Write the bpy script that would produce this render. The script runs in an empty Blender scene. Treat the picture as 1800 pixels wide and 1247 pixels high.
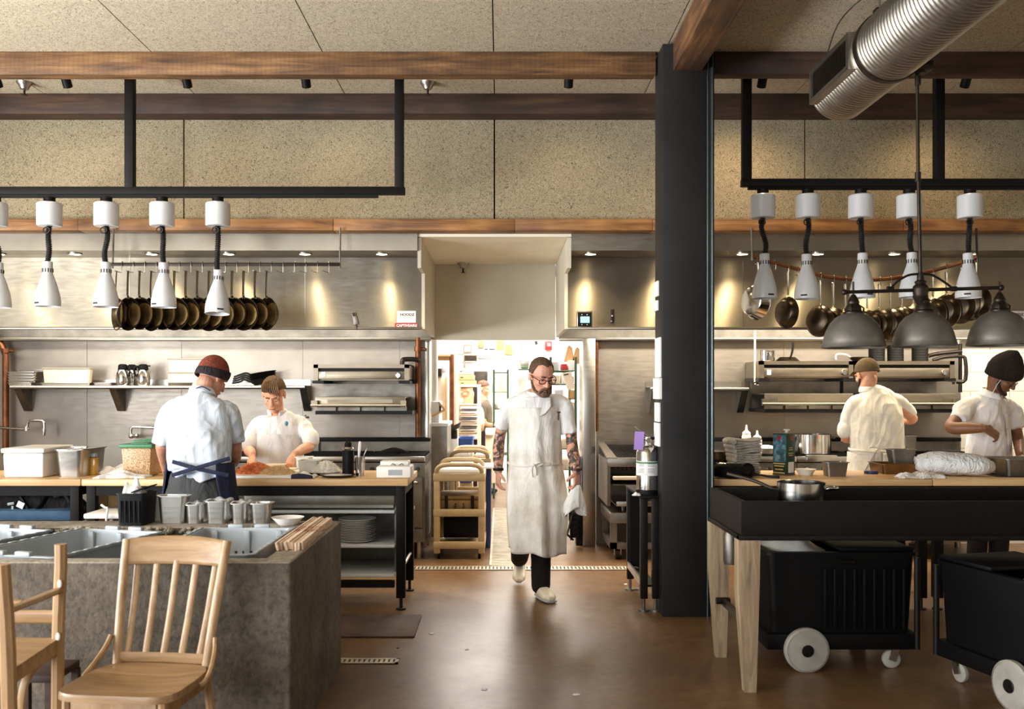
import bpy, bmesh, math, random
from mathutils import Vector, Matrix, noise as mnoise
R = math.radians
random.seed(7)
SC = bpy.context.scene
COL = SC.collection

# ------------------------------------------------------------------ camera
EYE, FPX, CU, CV = 1.56, 1650.0, 880.0, 688.0       # eye height (m), focal length in pixels of an 1800 px wide frame, vanishing point
cam_data = bpy.data.cameras.new('camera')
cam = bpy.data.objects.new('camera', cam_data)
COL.objects.link(cam)
cam.location = (0, 0, EYE)
cam.rotation_euler = (R(90), 0, 0)
cam_data.sensor_width = 36.0
cam_data.lens = 36.0 * FPX / 1800.0
cam_data.shift_x = (900.0 - CU) / 1800.0
cam_data.shift_y = (CV - 623.5) / 1800.0
cam_data.clip_start = 0.05
cam_data.dof.use_dof = True
cam_data.dof.focus_distance = 7.4
cam_data.dof.aperture_fstop = 3.2
SC.camera = cam

# ------------------------------------------------------------------ world (overcast daylight outside the dining room windows)
W = bpy.data.worlds.new('world'); SC.world = W; W.use_nodes = True
bg = W.node_tree.nodes['Background']
bg.inputs[0].default_value = (0.80, 0.90, 1.0, 1)
bg.inputs[1].default_value = 1.0

# ------------------------------------------------------------------ large lights
def area(name, loc, rot, sx, sy, power, col, spread=180):
    d = bpy.data.lights.new(name, 'AREA'); d.shape = 'RECTANGLE'; d.size = sx; d.size_y = sy
    d.energy = power; d.color = col; d.spread = R(spread)
    o = bpy.data.objects.new(name, d); COL.objects.link(o); o.location = loc; o.rotation_euler = rot
    return o
def spot(name, loc, target, power, col, ang=70, blend=0.6, rad=0.03):
    d = bpy.data.lights.new(name, 'SPOT'); d.energy = power; d.color = col; d.spot_size = R(ang); d.spot_blend = blend; d.shadow_soft_size = rad
    o = bpy.data.objects.new(name, d); COL.objects.link(o); o.location = loc
    o.rotation_euler = (Vector(target) - Vector(loc)).to_track_quat('-Z', 'Y').to_euler()
    return o
DAY = (0.86, 0.93, 1.0)
WARM = (1.0, 0.74, 0.42)
KITCHEN = (1.0, 0.93, 0.82)
# daylight through the dining room windows: one wall of glass to the left, one behind the camera
area('daylight_side', (-6.3, 1.95, 1.9), (R(90), 0, R(-90)), 2.3, 2.4, 250, DAY)
area('daylight_side_far', (-6.3, -1.1, 1.9), (R(90), 0, R(-90)), 1.6, 2.4, 120, DAY)
area('daylight_front', (-3.9, -3.3, 2.25), (R(90), 0, R(-8)), 2.4, 2.6, 250, DAY)
# added fill lamp at the same windows, aimed up to brighten the ceiling
area('ceiling_bounce_fill', (-6.25, 2.4, 1.2), (R(90 + 48), 0, R(-90)), 5.5, 1.0, 700, (0.98, 0.98, 0.97), 150)
# strip lamps under the extraction hoods
area('hood_lamp_west', (-3.2, 8.75, 2.5), (0, 0, 0), 4.4, 0.25, 92, KITCHEN)
area('hood_lamp_east', (3.2, 8.7, 2.5), (0, 0, 0), 4.4, 0.25, 160, (1.0, 0.90, 0.76))
# fluorescent ceiling of the back kitchen
area('fluorescent_near', (0.2, 11.2, 2.62), (0, 0, 0), 2.2, 1.6, 200, (1.0, 0.95, 0.89))
area('fluorescent_far', (0.4, 14.0, 2.62), (0, 0, 0), 2.6, 2.2, 190, (1.0, 0.96, 0.91))

SC.view_settings.view_transform = 'Standard'
SC.view_settings.look = 'None'
SC.view_settings.exposure = 0.12
SC.view_settings.gamma = 1.0
SC.view_settings.use_curve_mapping = False

# ------------------------------------------------------------------ helpers
def P(u, v, Y):
    """The point of the place at distance Y in front of the camera that the photograph shows at (u, v)."""
    return Vector(((u - CU) * Y / FPX, Y, EYE - (v - CV) * Y / FPX))
def X(u, Y): return (u - CU) * Y / FPX
def Z(v, Y): return EYE - (v - CV) * Y / FPX

def lin(c):
    return tuple(((x / 255 + 0.055) / 1.055) ** 2.4 if x / 255 > 0.04045 else x / 255 / 12.92 for x in c)

class M:
    """Collects shapes into one bmesh."""
    def __init__(self): self.bm = bmesh.new()
    def box(self, c, s, rot=None, bev=0.0, seg=2, taper=None):
        vs = []
        for dz in (-.5, .5):
            k = taper if (taper and dz < 0) else 1.0
            for dx, dy in ((-.5, -.5), (.5, -.5), (.5, .5), (-.5, .5)):
                v = Vector((dx * s[0] * k, dy * s[1] * k, dz * s[2]))
                if rot is not None: v = rot @ v
                vs.append(self.bm.verts.new(v + Vector(c)))
        fs = [self.bm.faces.new([vs[i] for i in f]) for f in ((3, 2, 1, 0), (4, 5, 6, 7), (0, 1, 5, 4), (1, 2, 6, 5), (2, 3, 7, 6), (3, 0, 4, 7))]
        if bev > 0:
            es = list({e for f in fs for e in f.edges})
            bmesh.ops.bevel(self.bm, geom=es, offset=bev, segments=seg, profile=0.5, affect='EDGES')
        return self
    def bb(self, x0, x1, y0, y1, z0, z1, bev=0.0, **k):
        return self.box(((x0 + x1) / 2, (y0 + y1) / 2, (z0 + z1) / 2), (abs(x1 - x0), abs(y1 - y0), abs(z1 - z0)), bev=bev, **k)
    def sweep(self, pts, rad, n=12, caps=True, side=None, sub=0, rnd=False):
        pts = [Vector(p) for p in pts]
        if not hasattr(rad, '__len__'): rad = [rad] * len(pts)
        rad = [(r, r) if not hasattr(r, '__len__') else tuple(r) for r in rad]
        if sub:
            np_, nr = [], []
            m = len(pts)
            for i in range(m - 1):
                p0, p1, p2, p3 = pts[max(i - 1, 0)], pts[i], pts[i + 1], pts[min(i + 2, m - 1)]
                q0, q1, q2, q3 = rad[max(i - 1, 0)], rad[i], rad[i + 1], rad[min(i + 2, m - 1)]
                for k in range(sub):
                    t = k / sub
                    h = lambda a, b, c, d: 0.5 * ((2 * b) + (-a + c) * t + (2 * a - 5 * b + 4 * c - d) * t * t + (-a + 3 * b - 3 * c + d) * t ** 3)
                    np_.append(Vector([h(p0[j], p1[j], p2[j], p3[j]) for j in range(3)]))
                    nr.append(tuple(max(h(q0[j], q1[j], q2[j], q3[j]), 1e-4) for j in range(2)))
            np_.append(pts[-1]); nr.append(rad[-1]); pts, rad = np_, nr
        tans = []
        for i in range(len(pts)):
            a, b = pts[max(i - 1, 0)], pts[min(i + 1, len(pts) - 1)]
            d = (b - a)
            tans.append(d.normalized() if d.length > 1e-9 else Vector((0, 0, 1)))
        if rnd:   # round ends
            def cap(p, t, r, sgn):
                rm = min(r)
                out = []
                for a in (0.85, 0.5):
                    out.append((p + t * sgn * rm * a, tuple(x * math.sqrt(1 - a * a) for x in r)))
                return out
            c0 = cap(pts[0], tans[0], rad[0], -1); c1 = cap(pts[-1], tans[-1], rad[-1], 1)
            pts = [c[0] for c in c0] + pts + [c[0] for c in reversed(c1)]
            rad = [c[1] for c in c0] + rad + [c[1] for c in reversed(c1)]
            tans = [tans[0]] * 2 + tans + [tans[-1]] * 2
        t0 = tans[0]
        ref = Vector(side) if side is not None else (Vector((0, 0, 1)) if abs(t0.z) < 0.9 else Vector((1, 0, 0)))
        rings = []
        for i, (p, r, t) in enumerate(zip(pts, rad, tans)):
            s = ref - t * ref.dot(t)
            if s.length < 1e-5: s = t.orthogonal()
            s.normalize()
            if side is None: ref = s
            b = t.cross(s)
            rings.append([self.bm.verts.new(p + s * (math.cos(2 * math.pi * k / n) * r[0]) + b * (math.sin(2 * math.pi * k / n) * r[1])) for k in range(n)])
        for a, b in zip(rings, rings[1:]):
            for k in range(n):
                self.bm.faces.new((a[k], a[(k + 1) % n], b[(k + 1) % n], b[k]))
        if caps:
            self.bm.faces.new(list(reversed(rings[0]))); self.bm.faces.new(rings[-1])
        return self
    def cyl(self, p0, p1, r0, r1=None, n=20, caps=True):
        return self.sweep([p0, p1], [r0, r0 if r1 is None else r1], n=n, caps=caps)
    def lathe(self, prof, c=(0, 0, 0), n=28, rot=None, close=False, sx=1.0, sy=1.0):
        c = Vector(c); rings = []
        for r, z in prof:
            if r < 1e-6:
                v = Vector((0, 0, z)); v = rot @ v if rot is not None else v
                rings.append([self.bm.verts.new(v + c)])
            else:
                row = []
                for k in range(n):
                    a = 2 * math.pi * k / n
                    v = Vector((math.cos(a) * r * sx, math.sin(a) * r * sy, z)); v = rot @ v if rot is not None else v
                    row.append(self.bm.verts.new(v + c))
                rings.append(row)
        pr = list(zip(rings, rings[1:])) + ([(rings[-1], rings[0])] if close else [])
        for a, b in pr:
            if len(a) == 1 and len(b) == 1: continue
            for k in range(n):
                q = [a[k % len(a)], a[(k + 1) % n % len(a)], b[(k + 1) % n % len(b)], b[k % len(b)]]
                q2 = []
                for v in q:
                    if v not in q2: q2.append(v)
                if len(q2) > 2: self.bm.faces.new(q2)
        return self
    def prism(self, poly, z0, z1, rot=None, c=(0, 0, 0)):
        """poly in the local XY plane, extruded along local Z."""
        c = Vector(c); T = (lambda v: (rot @ v if rot is not None else v) + c)
        a = [self.bm.verts.new(T(Vector((x, y, z0)))) for x, y in poly]
        b = [self.bm.verts.new(T(Vector((x, y, z1)))) for x, y in poly]
        n = len(poly)
        self.bm.faces.new(list(reversed(a))); self.bm.faces.new(b)
        for k in range(n): self.bm.faces.new((a[k], a[(k + 1) % n], b[(k + 1) % n], b[k]))
        return self
    def ell(self, c, r, rot=None, n=20, m=12):
        c = Vector(c)
        prof = [(math.sin(math.pi * i / m), -math.cos(math.pi * i / m)) for i in range(m + 1)]
        rings = []
        for pr, pz in prof:
            if pr < 1e-6: row = [Vector((0, 0, pz * r[2]))]
            else: row = [Vector((math.cos(2 * math.pi * k / n) * pr * r[0], math.sin(2 * math.pi * k / n) * pr * r[1], pz * r[2])) for k in range(n)]
            rings.append([self.bm.verts.new((rot @ v if rot is not None else v) + c) for v in row])
        for a, b in zip(rings, rings[1:]):
            for k in range(n):
                if len(a) == 1: self.bm.faces.new((a[0], b[(k + 1) % n], b[k]))
                elif len(b) == 1: self.bm.faces.new((a[k], a[(k + 1) % n], b[0]))
                else: self.bm.faces.new((a[k], a[(k + 1) % n], b[(k + 1) % n], b[k]))
        return self
    def grid(self, f, nu, nv, closed_u=False):
        vs = [[self.bm.verts.new(f(i / (nu if closed_u else nu - 1), j / (nv - 1))) for j in range(nv)] for i in range(nu)]
        for i in range(nu if closed_u else nu - 1):
            for j in range(nv - 1):
                a, b = vs[i], vs[(i + 1) % nu]
                self.bm.faces.new((a[j], b[j], b[j + 1], a[j + 1]))
        return self
    def quad(self, a, b, c, d):
        self.bm.faces.new([self.bm.verts.new(Vector(p)) for p in (a, b, c, d)]); return self
    def pan(self, x0, x1, y0, y1, z0, z1, t=0.004, taper=0.88, rim=0.012, r=0.03, n=4):
        """An open rectangular container with wall thickness, rounded corners and a flat rim."""
        cx, cy = (x0 + x1) / 2, (y0 + y1) / 2
        def ring(hx, hy, z, rr):
            out = []
            rr = min(rr, hx * .95, hy * .95)
            for qx, qy, a0 in ((1, 1, 0), (-1, 1, 90), (-1, -1, 180), (1, -1, 270)):
                for k in range(n + 1):
                    a = R(a0 + 90 * k / n)
                    out.append(self.bm.verts.new((cx + qx * (hx - rr) + math.cos(a) * rr, cy + qy * (hy - rr) + math.sin(a) * rr, z)))
            return out
        hx, hy = (x1 - x0) / 2 - rim, (y1 - y0) / 2 - rim
        rs = [ring(hx * taper, hy * taper, z0, r), ring(hx, hy, z1 - t, r), ring(hx + rim, hy + rim, z1 - t, r + rim), ring(hx + rim, hy + rim, z1, r + rim),
              ring(hx - t, hy - t, z1, r), ring(hx * taper - t, hy * taper - t, z0 + t, r)]
        m = len(rs[0])
        for a, b in zip(rs, rs[1:]):
            for k in range(m): self.bm.faces.new((a[k], a[(k + 1) % m], b[(k + 1) % m], b[k]))
        self.bm.faces.new(list(reversed(rs[0]))); self.bm.faces.new(rs[-1])
        return self

def origin_of(o):
    v = Vector((0, 0, 0))
    while o is not None: v += o.location; o = o.parent
    return v
def obj(name, m, mat, parent=None, smooth=35, at=None, world=True, bake=None):
    """Links the collected shapes as ONE mesh object. world: the shapes were given in world coordinates."""
    me = bpy.data.meshes.new(name)
    bmesh.ops.recalc_face_normals(m.bm, faces=m.bm.faces)
    off = Vector(at) if at is not None else Vector((0, 0, 0))
    if world:
        base = origin_of(parent) if parent is not None else Vector((0, 0, 0))
        bmesh.ops.translate(m.bm, vec=-(base + off), verts=m.bm.verts)
    m.bm.to_mesh(me); m.bm.free()
    o = bpy.data.objects.new(name, me); COL.objects.link(o)
    o.location = off
    if parent is not None: o.parent = parent
    for mm in (mat if isinstance(mat, (list, tuple)) else [mat]):
        me.materials.append(mm)
    if smooth:
        me.polygons.foreach_set('use_smooth', [True] * len(me.polygons))
        try: me.set_sharp_from_angle(angle=R(smooth))
        except Exception: pass
    if bake: bake_mods(o, bake)
    return o
def bake_mods(o, mods):
    """Applies a list of (type, settings) modifiers to the object's mesh."""
    post = [x for x in mods if x[0] == 'FOLD']; mods = [x for x in mods if x[0] != 'FOLD']
    for t, kw in mods:
        md = o.modifiers.new(t.lower(), t)
        for k, v in kw.items(): setattr(md, k, v)
    dg = bpy.context.evaluated_depsgraph_get()
    ev = o.evaluated_get(dg)
    me = bpy.data.meshes.new_from_object(ev)
    mats = list(o.data.materials)
    old = o.data; o.modifiers.clear(); o.data = me
    nm = old.name; bpy.data.meshes.remove(old); me.name = nm
    if not me.materials:
        for mm in mats: me.materials.append(mm)
    for x in post: fold(o, x[1])
    me.polygons.foreach_set('use_smooth', [True] * len(me.polygons))
def tag(o, label=None, cat=None, group=None, kind=None):
    if label: o['label'] = label
    if cat: o['category'] = cat
    if group: o['group'] = group
    if kind: o['kind'] = kind
    return o
def thing(name, label, cat, loc=(0, 0, 0), group=None, rz=0.0):
    o = bpy.data.objects.new(name, None); COL.objects.link(o)
    o.location = loc; o.rotation_euler = (0, 0, rz); o.empty_display_size = 0.1
    return tag(o, label, cat, group)
def struct(name, m, mat, smooth=35):
    return tag(obj(name, m, mat, smooth=smooth), kind='structure')
def dup(root, loc, label, rz=None, group=None):
    """A copy of a thing with copies of its parts and their sub-parts."""
    r = root.copy(); COL.objects.link(r); r.location = loc; r['label'] = label
    if rz is not None: r.rotation_euler = (0, 0, rz)
    if group: r['group'] = group
    for ch in list(root.children):
        c = ch.copy(); COL.objects.link(c); c.parent = r
        for g in list(ch.children):
            d = g.copy(); COL.objects.link(d); d.parent = c
    return r
RX = lambda a: Matrix.Rotation(R(a), 3, 'X')
RY = lambda a: Matrix.Rotation(R(a), 3, 'Y')
RZ = lambda a: Matrix.Rotation(R(a), 3, 'Z')

# ------------------------------------------------------------------ materials
class NT:
    def __init__(self, name):
        self.m = bpy.data.materials.new(name); self.m.use_nodes = True
        self.t = self.m.node_tree; self.b = self.t.nodes['Principled BSDF']
    def n(self, ty, **kw):
        x = self.t.nodes.new(ty)
        for k, v in kw.items():
            if k in x.inputs: x.inputs[k].default_value = v
            else: setattr(x, k, v)
        return x
    def l(self, a, b): self.t.links.new(a, b)
    def coord(self, scale=(1, 1, 1), kind='Object'):
        tc = self.n('ShaderNodeTexCoord'); mp = self.n('ShaderNodeMapping'); mp.inputs['Scale'].default_value = scale
        self.l(tc.outputs[kind], mp.inputs['Vector']); return mp.outputs['Vector']
    def noise(self, vec, scale, detail=4, rough=0.55, dist=0.0):
        x = self.n('ShaderNodeTexNoise'); x.inputs['Scale'].default_value = scale; x.inputs['Detail'].default_value = detail
        x.inputs['Roughness'].default_value = rough; x.inputs['Distortion'].default_value = dist
        self.l(vec, x.inputs['Vector']); return x.outputs['Fac']
    def ramp(self, fac, stops):
        x = self.n('ShaderNodeValToRGB'); e = x.color_ramp.elements
        while len(e) < len(stops): e.new(0.5)
        for el, (p, c) in zip(e, stops):
            el.position = p; el.color = (*lin(c), 1) if max(c) > 1.0 or len(c) == 3 and isinstance(c[0], int) else (*c, 1)
        self.l(fac, x.inputs['Fac']); return x.outputs['Color']
    def bump(self, fac, strength, dist=0.01):
        x = self.n('ShaderNodeBump'); x.inputs['Strength'].default_value = strength; x.inputs['Distance'].default_value = dist
        self.l(fac, x.inputs['Height']); self.l(x.outputs['Normal'], self.b.inputs['Normal'])
    def set(self, **kw):
        for k, v in kw.items(): self.b.inputs[k.replace('_', ' ')].default_value = v
        return self

def plain(name, c, rough=0.5, metal=0.0, var=0.12, scale=6.0, bump=0.0, bscale=40.0, spec=None, bdist=0.004, **kw):
    """One colour with a slight mottling."""
    t = NT(name); v = t.coord()
    d = tuple(int(max(0, x * (1 - var))) for x in c); e = tuple(int(min(255, x * (1 + var * .6))) for x in c)
    t.l(t.ramp(t.noise(v, scale), [(0.3, d), (0.7, e)]), t.b.inputs['Base Color'])
    t.set(Roughness=rough, Metallic=metal)
    if spec is not None: t.b.inputs['Specular IOR Level'].default_value = spec
    if bump: t.bump(t.noise(v, bscale, 5), bump, bdist)
    for k, x in kw.items(): t.b.inputs[k].default_value = x
    return t.m
def steel(name, c=(190, 186, 178), rough=0.28, aniso=0.0, wav=0.0, smear=0.10, smudge_scale=3.0, arot=0.0, metal=1.0):
    """Brushed stainless steel, smudged."""
    t = NT(name); v = t.coord()
    t.l(t.ramp(t.noise(v, smudge_scale, 5), [(0.3, tuple(int(x * (1 - smear)) for x in c)), (0.7, c)]), t.b.inputs['Base Color'])
    t.set(Metallic=metal)
    rr = t.n('ShaderNodeMapRange'); rr.inputs['To Min'].default_value = rough * .75; rr.inputs['To Max'].default_value = rough * 1.3
    t.l(t.noise(t.coord((1, 1, 6)), 8, 4), rr.inputs['Value']); t.l(rr.outputs['Result'], t.b.inputs['Roughness'])
    if aniso:
        t.b.inputs['Anisotropic'].default_value = aniso; t.b.inputs['Anisotropic Rotation'].default_value = arot
        tg = t.n('ShaderNodeTangent'); tg.direction_type = 'RADIAL'; tg.axis = 'Z'
        t.l(tg.outputs['Tangent'], t.b.inputs['Tangent'])
    if wav: t.bump(t.noise(t.coord((1, 1, .25)), 2.2, 2), wav, 0.05)
    return t.m
def wood(name, dark, mid, light, axis='x', scale=1.0, rough=0.5, saw=False, bump=0.25, knots=True):
    t = NT(name)
    k = {'x': (0.6, 7, 7), 'y': (7, 0.6, 7), 'z': (7, 7, 0.6)}[axis]
    v = t.coord(tuple(q * scale for q in k))
    f = t.noise(v, 3.2, 8, 0.62, 0.6)
    col = t.ramp(f, [(0.28, dark), (0.5, mid), (0.74, light)])
    if knots:
        f2 = t.noise(t.coord(), 1.7, 3)
        mx = t.n('ShaderNodeMix', data_type='RGBA', blend_type='MULTIPLY'); mx.inputs[0].default_value = 0.75
        t.l(col, mx.inputs[6]); t.l(t.ramp(f2, [(0.32, (120, 105, 95)), (0.6, (255, 255, 255))]), mx.inputs[7]); col = mx.outputs[2]
    if saw:
        w = t.n('ShaderNodeTexWave', wave_type='BANDS', bands_direction='X'); w.inputs['Scale'].default_value = 9; w.inputs['Distortion'].default_value = 5; w.inputs['Detail'].default_value = 3
        t.l(t.coord((1, 1, .5)), w.inputs['Vector'])
        mx = t.n('ShaderNodeMix', data_type='RGBA', blend_type='MULTIPLY'); mx.inputs[0].default_value = 0.13
        t.l(col, mx.inputs[6]); t.l(t.ramp(w.outputs['Fac'], [(0.1, (120, 105, 90)), (0.5, (255, 255, 255))]), mx.inputs[7]); col = mx.outputs[2]
    t.l(col, t.b.inputs['Base Color']); t.set(Roughness=rough)
    t.bump(f, bump, 0.003)
    return t.m
def cloth(name, c, var=0.05, wr=0.35, wscale=9.0, rough=0.85, stain=None):
    t = NT(name); v = t.coord()
    d = tuple(int(x * (1 - var)) for x in c)
    col = t.ramp(t.noise(v, 5, 5), [(0.35, d), (0.65, c)])
    if stain:
        mx = t.n('ShaderNodeMix', data_type='RGBA', blend_type='MULTIPLY'); mx.inputs[0].default_value = 1.0
        t.l(col, mx.inputs[6]); t.l(t.ramp(t.noise(v, stain[1], 4), [(0.42, stain[0]), (0.58, (255, 255, 255))]), mx.inputs[7]); col = mx.outputs[2]
    t.l(col, t.b.inputs['Base Color']); t.set(Roughness=rough); t.b.inputs['Specular IOR Level'].default_value = 0.2
    a = t.noise(t.coord((1, 1, .45)), wscale, 3, 0.5, 1.2); t.bump(a, wr, 0.03)
    return t.m
def emit(name, c, s):
    t = NT(name); t.set(Emission_Strength=s); t.b.inputs['Emission Color'].default_value = (*lin(c), 1); t.b.inputs['Base Color'].default_value = (*lin(c), 1)
    v = t.coord(); t.l(t.ramp(t.noise(v, 4), [(0, c), (1, c)]), t.b.inputs['Base Color'])
    return t.m

def tectum(name, c):
    """Wood wool acoustic board."""
    t = NT(name); v = t.coord()
    f = t.noise(v, 60, 5, 0.7, 2.5)
    dark = tuple(int(x * .34) for x in c); mid = tuple(int(x * .86) for x in c)
    t.l(t.ramp(f, [(0.37, dark), (0.47, mid), (0.62, c)]), t.b.inputs['Base Color'])
    t.set(Roughness=0.95); t.b.inputs['Specular IOR Level'].default_value = 0.1
    t.bump(f, 0.6, 0.006); return t.m
def concrete(name, a, b, rough=0.85, pits=True):
    t = NT(name); v = t.coord()
    f = t.noise(v, 3.0, 8, 0.6); g = t.noise(v, 30, 6, 0.7)
    mx = t.n('ShaderNodeMix', data_type='RGBA', blend_type='MULTIPLY'); mx.inputs[0].default_value = 0.7
    t.l(t.ramp(f, [(0.3, a), (0.7, b)]), mx.inputs[6]); t.l(t.ramp(g, [(0.3, (110, 108, 104)), (0.55, (255, 255, 255))]), mx.inputs[7])
    t.l(mx.outputs[2], t.b.inputs['Base Color']); t.set(Roughness=rough); t.bump(g, 0.7, 0.012); return t.m
def floor_mat():
    t = NT('sealed_floor'); v = t.coord()
    f = t.noise(v, 0.9, 7, 0.6); g = t.noise(v, 14, 5, 0.65)
    mx = t.n('ShaderNodeMix', data_type='RGBA', blend_type='MULTIPLY'); mx.inputs[0].default_value = 0.55
    t.l(t.ramp(f, [(0.3, (97, 71, 46)), (0.7, (134, 102, 69))]), mx.inputs[6]); t.l(t.ramp(g, [(0.3, (150, 140, 130)), (0.6, (255, 255, 255))]), mx.inputs[7])
    t.l(mx.outputs[2], t.b.inputs['Base Color'])
    rr = t.n('ShaderNodeMapRange'); rr.inputs['To Min'].default_value = .22; rr.inputs['To Max'].default_value = .44
    t.l(t.noise(v, 2.2, 6), rr.inputs['Value']); t.l(rr.outputs['Result'], t.b.inputs['Roughness'])
    t.b.inputs['Specular IOR Level'].default_value = 0.5
    t.bump(t.noise(v, 5, 4), 0.08, 0.02)
    return t.m

MAT = dict(
    floor=floor_mat(),
    board=tectum('wood_wool_board', (206, 192, 168)),
    board_shaded=tectum('shaded_wood_wool_board', (172, 157, 130)),  # same board as the ceiling, the wall's weaker light put into a darker colour
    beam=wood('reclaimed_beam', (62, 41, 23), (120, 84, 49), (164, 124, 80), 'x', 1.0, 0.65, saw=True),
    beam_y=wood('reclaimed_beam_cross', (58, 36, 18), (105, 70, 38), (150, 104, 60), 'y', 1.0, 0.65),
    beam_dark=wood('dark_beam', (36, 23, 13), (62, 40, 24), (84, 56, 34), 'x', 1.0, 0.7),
    trim_wood=wood('lit_trim_wood', (84, 52, 26), (150, 102, 56), (190, 142, 88), 'x', 0.8, 0.6),
    column=plain('blackened_column', (28, 27, 26), 0.62, 0.2, 0.30, 2.5, 0.15, 20),
    black=plain('black_steel', (16, 13, 11), 0.6, 0.0, 0.15, 5, spec=.18),
    black_plastic=plain('black_plastic', (9, 8, 8), 0.55, 0, 0.12, 6, spec=.2),
    hood=steel('hood_steel', (168, 159, 142), 0.50, 0.97, 0.18, 0.16, 2.0, .25, .85),
    hood_flat=steel('hood_trim_steel', (158, 150, 136), 0.33, 0.5, 0.1),
    splash=steel('splashback_steel', (160, 151, 139), 0.42, 0.4, 0.10, 0.12, 2.0, .25),
    steel=steel('stainless', (188, 183, 174), 0.30),
    steel_warm=steel('broiler_steel', (150, 139, 121), 0.42),
    steel_shiny=steel('polished_steel', (205, 202, 196), 0.14, 0, 0.05),
    steel_dull=steel('dull_steel', (150, 144, 134), 0.45, 0, 0, 0.25, 5),
    dark_steel=plain('oven_black_steel', (26, 22, 19), 0.45, 0.2, 0.25, 6, spec=.25),
    copper=plain('copper_pipe', (120, 76, 51), 0.42, 0.8, 0.25, 9),
    bronze=plain('oil_rubbed_steel', (52, 44, 38), 0.40, 0.7, 0.25, 5),
    bulkhead=plain('painted_bulkhead', (206, 196, 176), 0.55, 0, 0.04, 2, 0.05, 90),
    passage_ceiling=plain('passage_plaster', (238, 228, 206), 0.85, 0, 0.03, 3, 0.1, 90),
    white_wall=plain('white_kitchen_wall', (240, 236, 228), 0.6, 0, 0.02, 3),
    white_tile=None,
    white=plain('white_enamel', (204, 204, 204), 0.28, 0, 0.03, 4),
    white_plastic=plain('white_plastic', (236, 232, 224), 0.42, 0, 0.03, 4),
    cream_plastic=plain('cream_plastic', (226, 208, 182), 0.5, 0, 0.06, 4),
    ceramic=plain('ceramic', (232, 230, 224), 0.18, 0, 0.03, 4),
    counter=wood('butcher_block', (188, 143, 94), (214, 173, 122), (232, 197, 147), 'x', 1.0, 0.42, bump=0.08, knots=False),
    oak=wood('oak_chair', (136, 104, 70), (164, 131, 94), (186, 154, 116), 'z', 1.2, 0.38, bump=0.1, knots=False),
    oak_seat=wood('oak_seat', (130, 98, 66), (158, 126, 88), (180, 148, 110), 'x', 1.2, 0.36, bump=0.1, knots=False),
    table_leg=wood('weathered_table_leg', (110, 92, 70), (152, 130, 102), (184, 162, 130), 'z', 1.4, 0.7, bump=0.3, knots=False),
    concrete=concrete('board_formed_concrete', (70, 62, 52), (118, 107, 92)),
    concrete_lit_top=concrete('concrete_lit_top', (124, 114, 100), (178, 168, 152)),  # same concrete as the walls, daylight on the top put into a lighter colour
    tub=plain('grey_bus_tub', (158, 164, 168), 0.5, 0, 0.06, 4),
    iron_pan=plain('seasoned_pan', (66, 54, 38), 0.30, 0.8, 0.35, 7),
    pan_inside=plain('gold_reflection_pan_inside', (150, 120, 72), 0.34, 0.7, 0.35, 8),  # golden reflection inside the pans put into the colour
    pan_steel=plain('pan_handle_steel', (150, 140, 124), 0.28, 0.95, 0.2, 8),
    tan_plastic=plain('tan_plastic', (188, 164, 124), 0.55, 0, 0.07, 5),
    blue_plastic=plain('blue_plastic', (38, 78, 150), 0.4, 0, 0.08, 5),
    navy_plastic=plain('navy_plastic', (36, 48, 96), 0.4, 0, 0.08, 5),
    grate=plain('drain_grate', (196, 186, 166), 0.5, 0.4, 0.15, 9),
    rubber=plain('rubber_mat', (92, 74, 62), 0.8, 0, 0.25, 4, 0.2, 30),
    ice=plain('crushed_ice', (232, 226, 214), 0.5, 0, 0.05, 20, 0.7, 35),
    towel=cloth('terry_cloth', (226, 220, 210), 0.08, 0.8, 30),
    towel_white=cloth('white_cloth', (236, 233, 228), 0.06, 0.6, 14),
    pewter=plain('pewter_shade', (122, 117, 110), 0.42, 0.55, 0.15, 7),
    red=plain('red_enamel', (176, 36, 30), 0.4, 0, 0.08, 5),
    green_lid=plain('green_lid', (70, 132, 92), 0.45, 0, 0.08, 5),
    green_post=plain('green_epoxy_wire', (46, 78, 52), 0.45, 0.3, 0.1, 5),
    cardboard=plain('cardboard', (196, 154, 104), 0.85, 0, 0.1, 5),
    duct=steel('galvanised_duct', (196, 190, 178), 0.36, 0, 0, 0.15, 3),
    cable=plain('coiled_cable', (22, 20, 19), 0.6, 0, 0.1, 5),
    bulb=emit('downlight_lens', (255, 236, 190), 26.0),
    screen=emit('lit_screen', (120, 180, 235), 1.2),
    paper=plain('paper', (238, 236, 232), 0.8, 0, 0.03, 5),
    ink=plain('printed_ink', (40, 36, 34), 0.7, 0, 0.05, 5),
    tag_violet=plain('violet_tag', (176, 142, 214), 0.8, 0, 0.06, 5),
    eye_white=plain('eye_white', (226, 220, 212), 0.2, 0, 0.02, 5),
    iris=plain('iris', (58, 42, 32), 0.15, 0, 0.1, 40),
)
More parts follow.
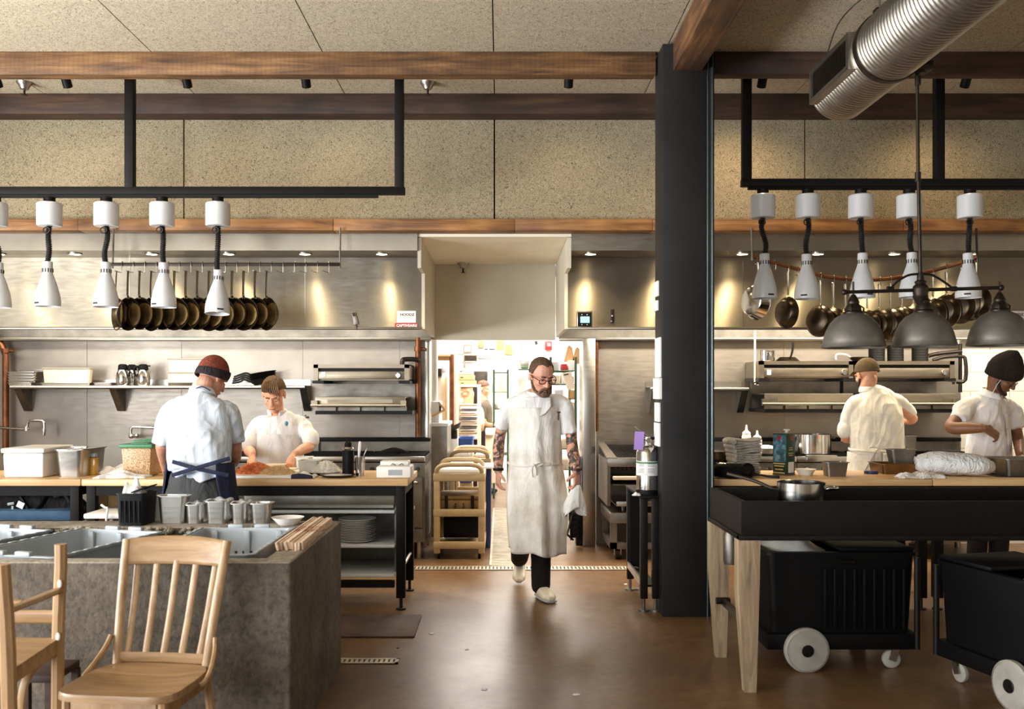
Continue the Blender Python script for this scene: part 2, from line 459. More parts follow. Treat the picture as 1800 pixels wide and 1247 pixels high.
def tile_mat():
    t = NT('white_block_tile')
    br = t.n('ShaderNodeTexBrick'); br.inputs['Scale'].default_value = 1.0; br.inputs['Mortar Size'].default_value = 0.004
    br.inputs['Brick Width'].default_value = 0.40; br.inputs['Row Height'].default_value = 0.195
    br.inputs['Color1'].default_value = (*lin((234, 226, 212)), 1); br.inputs['Color2'].default_value = (*lin((228, 220, 206)), 1); br.inputs['Mortar'].default_value = (*lin((176, 164, 146)), 1)
    tc = t.n('ShaderNodeTexCoord'); sp = t.n('ShaderNodeSeparateXYZ'); cb = t.n('ShaderNodeCombineXYZ')
    t.l(tc.outputs['Object'], sp.inputs[0]); t.l(sp.outputs['X'], cb.inputs['X']); t.l(sp.outputs['Z'], cb.inputs['Y'])
    t.l(cb.outputs[0], br.inputs['Vector']); t.l(br.outputs['Color'], t.b.inputs['Base Color']); t.set(Roughness=0.3)
    t.bump(br.outputs['Fac'], -0.3, 0.004); return t.m
MAT['white_tile'] = tile_mat()
# =================================================================== THE SETTING
CEIL = 3.98
BACK = 9.6            # the kitchen's back wall
struct('floor', M().bb(-6.6, 6.6, -3.6, 17, -0.1, 0), MAT['floor'])
# ceiling of wood wool boards with open joints
m = M()
for i in range(-6, 6):
    for j in range(-2, 6):
        x0 = -0.05 + i * 1.22; y0 = -3.5 + (j + 2) * 2.44 - (1.05 if i % 2 else 0.0)
        m.bb(x0 + .004, x0 + 1.216, max(y0, -3.55) + .004, min(y0 + 2.436, 7.86), CEIL, CEIL + 0.03) if y0 < 7.8 else None
struct('ceiling', m, MAT['board'])
struct('ceiling_slab', M().bb(-7.6, 7.6, -3.6, 7.9, CEIL + 0.028, CEIL + 0.12), MAT['black'])
# dining room shell behind and beside the camera, with windows
m = M(); m.bb(-6.55, -6.4, -3.6, -1.4, 0, CEIL).bb(-6.55, -6.4, 5.8, 9.7, 0, CEIL).bb(-6.55, -6.4, -1.4, 5.8, 0, 0.65).bb(-6.55, -6.4, -1.4, 5.8, 3.15, CEIL)
struct('wall_left', m, MAT['white_wall'])
struct('wall_right', M().bb(6.4, 6.55, -3.6, 9.7, 0, CEIL), MAT['bulkhead'])
m = M(); m.bb(-6.55, -5.7, -3.55, -3.4, 0, CEIL).bb(0.5, 6.55, -3.55, -3.4, 0, CEIL).bb(-5.7, 0.5, -3.55, -3.4, 0, 0.65).bb(-5.7, 0.5, -3.55, -3.4, 3.35, CEIL)
struct('wall_front', m, MAT['bulkhead'])
# upper back wall of boards above the hoods
m = M()
for i in range(-3, 4):
    x0 = X(869, 7.8) + i * 2.58
    m.bb(max(x0 + .006, -6.4), min(x0 + 2.574, 6.4), 7.8, 7.86, 2.93, CEIL)
struct('wall_back', m, MAT['board_shaded'])
struct('wall_back_core', M().bb(-6.4, 6.4, 7.858, 7.9, 2.90, CEIL), MAT['black'])
# beams
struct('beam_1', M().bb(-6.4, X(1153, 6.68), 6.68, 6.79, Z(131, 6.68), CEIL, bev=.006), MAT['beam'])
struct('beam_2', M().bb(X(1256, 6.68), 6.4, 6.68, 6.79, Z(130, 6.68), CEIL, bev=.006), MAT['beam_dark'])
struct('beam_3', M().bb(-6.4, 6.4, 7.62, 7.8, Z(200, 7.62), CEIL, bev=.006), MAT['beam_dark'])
struct('beam_4', M().bb(1.19, 1.39, -3.4, 6.48, 3.77, CEIL, bev=.008), MAT['beam_y'])
m = M()
xs = [-6.4, -5.2, X(135, 7.7), X(585, 7.7), X(905, 7.7), 1.25, X(1590, 7.7), 4.9, 6.4]
for a, b in zip(xs, xs[1:]):
    m.bb(a + .001, b - .001, 7.72 - random.random() * .006, 7.92, Z(405, 7.72), Z(385, 7.72), bev=.004)
struct('trim_1', m, MAT['trim_wood'])
# steel column at the end of the pass
m = M()
cx0, cx1, cy0, cy1 = X(1165, 6.48), X(1256, 6.48), 6.48, 6.80
m.bb(cx0, cx1 - .055, cy0, cy1, 0, CEIL - .02, bev=.004)
m.bb(cx1 - .058, cx1 - .030, cy0 + .022, cy1 - .01, 0, CEIL - .02)
m.bb(cx1 - .032, cx1, cy0 + .002, cy1, 0, CEIL - .02, bev=.006)
struct('column', m, MAT['column'])
struct('trim_edge_highlight', M().cyl((cx1 - .044, cy0 + .016, 0), (cx1 - .044, cy0 + .016, CEIL - .03), .013, n=20).cyl((cx1 - .014, cy0 + .004, 0), (cx1 - .014, cy0 + .004, CEIL - .03), .008, n=16), steel('edge_highlight_steel', (96, 108, 112), .34))  # added bars, shaped and tinted to draw the bluish daylight highlight on the edge
# back walls of steel sheet
def sheets(name, x0, x1, seams, mat, z1=2.95):
    m = M(); xs = [x0] + seams + [x1]
    for a, b in zip(xs, xs[1:]): m.bb(a + .001, b - .001, BACK, BACK + .12, 0, z1)
    for s in seams: m.bb(s - .012, s + .012, BACK - .006, BACK + .01, 0, 2.07)
    return struct(name, m, mat)
sheets('wall_back_west', -6.4, X(748, BACK), [X(u, BACK) for u in (-150, 151, 317, 530, 700)], MAT['splash'])
sheets('wall_back_east', X(1048, BACK), X(1688, BACK), [X(u, BACK) for u in (1380, 1545)], MAT['splash'])
struct('wall_back_tiled', M().bb(X(1688, BACK), 6.4, BACK - .01, BACK + .12, 0, 2.95), MAT['white_tile'])
# passage: ceiling, bulkhead, sides
struct('ceiling_passage', M().bb(-.80, .70, 7.90, BACK, 2.86, 2.92), MAT['passage_ceiling'])
struct('wall_bulkhead', M().bb(-.735, .56, BACK, BACK + .14, 2.09, 2.90), MAT['bulkhead'])
struct('trim_2', M().bb(X(748, 9.5), X(755, 9.5), 9.48, BACK + .2, 0, 2.10, bev=.004), MAT['steel'])
m = M(); m.bb(X(1024, 9.45), X(1046, 9.45), 9.42, BACK + .25, 0, 2.09, bev=.006)
struct('trim_3', m, MAT['steel'])
# back kitchen shell
struct('wall_kitchen_west', M().bb(-1.9, -1.8, BACK + .12, 16, 0, 2.75), MAT['white_wall'])
struct('wall_kitchen_east', M().bb(2.3, 2.4, BACK + .12, 16, 0, 2.75), MAT['white_wall'])
struct('wall_kitchen_north', M().bb(-1.9, 2.4, 16, 16.1, 0, 2.75), MAT['white_wall'])
struct('ceiling_kitchen', M().bb(-1.9, 2.4, BACK + .12, 16.1, 2.75, 2.85), MAT['white_wall'])

# =================================================================== HOODS
def hood(name, label, x0, x1, lamps_u, side_x):
    g = thing(name, label, 'hood', ((x0 + x1) / 2, 8.3, 2.11))
    obj('fascia', M().bb(x0, x1, 7.88, 7.90, 2.742, 2.90), MAT['hood_flat'], g)
    obj('soffit', M().bb(x0, x1, 7.90, 8.30, 2.742, 2.77), MAT['hood_flat'], g)
    m = M(); m.bb(x0, x1, 8.30, 8.33, 2.125, 2.742)
    xs = [x0 + 1.55 * k for k in range(1, int((x1 - x0) / 1.55) + 1)]
    obj('front_panel', m, MAT['hood'], g)
    for x in xs:
        obj('panel_seam', M().bb(x - .004, x + .004, 8.297, 8.30, 2.13, 2.74), MAT['hood_flat'], g)
    obj('lower_lip', M().bb(x0, x1, 8.285, 8.345, 2.105, 2.128, bev=.005), MAT['hood_flat'], g)
    sx = side_x
    obj('side_panel', M().bb(sx - .015, sx + .015, 7.91, BACK - .004, 2.60, 2.855).bb(sx - .015, sx + .015, 8.30, BACK - .004, 2.11, 2.60), MAT['bulkhead'], g)
    obj('rear_gutter', M().bb(x0, x1, 9.45, BACK - .004, 2.07, 2.10, bev=.006), MAT['hood_flat'], g)
    obj('inner_back', M().bb(x0, x1, BACK - .03, BACK - .005, 2.10, 2.86), MAT['steel_dull'], g)
    obj('inner_top', M().bb(x0, x1, 8.33, BACK - .03, 2.70, 2.72), MAT['steel_dull'], g)
    for u in lamps_u:
        x = X(u, 8.06)
        o = obj('downlight', M().cyl((x, 8.06, 2.736), (x, 8.06, 2.748), .045, n=20), MAT['bulb'], g)
        obj('bezel', M().lathe([(.045, 2.734), (.06, 2.734), (.06, 2.745), (.045, 2.745)], (x, 8.06, 0), close=True, n=20), MAT['steel'], o)
        spot('downlight_beam', (x, 8.06, 2.72), (x, 8.14, 1.0), 26 if x < 0 else 40, (1.0, 0.82, 0.52) if x < 0 else (1.0, .78, .46), 110, .8, .04)
    return g
LH = hood('extraction_hood', 'long stainless extraction hood above the cook in the rust beanie', -6.38, X(741, 8.3), (-2, 132, 267, 402, 536, 671), X(741, 8.3) + .014)
RH = hood('extraction_hood', 'long stainless extraction hood behind the curved pan rack and black column', X(998, 8.3), 6.38, (1038, 1171, 1305, 1438, 1572, 1705), X(998, 8.3) - .014)

# =================================================================== LIGHT RAILS, TRACK HEADS, SPRINKLERS
def rail(label, x0, x1, z, posts, Y=7.0, group=None):
    g = thing('lamp_rail', label, 'rail', ((x0 + x1) / 2, Y, z))
    obj('bar', M().bb(x0, x1, Y - .03, Y + .03, z - .028, z + .028, bev=.004), MAT['black'], g)
    obj('power_track', M().bb(x0 + (0.0 if x0 < 0 else .05), x1 - (.2 if x0 < 0 else 0), Y - .018, Y + .018, z - .05, z - .027), MAT['black'], g)
    for px in posts:
        obj('post', M().bb(px - .033, px + .033, Y - .033, Y + .033, z + .02, CEIL, bev=.004), MAT['black'], g)
    return g
LRZ, RRZ = Z(336, 7.0), Z(322, 7.0)
rail('black steel rail carrying the white heat lamps above the island with tubs', -5.5, X(712, 7.0), LRZ, (X(229, 7), X(702, 7), -4.6))
rail('black steel rail carrying the white heat lamps beside the black column', X(1303, 7.0), 5.9, RRZ, (X(1312, 7), X(1650, 7), 5.2))

def sprinkler(loc, label):
    g = thing('sprinkler_head', label, 'sprinkler', loc)
    obj('escutcheon', M().lathe([(.062, 0), (.058, -.012), (.040, -.03), (.030, -.055), (0.012, -.06), (0, -.06)], n=20), MAT['steel'], g, world=False)
    obj('nozzle', M().cyl((0, 0, -.058), (0, 0, -.098), .008, n=10).cyl((0, 0, -.098), (0, 0, -.103), .022, n=14), MAT['bronze'], g, world=False)
    return g
sprinkler((X(43, 7.35), 7.35, CEIL), 'small sprinkler head on the board ceiling past the long beam, above the white crate')
sprinkler((X(752, 7.35), 7.35, CEIL), 'small sprinkler head on the board ceiling beside the tall rail post')
sprinkler((X(814, 9.5), 9.5, 2.86), 'small sprinkler head on the pale passage ceiling above the doorway')

th0 = None
for u, wx in ((-8, -3.6), (115, -3.1), (327, -1.9), (537, -0.95), (1341, 1.95), (1000, .6), (1700, 3.6)):
    loc = (X(u, 7.02), 7.02, 3.905)
    lab = {-8: 'black track spot above the frame edge beside the sprinkler', 115: 'black track spot behind the beam, second along from the sprinkler', 327: 'black track spot under the beam by the rail post over the rust beanie cook',
           537: 'black track spot under the beam above the bare hooks', 1341: 'black track spot under the dark beam beside the duct', 1000: 'black track spot hidden behind the beam above the walking chef', 1700: 'black track spot behind the duct'}[u]
    if th0 is None:
        g = thing('track_spot', lab, 'spotlight', loc, 'track spots behind the beam'); th0 = g
        rot = RX(38)
        obj('housing', M().cyl(rot @ Vector((0, 0, .04)), rot @ Vector((0, 0, -.07)), .034, n=18), MAT['black_plastic'], g, world=False)
        obj('arm', M().cyl((0, 0, .03), (0, 0, .075), .010, n=8), MAT['black_plastic'], g, world=False)
    else: g = dup(th0, loc, lab)
    spot('track_beam', (loc[0], loc[1] + .08, loc[2] - .09), (wx, 7.86, 2.45), {-8: 12, 115: 14, 327: 16, 537: 18, 1341: 44, 1000: 12, 1700: 28}[u], (1.0, .84, .62) if u < 900 else WARM, 120, 1.0, .05)
# =================================================================== HEAT LAMPS
HL = None
SHADE = [(.030, .335), (.036, .33), (.036, .25), (.040, .235), (.056, .19), (.074, .13), (.087, .075), (.091, .04), (.091, 0), (.087, 0), (.087, .04), (.070, .13), (.052, .19), (.033, .25), (.030, .33)]
def heat_lamp(u_can, u_sh, v_top, v_bot, rz, label, group):
    """The lamp hangs under the rail: canister, coiled cable, bottle shaped shade."""
    Y = 7.0
    loc = (X(u_can, Y), Y, rz - .05)
    zb = Z(v_bot, Y) - loc[2]; dx = X(u_sh, Y) - loc[0]
    g = thing('heat_lamp', label, 'heat lamp', loc, group)
    obj('stem', M().cyl((0, 0, 0), (0, 0, -.045), .042, n=16), MAT['black_plastic'], g, world=False)
    obj('canister', M().lathe([(0, -.04), (.082, -.04), (.090, -.048), (.090, -.205), (.084, -.213), (0, -.213)], n=28), MAT['white'], g, world=False)
    # coiled cable
    z0, z1 = -.21, zb + .33
    pts, rad = [], []
    n = 60
    bow = random.uniform(-.014, .014)
    for i in range(n + 1):
        t = i / n
        pts.append((dx * t + bow * math.sin(t * 6.3), 0.004 * math.sin(t * 5), z0 + (z1 - z0) * t)); rad.append(.019 + .0045 * math.sin(i * math.pi * .66))
    obj('coiled_cable', M().sweep(pts, rad, n=10), MAT['cable'], g, world=False)
    lo = []
    for i in range(13):
        a = math.pi * 2 * i / 12
        lo.append((-.012 + .024 * math.sin(a) * (1 if u_can % 2 else -1), -.022, -.225 - .02 + .022 * math.cos(a)))
    obj('cable_loop', M().sweep(lo, .005, n=6), MAT['cable'], g, world=False)
    tilt = RX(-6 if v_bot > 548 else random.uniform(-1, 1.5))
    c = Vector((dx, 0, zb))
    sh = obj('shade', M().lathe(SHADE, c, n=36, rot=tilt, close=True), MAT['white'], g, world=False, smooth=50)
    m = M()
    for k in range(12):
        a = 2 * math.pi * k / 12
        m.box(c + tilt @ Vector((math.cos(a) * .0365, math.sin(a) * .0365, .268)), (.006, .006, .028), rot=tilt @ Matrix.Rotation(a, 3, 'Z'))
    obj('vent', m, MAT['ink'], sh, world=False)
    a = R(random.choice((-120, -60, -75)))
    obj('rating_plate', M().box(c + tilt @ Vector((math.cos(a) * .0908, math.sin(a) * .0908, .022)), (.003, .045, .012), rot=tilt @ Matrix.Rotation(a, 3, 'Z')), MAT['ink'], sh, world=False)
    obj('bulb', M().ell(c + Vector((0, 0, .07)), (.045, .045, .06), n=16, m=10), MAT['white_plastic'], g, world=False)
    return g
for a in ((-9, -3, 471, 541, 'white heat lamp cut by the frame edge, before the first whole lamp'), (87, 84, 470, 539, 'white heat lamp hanging over the white crate and steel pan'),
          (187, 186, 471, 540, 'white heat lamp hanging just before the first hung frying pan'), (285, 288, 472, 541, 'white heat lamp hanging over the rust beanie cook, in front of the pans'),
          (383, 382, 479, 552, 'tilted white heat lamp showing its open mouth, last of its rail')):
    heat_lamp(*a[:4], LRZ, a[4], 'white heat lamps on the rail over the prep counter')
for a in ((1341, 1344, 457, 525, 'white heat lamp next to the black column'), (1420, 1418, 459, 526, 'white heat lamp second from the black column'), (1513, 1516, 456, 524, 'white heat lamp above the capped cook, third from the column'),
          (1598, 1603, 455, 523, 'white heat lamp behind the pendant stem, fourth from the column'), (1705, 1702, 456, 524, 'white heat lamp above the dark beanie cook, fifth from the column')):
    heat_lamp(*a[:4], RRZ, a[4], 'white heat lamps on the rail beside the column')

# =================================================================== PAN RACKS
def pan_rack_straight():
    Y = 7.66; z = Z(465, Y)
    x0, x1 = X(194, Y), X(597, Y)
    g = thing('pan_rack', 'straight steel hanging rack with hooks holding black pans and five empty hooks', 'pan rack', ((x0 + x1) / 2, Y, z))
    obj('bar', M().bb(x0, x1, Y - .006, Y + .006, z - .014, z + .014, bev=.002), MAT['bronze'], g)
    for u in (197, 597):
        obj('hanger_rod', M().cyl((X(u, Y), Y + .012, z - .03), (X(u, Y), Y + .03, 2.90), .008, n=8), MAT['steel_dull'], g)
    for k in range(19):
        x = X(215.2 + 20.2 * k, Y)
        m = M().sweep([(x, Y + .010, z - .02), (x, Y + .012, z + .012), (x, Y, z + .022), (x, Y - .012, z + .010), (x, Y - .013, z - .06), (x - .004, Y - .016, z - .068), (x - .03, Y - .035, z - .064), (x - .045, Y - .045, z - .056)], .0032, n=6, sub=2)
        obj('hook', m, MAT['steel_shiny'], g)
    return g, Y, z
PR, PRY, PRZ = pan_rack_straight()
def make_pan(label, loc, rz, face, r=.125, hl=.20, mats=('iron_pan', 'pan_inside', 'iron_pan'), deep=.05, group=None, name='frying_pan'):
    """Hangs by the hole of its handle at loc; face=+1 shows the inside towards the camera."""
    g = thing(name, label, 'pan', loc, group, rz)
    zc = -(hl + r * .96)
    Rm = RX(90) if face > 0 else RX(-90)     # local z of the lathe -> pan axis
    # lathe axis +z = outward opening
    prof = [(0, -deep), (r * .70, -deep), (r * .78, -deep + .006), (r * .90, -deep * .45), (r, 0), (r + .004, .001), (r - .003, -.001), (r * .885, -deep * .45 + .003), (r * .76, -deep + .009), (r * .69, -deep + .005)]
    obj('body', M().lathe(prof + [(0, -deep + .005)], (0, 0, zc), n=36, rot=Rm), MAT[mats[0]], g, world=False)
    obj('cooking_surface', M().lathe([(0, -deep + .0065), (r * .69, -deep + .0065), (r * .69, -deep + .005), (0, -deep + .005)], (0, 0, zc), n=32, rot=Rm), MAT[mats[1]], g, world=False)
    s = 1 if face > 0 else -1
    # handle: leaves the rim outward (towards the opening side) then runs up to the hole
    pts = [(0, s * .012, zc + r * .9), (0, -s * .006, zc + r * 1.08), (0, -s * .010, zc + r * 1.25), (0, -s * .008, zc + r * 1.25 + hl * .4), (0, -s * .003, -.004), (0, 0, .008)]
    obj('handle', M().sweep(pts, [(.014, .004), (.012, .004), (.011, .0042), (.0105, .004), (.013, .0035), (.007, .003)], n=10, side=(1, 0, 0), sub=4), MAT[mats[2]], g, world=False)
    m = M()
    for dx in (-.009, .009): m.ell((dx, s * -.004, zc + r * .96), (.005, .005, .005), n=8, m=6)
    obj('rivet', m, MAT['pan_steel'], g, world=False)
    return g
ORD = ['first', 'second', 'third', 'fourth', 'fifth', 'sixth', 'seventh', 'eighth', 'ninth', 'tenth', 'eleventh', 'twelfth', 'thirteenth', 'fourteenth', 'fifteenth']
random.seed(3)
for k in range(14):
    loc = (X(215.2 + 20.2 * k, PRY) - .03, PRY - .036, PRZ - .066)
    if k == 0: lab = 'black frying pan seen edge-on, first on the straight rack'
    elif k == 13: lab = 'black frying pan next to the first bare hook'
    else: lab = f'black frying pan on the straight rack, {ORD[k]} of its row from the heat lamp end'
    make_pan(lab, loc, R(-24 + random.uniform(-7, 7) - (22 if k in (0, 13) else 0)), 1, r=.132 + random.uniform(-.004, .004), hl=.214, group='pans on the straight rack')
# curved rack
CR = [(1322, 450), (1345, 458), (1383, 468), (1420, 479), (1450, 486), (1482, 490.5), (1525, 493), (1566, 490), (1604, 484), (1640, 476), (1680, 465), (1718, 452)]
def cr_pt(u):
    for (a, va), (b, vb) in zip(CR, CR[1:]):
        if a <= u <= b:
            v = va + (vb - va) * (u - a) / (b - a); break
    else: v = 455
    t = (u - 1322) / (1718 - 1322)
    return P(u, v, 7.70 + .9 * t * (1 - t))
g = thing('pan_rack', 'curved copper coloured hanging rack bowed over the broilers', 'pan rack', cr_pt(1520))
pts = [cr_pt(1322 + 396 * i / 40) for i in range(41)]
obj('bar', M().sweep(pts, [(.005, .016)] * 41, n=8, side=(0, 1, 0)), MAT['copper'], g)
for u in (1322, 1718):
    p = cr_pt(u); obj('hanger_rod', M().cyl(p - Vector((0, 0, .04)), (p.x, p.y + .02, 2.90), .009, n=8), MAT['steel_dull'] if u < 1500 else MAT['bronze'], g)
HK = [1330, 1363, 1386, 1403, 1443, 1466, 1487, 1525, 1547, 1566, 1586, 1606, 1640, 1664, 1690, 1707, 1716]
for u in HK:
    p = cr_pt(u)
    obj('hook', M().sweep([p + Vector((0, .010, -.02)), p + Vector((0, .009, .018)), p + Vector((0, 0, .026)), p + Vector((0, -.010, .014)), p + Vector((0, -.012, -.055)), p + Vector((-.028, -.03, -.05))], .0032, n=6, sub=2), MAT['steel_shiny'], g)
make_pan('large steel saute pan hanging next to the black column', cr_pt(1330) + Vector((-.004, -.03, -.05)), R(-62), -1, r=.150, hl=.17, mats=('steel_shiny', 'steel', 'pan_steel'), deep=.075, group='pans on the curved rack', name='saute_pan')
labs = ['dark pan hanging alone between two heat lamps', 'dark pan with steel handle just past the second heat lamp', 'dark pan with steel handle, second after the gap of the curved rack', 'dark pan half hidden by the first pendant shade',
        'dark pan just past the first pendant shade, under the third heat lamp', 'dark pan with steel handle, second between the pendant shades', 'dark pan with steel handle, third between the pendant shades', 'dark pan with steel handle, fourth between the pendant shades',
        'dark pan mostly hidden by the middle pendant shade', 'dark pan just past the middle pendant stem', 'dark pan, second past the middle pendant stem', 'dark pan, third past the middle pendant stem', 'dark pan under the last heat lamp of the rail', 'dark pan at the very end of the curved rack']
for k, u in enumerate([1386, 1443, 1466, 1487, 1525, 1547, 1566, 1586, 1606, 1640, 1664, 1690, 1707, 1716]):
    late = u > 1620
    make_pan(labs[k], cr_pt(u) + Vector((-.02, -.028, -.052)), R((-66 if k == 0 else -56 if k < 9 else -56) + random.uniform(-6, 6)), -1, r=.13 if not late else .135, hl=.21 if not late else .19,
             mats=('iron_pan', 'pan_inside', 'pan_steel' if k < 9 else 'pan_steel'), deep=.05, group='pans on the curved rack')

# =================================================================== DUCT AND PENDANT
DX, DZ, DR = 2.28, 3.58, .2
g = thing('air_duct', 'round ribbed galvanised air duct hung below the ceiling', 'duct', (DX, 4.2, DZ))
m = M(); n = 44; rings = []
ys = [0.2 + i * .0065 for i in range(int(6.1 / .0065) + 1)]
for i, y in enumerate(ys):
    r = DR + .0060 * math.sin(i * math.pi / 3)
    rings.append([m.bm.verts.new((DX + math.cos(2 * math.pi * k / n) * r, y, DZ + math.sin(2 * math.pi * k / n) * r)) for k in range(n)])
for a, b in zip(rings, rings[1:]):
    for k in range(n): m.bm.faces.new((a[k], a[(k + 1) % n], b[(k + 1) % n], b[k]))
m.bm.faces.new(rings[-1])
obj('ribbed_pipe', m, MAT['duct'], g, smooth=120)
rg = obj('air_register', M().bb(DX - DR - .022, DX - DR + .03, 5.56, 5.60, DZ - .08, DZ + .08).bb(DX - DR - .022, DX - DR + .03, 6.22, 6.26, DZ - .08, DZ + .08).bb(DX - DR - .022, DX - DR + .03, 5.56, 6.26, DZ + .08, DZ + .11).bb(DX - DR - .022, DX - DR + .03, 5.56, 6.26, DZ - .11, DZ - .08), MAT['duct'], g)
m = M()
for k in range(26): m.bb(DX - DR - .016, DX - DR + .02, 5.61 + k * .0235, 5.618 + k * .0235, DZ - .08, DZ + .08)
obj('louver', m, MAT['bronze'], rg)
obj('register_back', M().bb(DX - DR - .004, DX - DR + .02, 5.6, 6.22, DZ - .08, DZ + .08), MAT['black'], rg)
cl = obj('clamp_ring', M().lathe([(DR + .004, -.022), (DR + .012, -.022), (DR + .012, .022), (DR + .004, .022)], (DX, 5.5, DZ), rot=RX(90), n=44, close=True), MAT['bronze'], g)
obj('hanger_rod', M().cyl((DX - .06, 5.5, DZ + DR), (DX - .06, 5.5, CEIL), .006, n=8), MAT['steel_dull'], g)
obj('bracket', M().box((DX - .06, 5.5, DZ + DR + .012), (.06, .06, .02), bev=.004), MAT['bronze'], g)
tag(obj('cable', M().sweep([(DX - .21, 5.95, DZ + .12), (DX - .20, 5.8, DZ + .24), (DX - .12, 5.75, DZ + .34), (DX - .02, 5.6, CEIL)], .004, n=6, sub=4), MAT['cable']), 'thin dark cable rising from the duct grille to the ceiling', 'cable')

PY = 5.5
def pendant():
    base = P(1618, 509, PY)
    g = thing('pendant_light', 'dark metal pendant with three dome shades on one crossbar', 'pendant light', base)
    top = P(1612, 122, PY)
    obj('stem', M().sweep([top, P(1614, 300, PY), P(1618, 485, PY)], [.010, .010, .011], n=12), MAT['bronze'], g)
    for v in (303, 134): obj('stem_joint', M().cyl(P(1613.5, v, PY), P(1613.5, v + 16, PY), .017, n=14), MAT['bronze'], g)
    obj('canopy', M().box(top + Vector((0, 0, .015)), (.16, .09, .06), bev=.012).cyl(top - Vector((0, 0, .03)), top, .045, n=18), MAT['bronze'], g)
    h = base
    obj('hub', M().lathe([(0, .10), (.014, .10), (.020, .075), (.020, .055), (.034, .045), (.028, .03), (.040, .02), (.046, 0), (.040, -.03), (.044, -.045), (.032, -.07), (.022, -.085), (.012, -.10), (0, -.10)], h, n=24), MAT['bronze'], g)
    L, Rr = P(1484, 514, PY), P(1760, 506, PY)
    m = M().cyl(L, Rr, .0105, n=12)
    for p in (L, Rr): m.ell(p, (.018, .018, .018), n=14, m=8)
    obj('crossbar', m, MAT['bronze'], g)
    for s, ue in ((-1, 1565), (1, 1676)):
        e = P(ue, 508, PY)
        obj('brace', M().sweep([h + Vector((s * .012, 0, .09)), h + Vector((s * .07, 0, .083)), h + Vector((s * .13, 0, .05)), e], .007, n=8, sub=5).cyl(e - Vector((.018, 0, 0)), e + Vector((.018, 0, 0)), .015, n=12), MAT['bronze'], g)
    for u, vr in ((1500, 612), (1624, 610), (1757, 608)):
        rim = P(u, vr, PY); c = Vector((rim.x, PY, rim.z))
        hz = .125
        sh = obj('shade', M().lathe([(q_, z_ * 1.42) for q_, z_ in [(.178, 0), (.182, .004), (.178, .010), (.172, .024), (.172, .028), (.160, .060), (.135, .098), (.100, .126), (.055, .142), (.040, .145), (.036, .142), (.052, .138), (.096, .122), (.130, .095), (.156, .058), (.168, .024), (.174, .006)]], c, n=44, close=True), MAT['pewter'], g, smooth=50)
        obj('socket_cup', M().lathe([(.058, .136), (.058, .150), (.046, .160), (.044, .180), (.032, .200), (.034, .212), (.020, .240), (.010, .255), (0, .255)], c + Vector((0, 0, .058)), n=24), MAT['bronze'], sh)
        obj('bulb', M().ell(c + Vector((0, 0, .07)), (.032, .032, .05), n=16, m=10), MAT['ceramic'], sh)
        if u != 1624:
            obj('drop_rod', M().cyl(c + Vector((0, 0, .305)), P(u, 509, PY) + Vector((0, 0, .045)), .006, n=8), MAT['bronze'], g)
            for k in range(3):
                a = 2 * math.pi * k / 3
                obj('yoke', M().sweep([c + Vector((math.cos(a) * .04, math.sin(a) * .04, .248)), c + Vector((math.cos(a) * .062, math.sin(a) * .062, .233)), c + Vector((math.cos(a) * .055, math.sin(a) * .055, .204))], .005, n=6), MAT['bronze'], sh)
        else: obj('drop_rod', M().cyl(c + Vector((0, 0, .305)), h, .007, n=8), MAT['bronze'], g)
    return g
pendant()

# =================================================================== BACK WALL: SHELVES, BROILERS, PIPES, TAPS
def wall_shelf(label, x0, x1, z, brackets):
    g = thing('wall_shelf', label, 'shelf', ((x0 + x1) / 2, BACK, z))
    m = M().bb(x0, x1, 9.30, BACK - .002, z - .006, z).bb(x0, x1, 9.585, BACK - .002, z, z + .06)
    m.sweep([(x0, 9.30, z - .018), (x1, 9.30, z - .018)], .019, n=14)
    obj('board', m, MAT['steel'], g)
    for bx in brackets:
        poly = [(9.34, z - .008), (BACK - .003, z - .008), (BACK - .003, z - .26), (9.565, z - .26)]
        mm = M()
        for dx in (-.036, .036):
            a = [mm.bm.verts.new((bx + dx, y, zz)) for y, zz in poly]; mm.bm.faces.new(a)
        mm2 = M().prism([(p[0], p[1]) for p in poly], -.035, .035, rot=Matrix(((0, 0, 1), (1, 0, 0), (0, 1, 0))), c=(bx, 0, 0))
        mm.bm.free()
        obj('bracket', mm2, MAT['steel_dull'], g)
    return g
SHZ = Z(680, 9.3) + .012
wall_shelf('long steel wall shelf holding trays, flasks and white tubs', X(19, 9.3), X(536, 9.3), SHZ, (X(38, 9.45), X(204, 9.45), X(536, 9.45)))
wall_shelf('short steel wall shelf partly hidden by the black column', X(1143, 9.3), X(1316, 9.3), Z(683, 9.3) + .012, (X(1150, 9.45), X(1306, 9.45)))

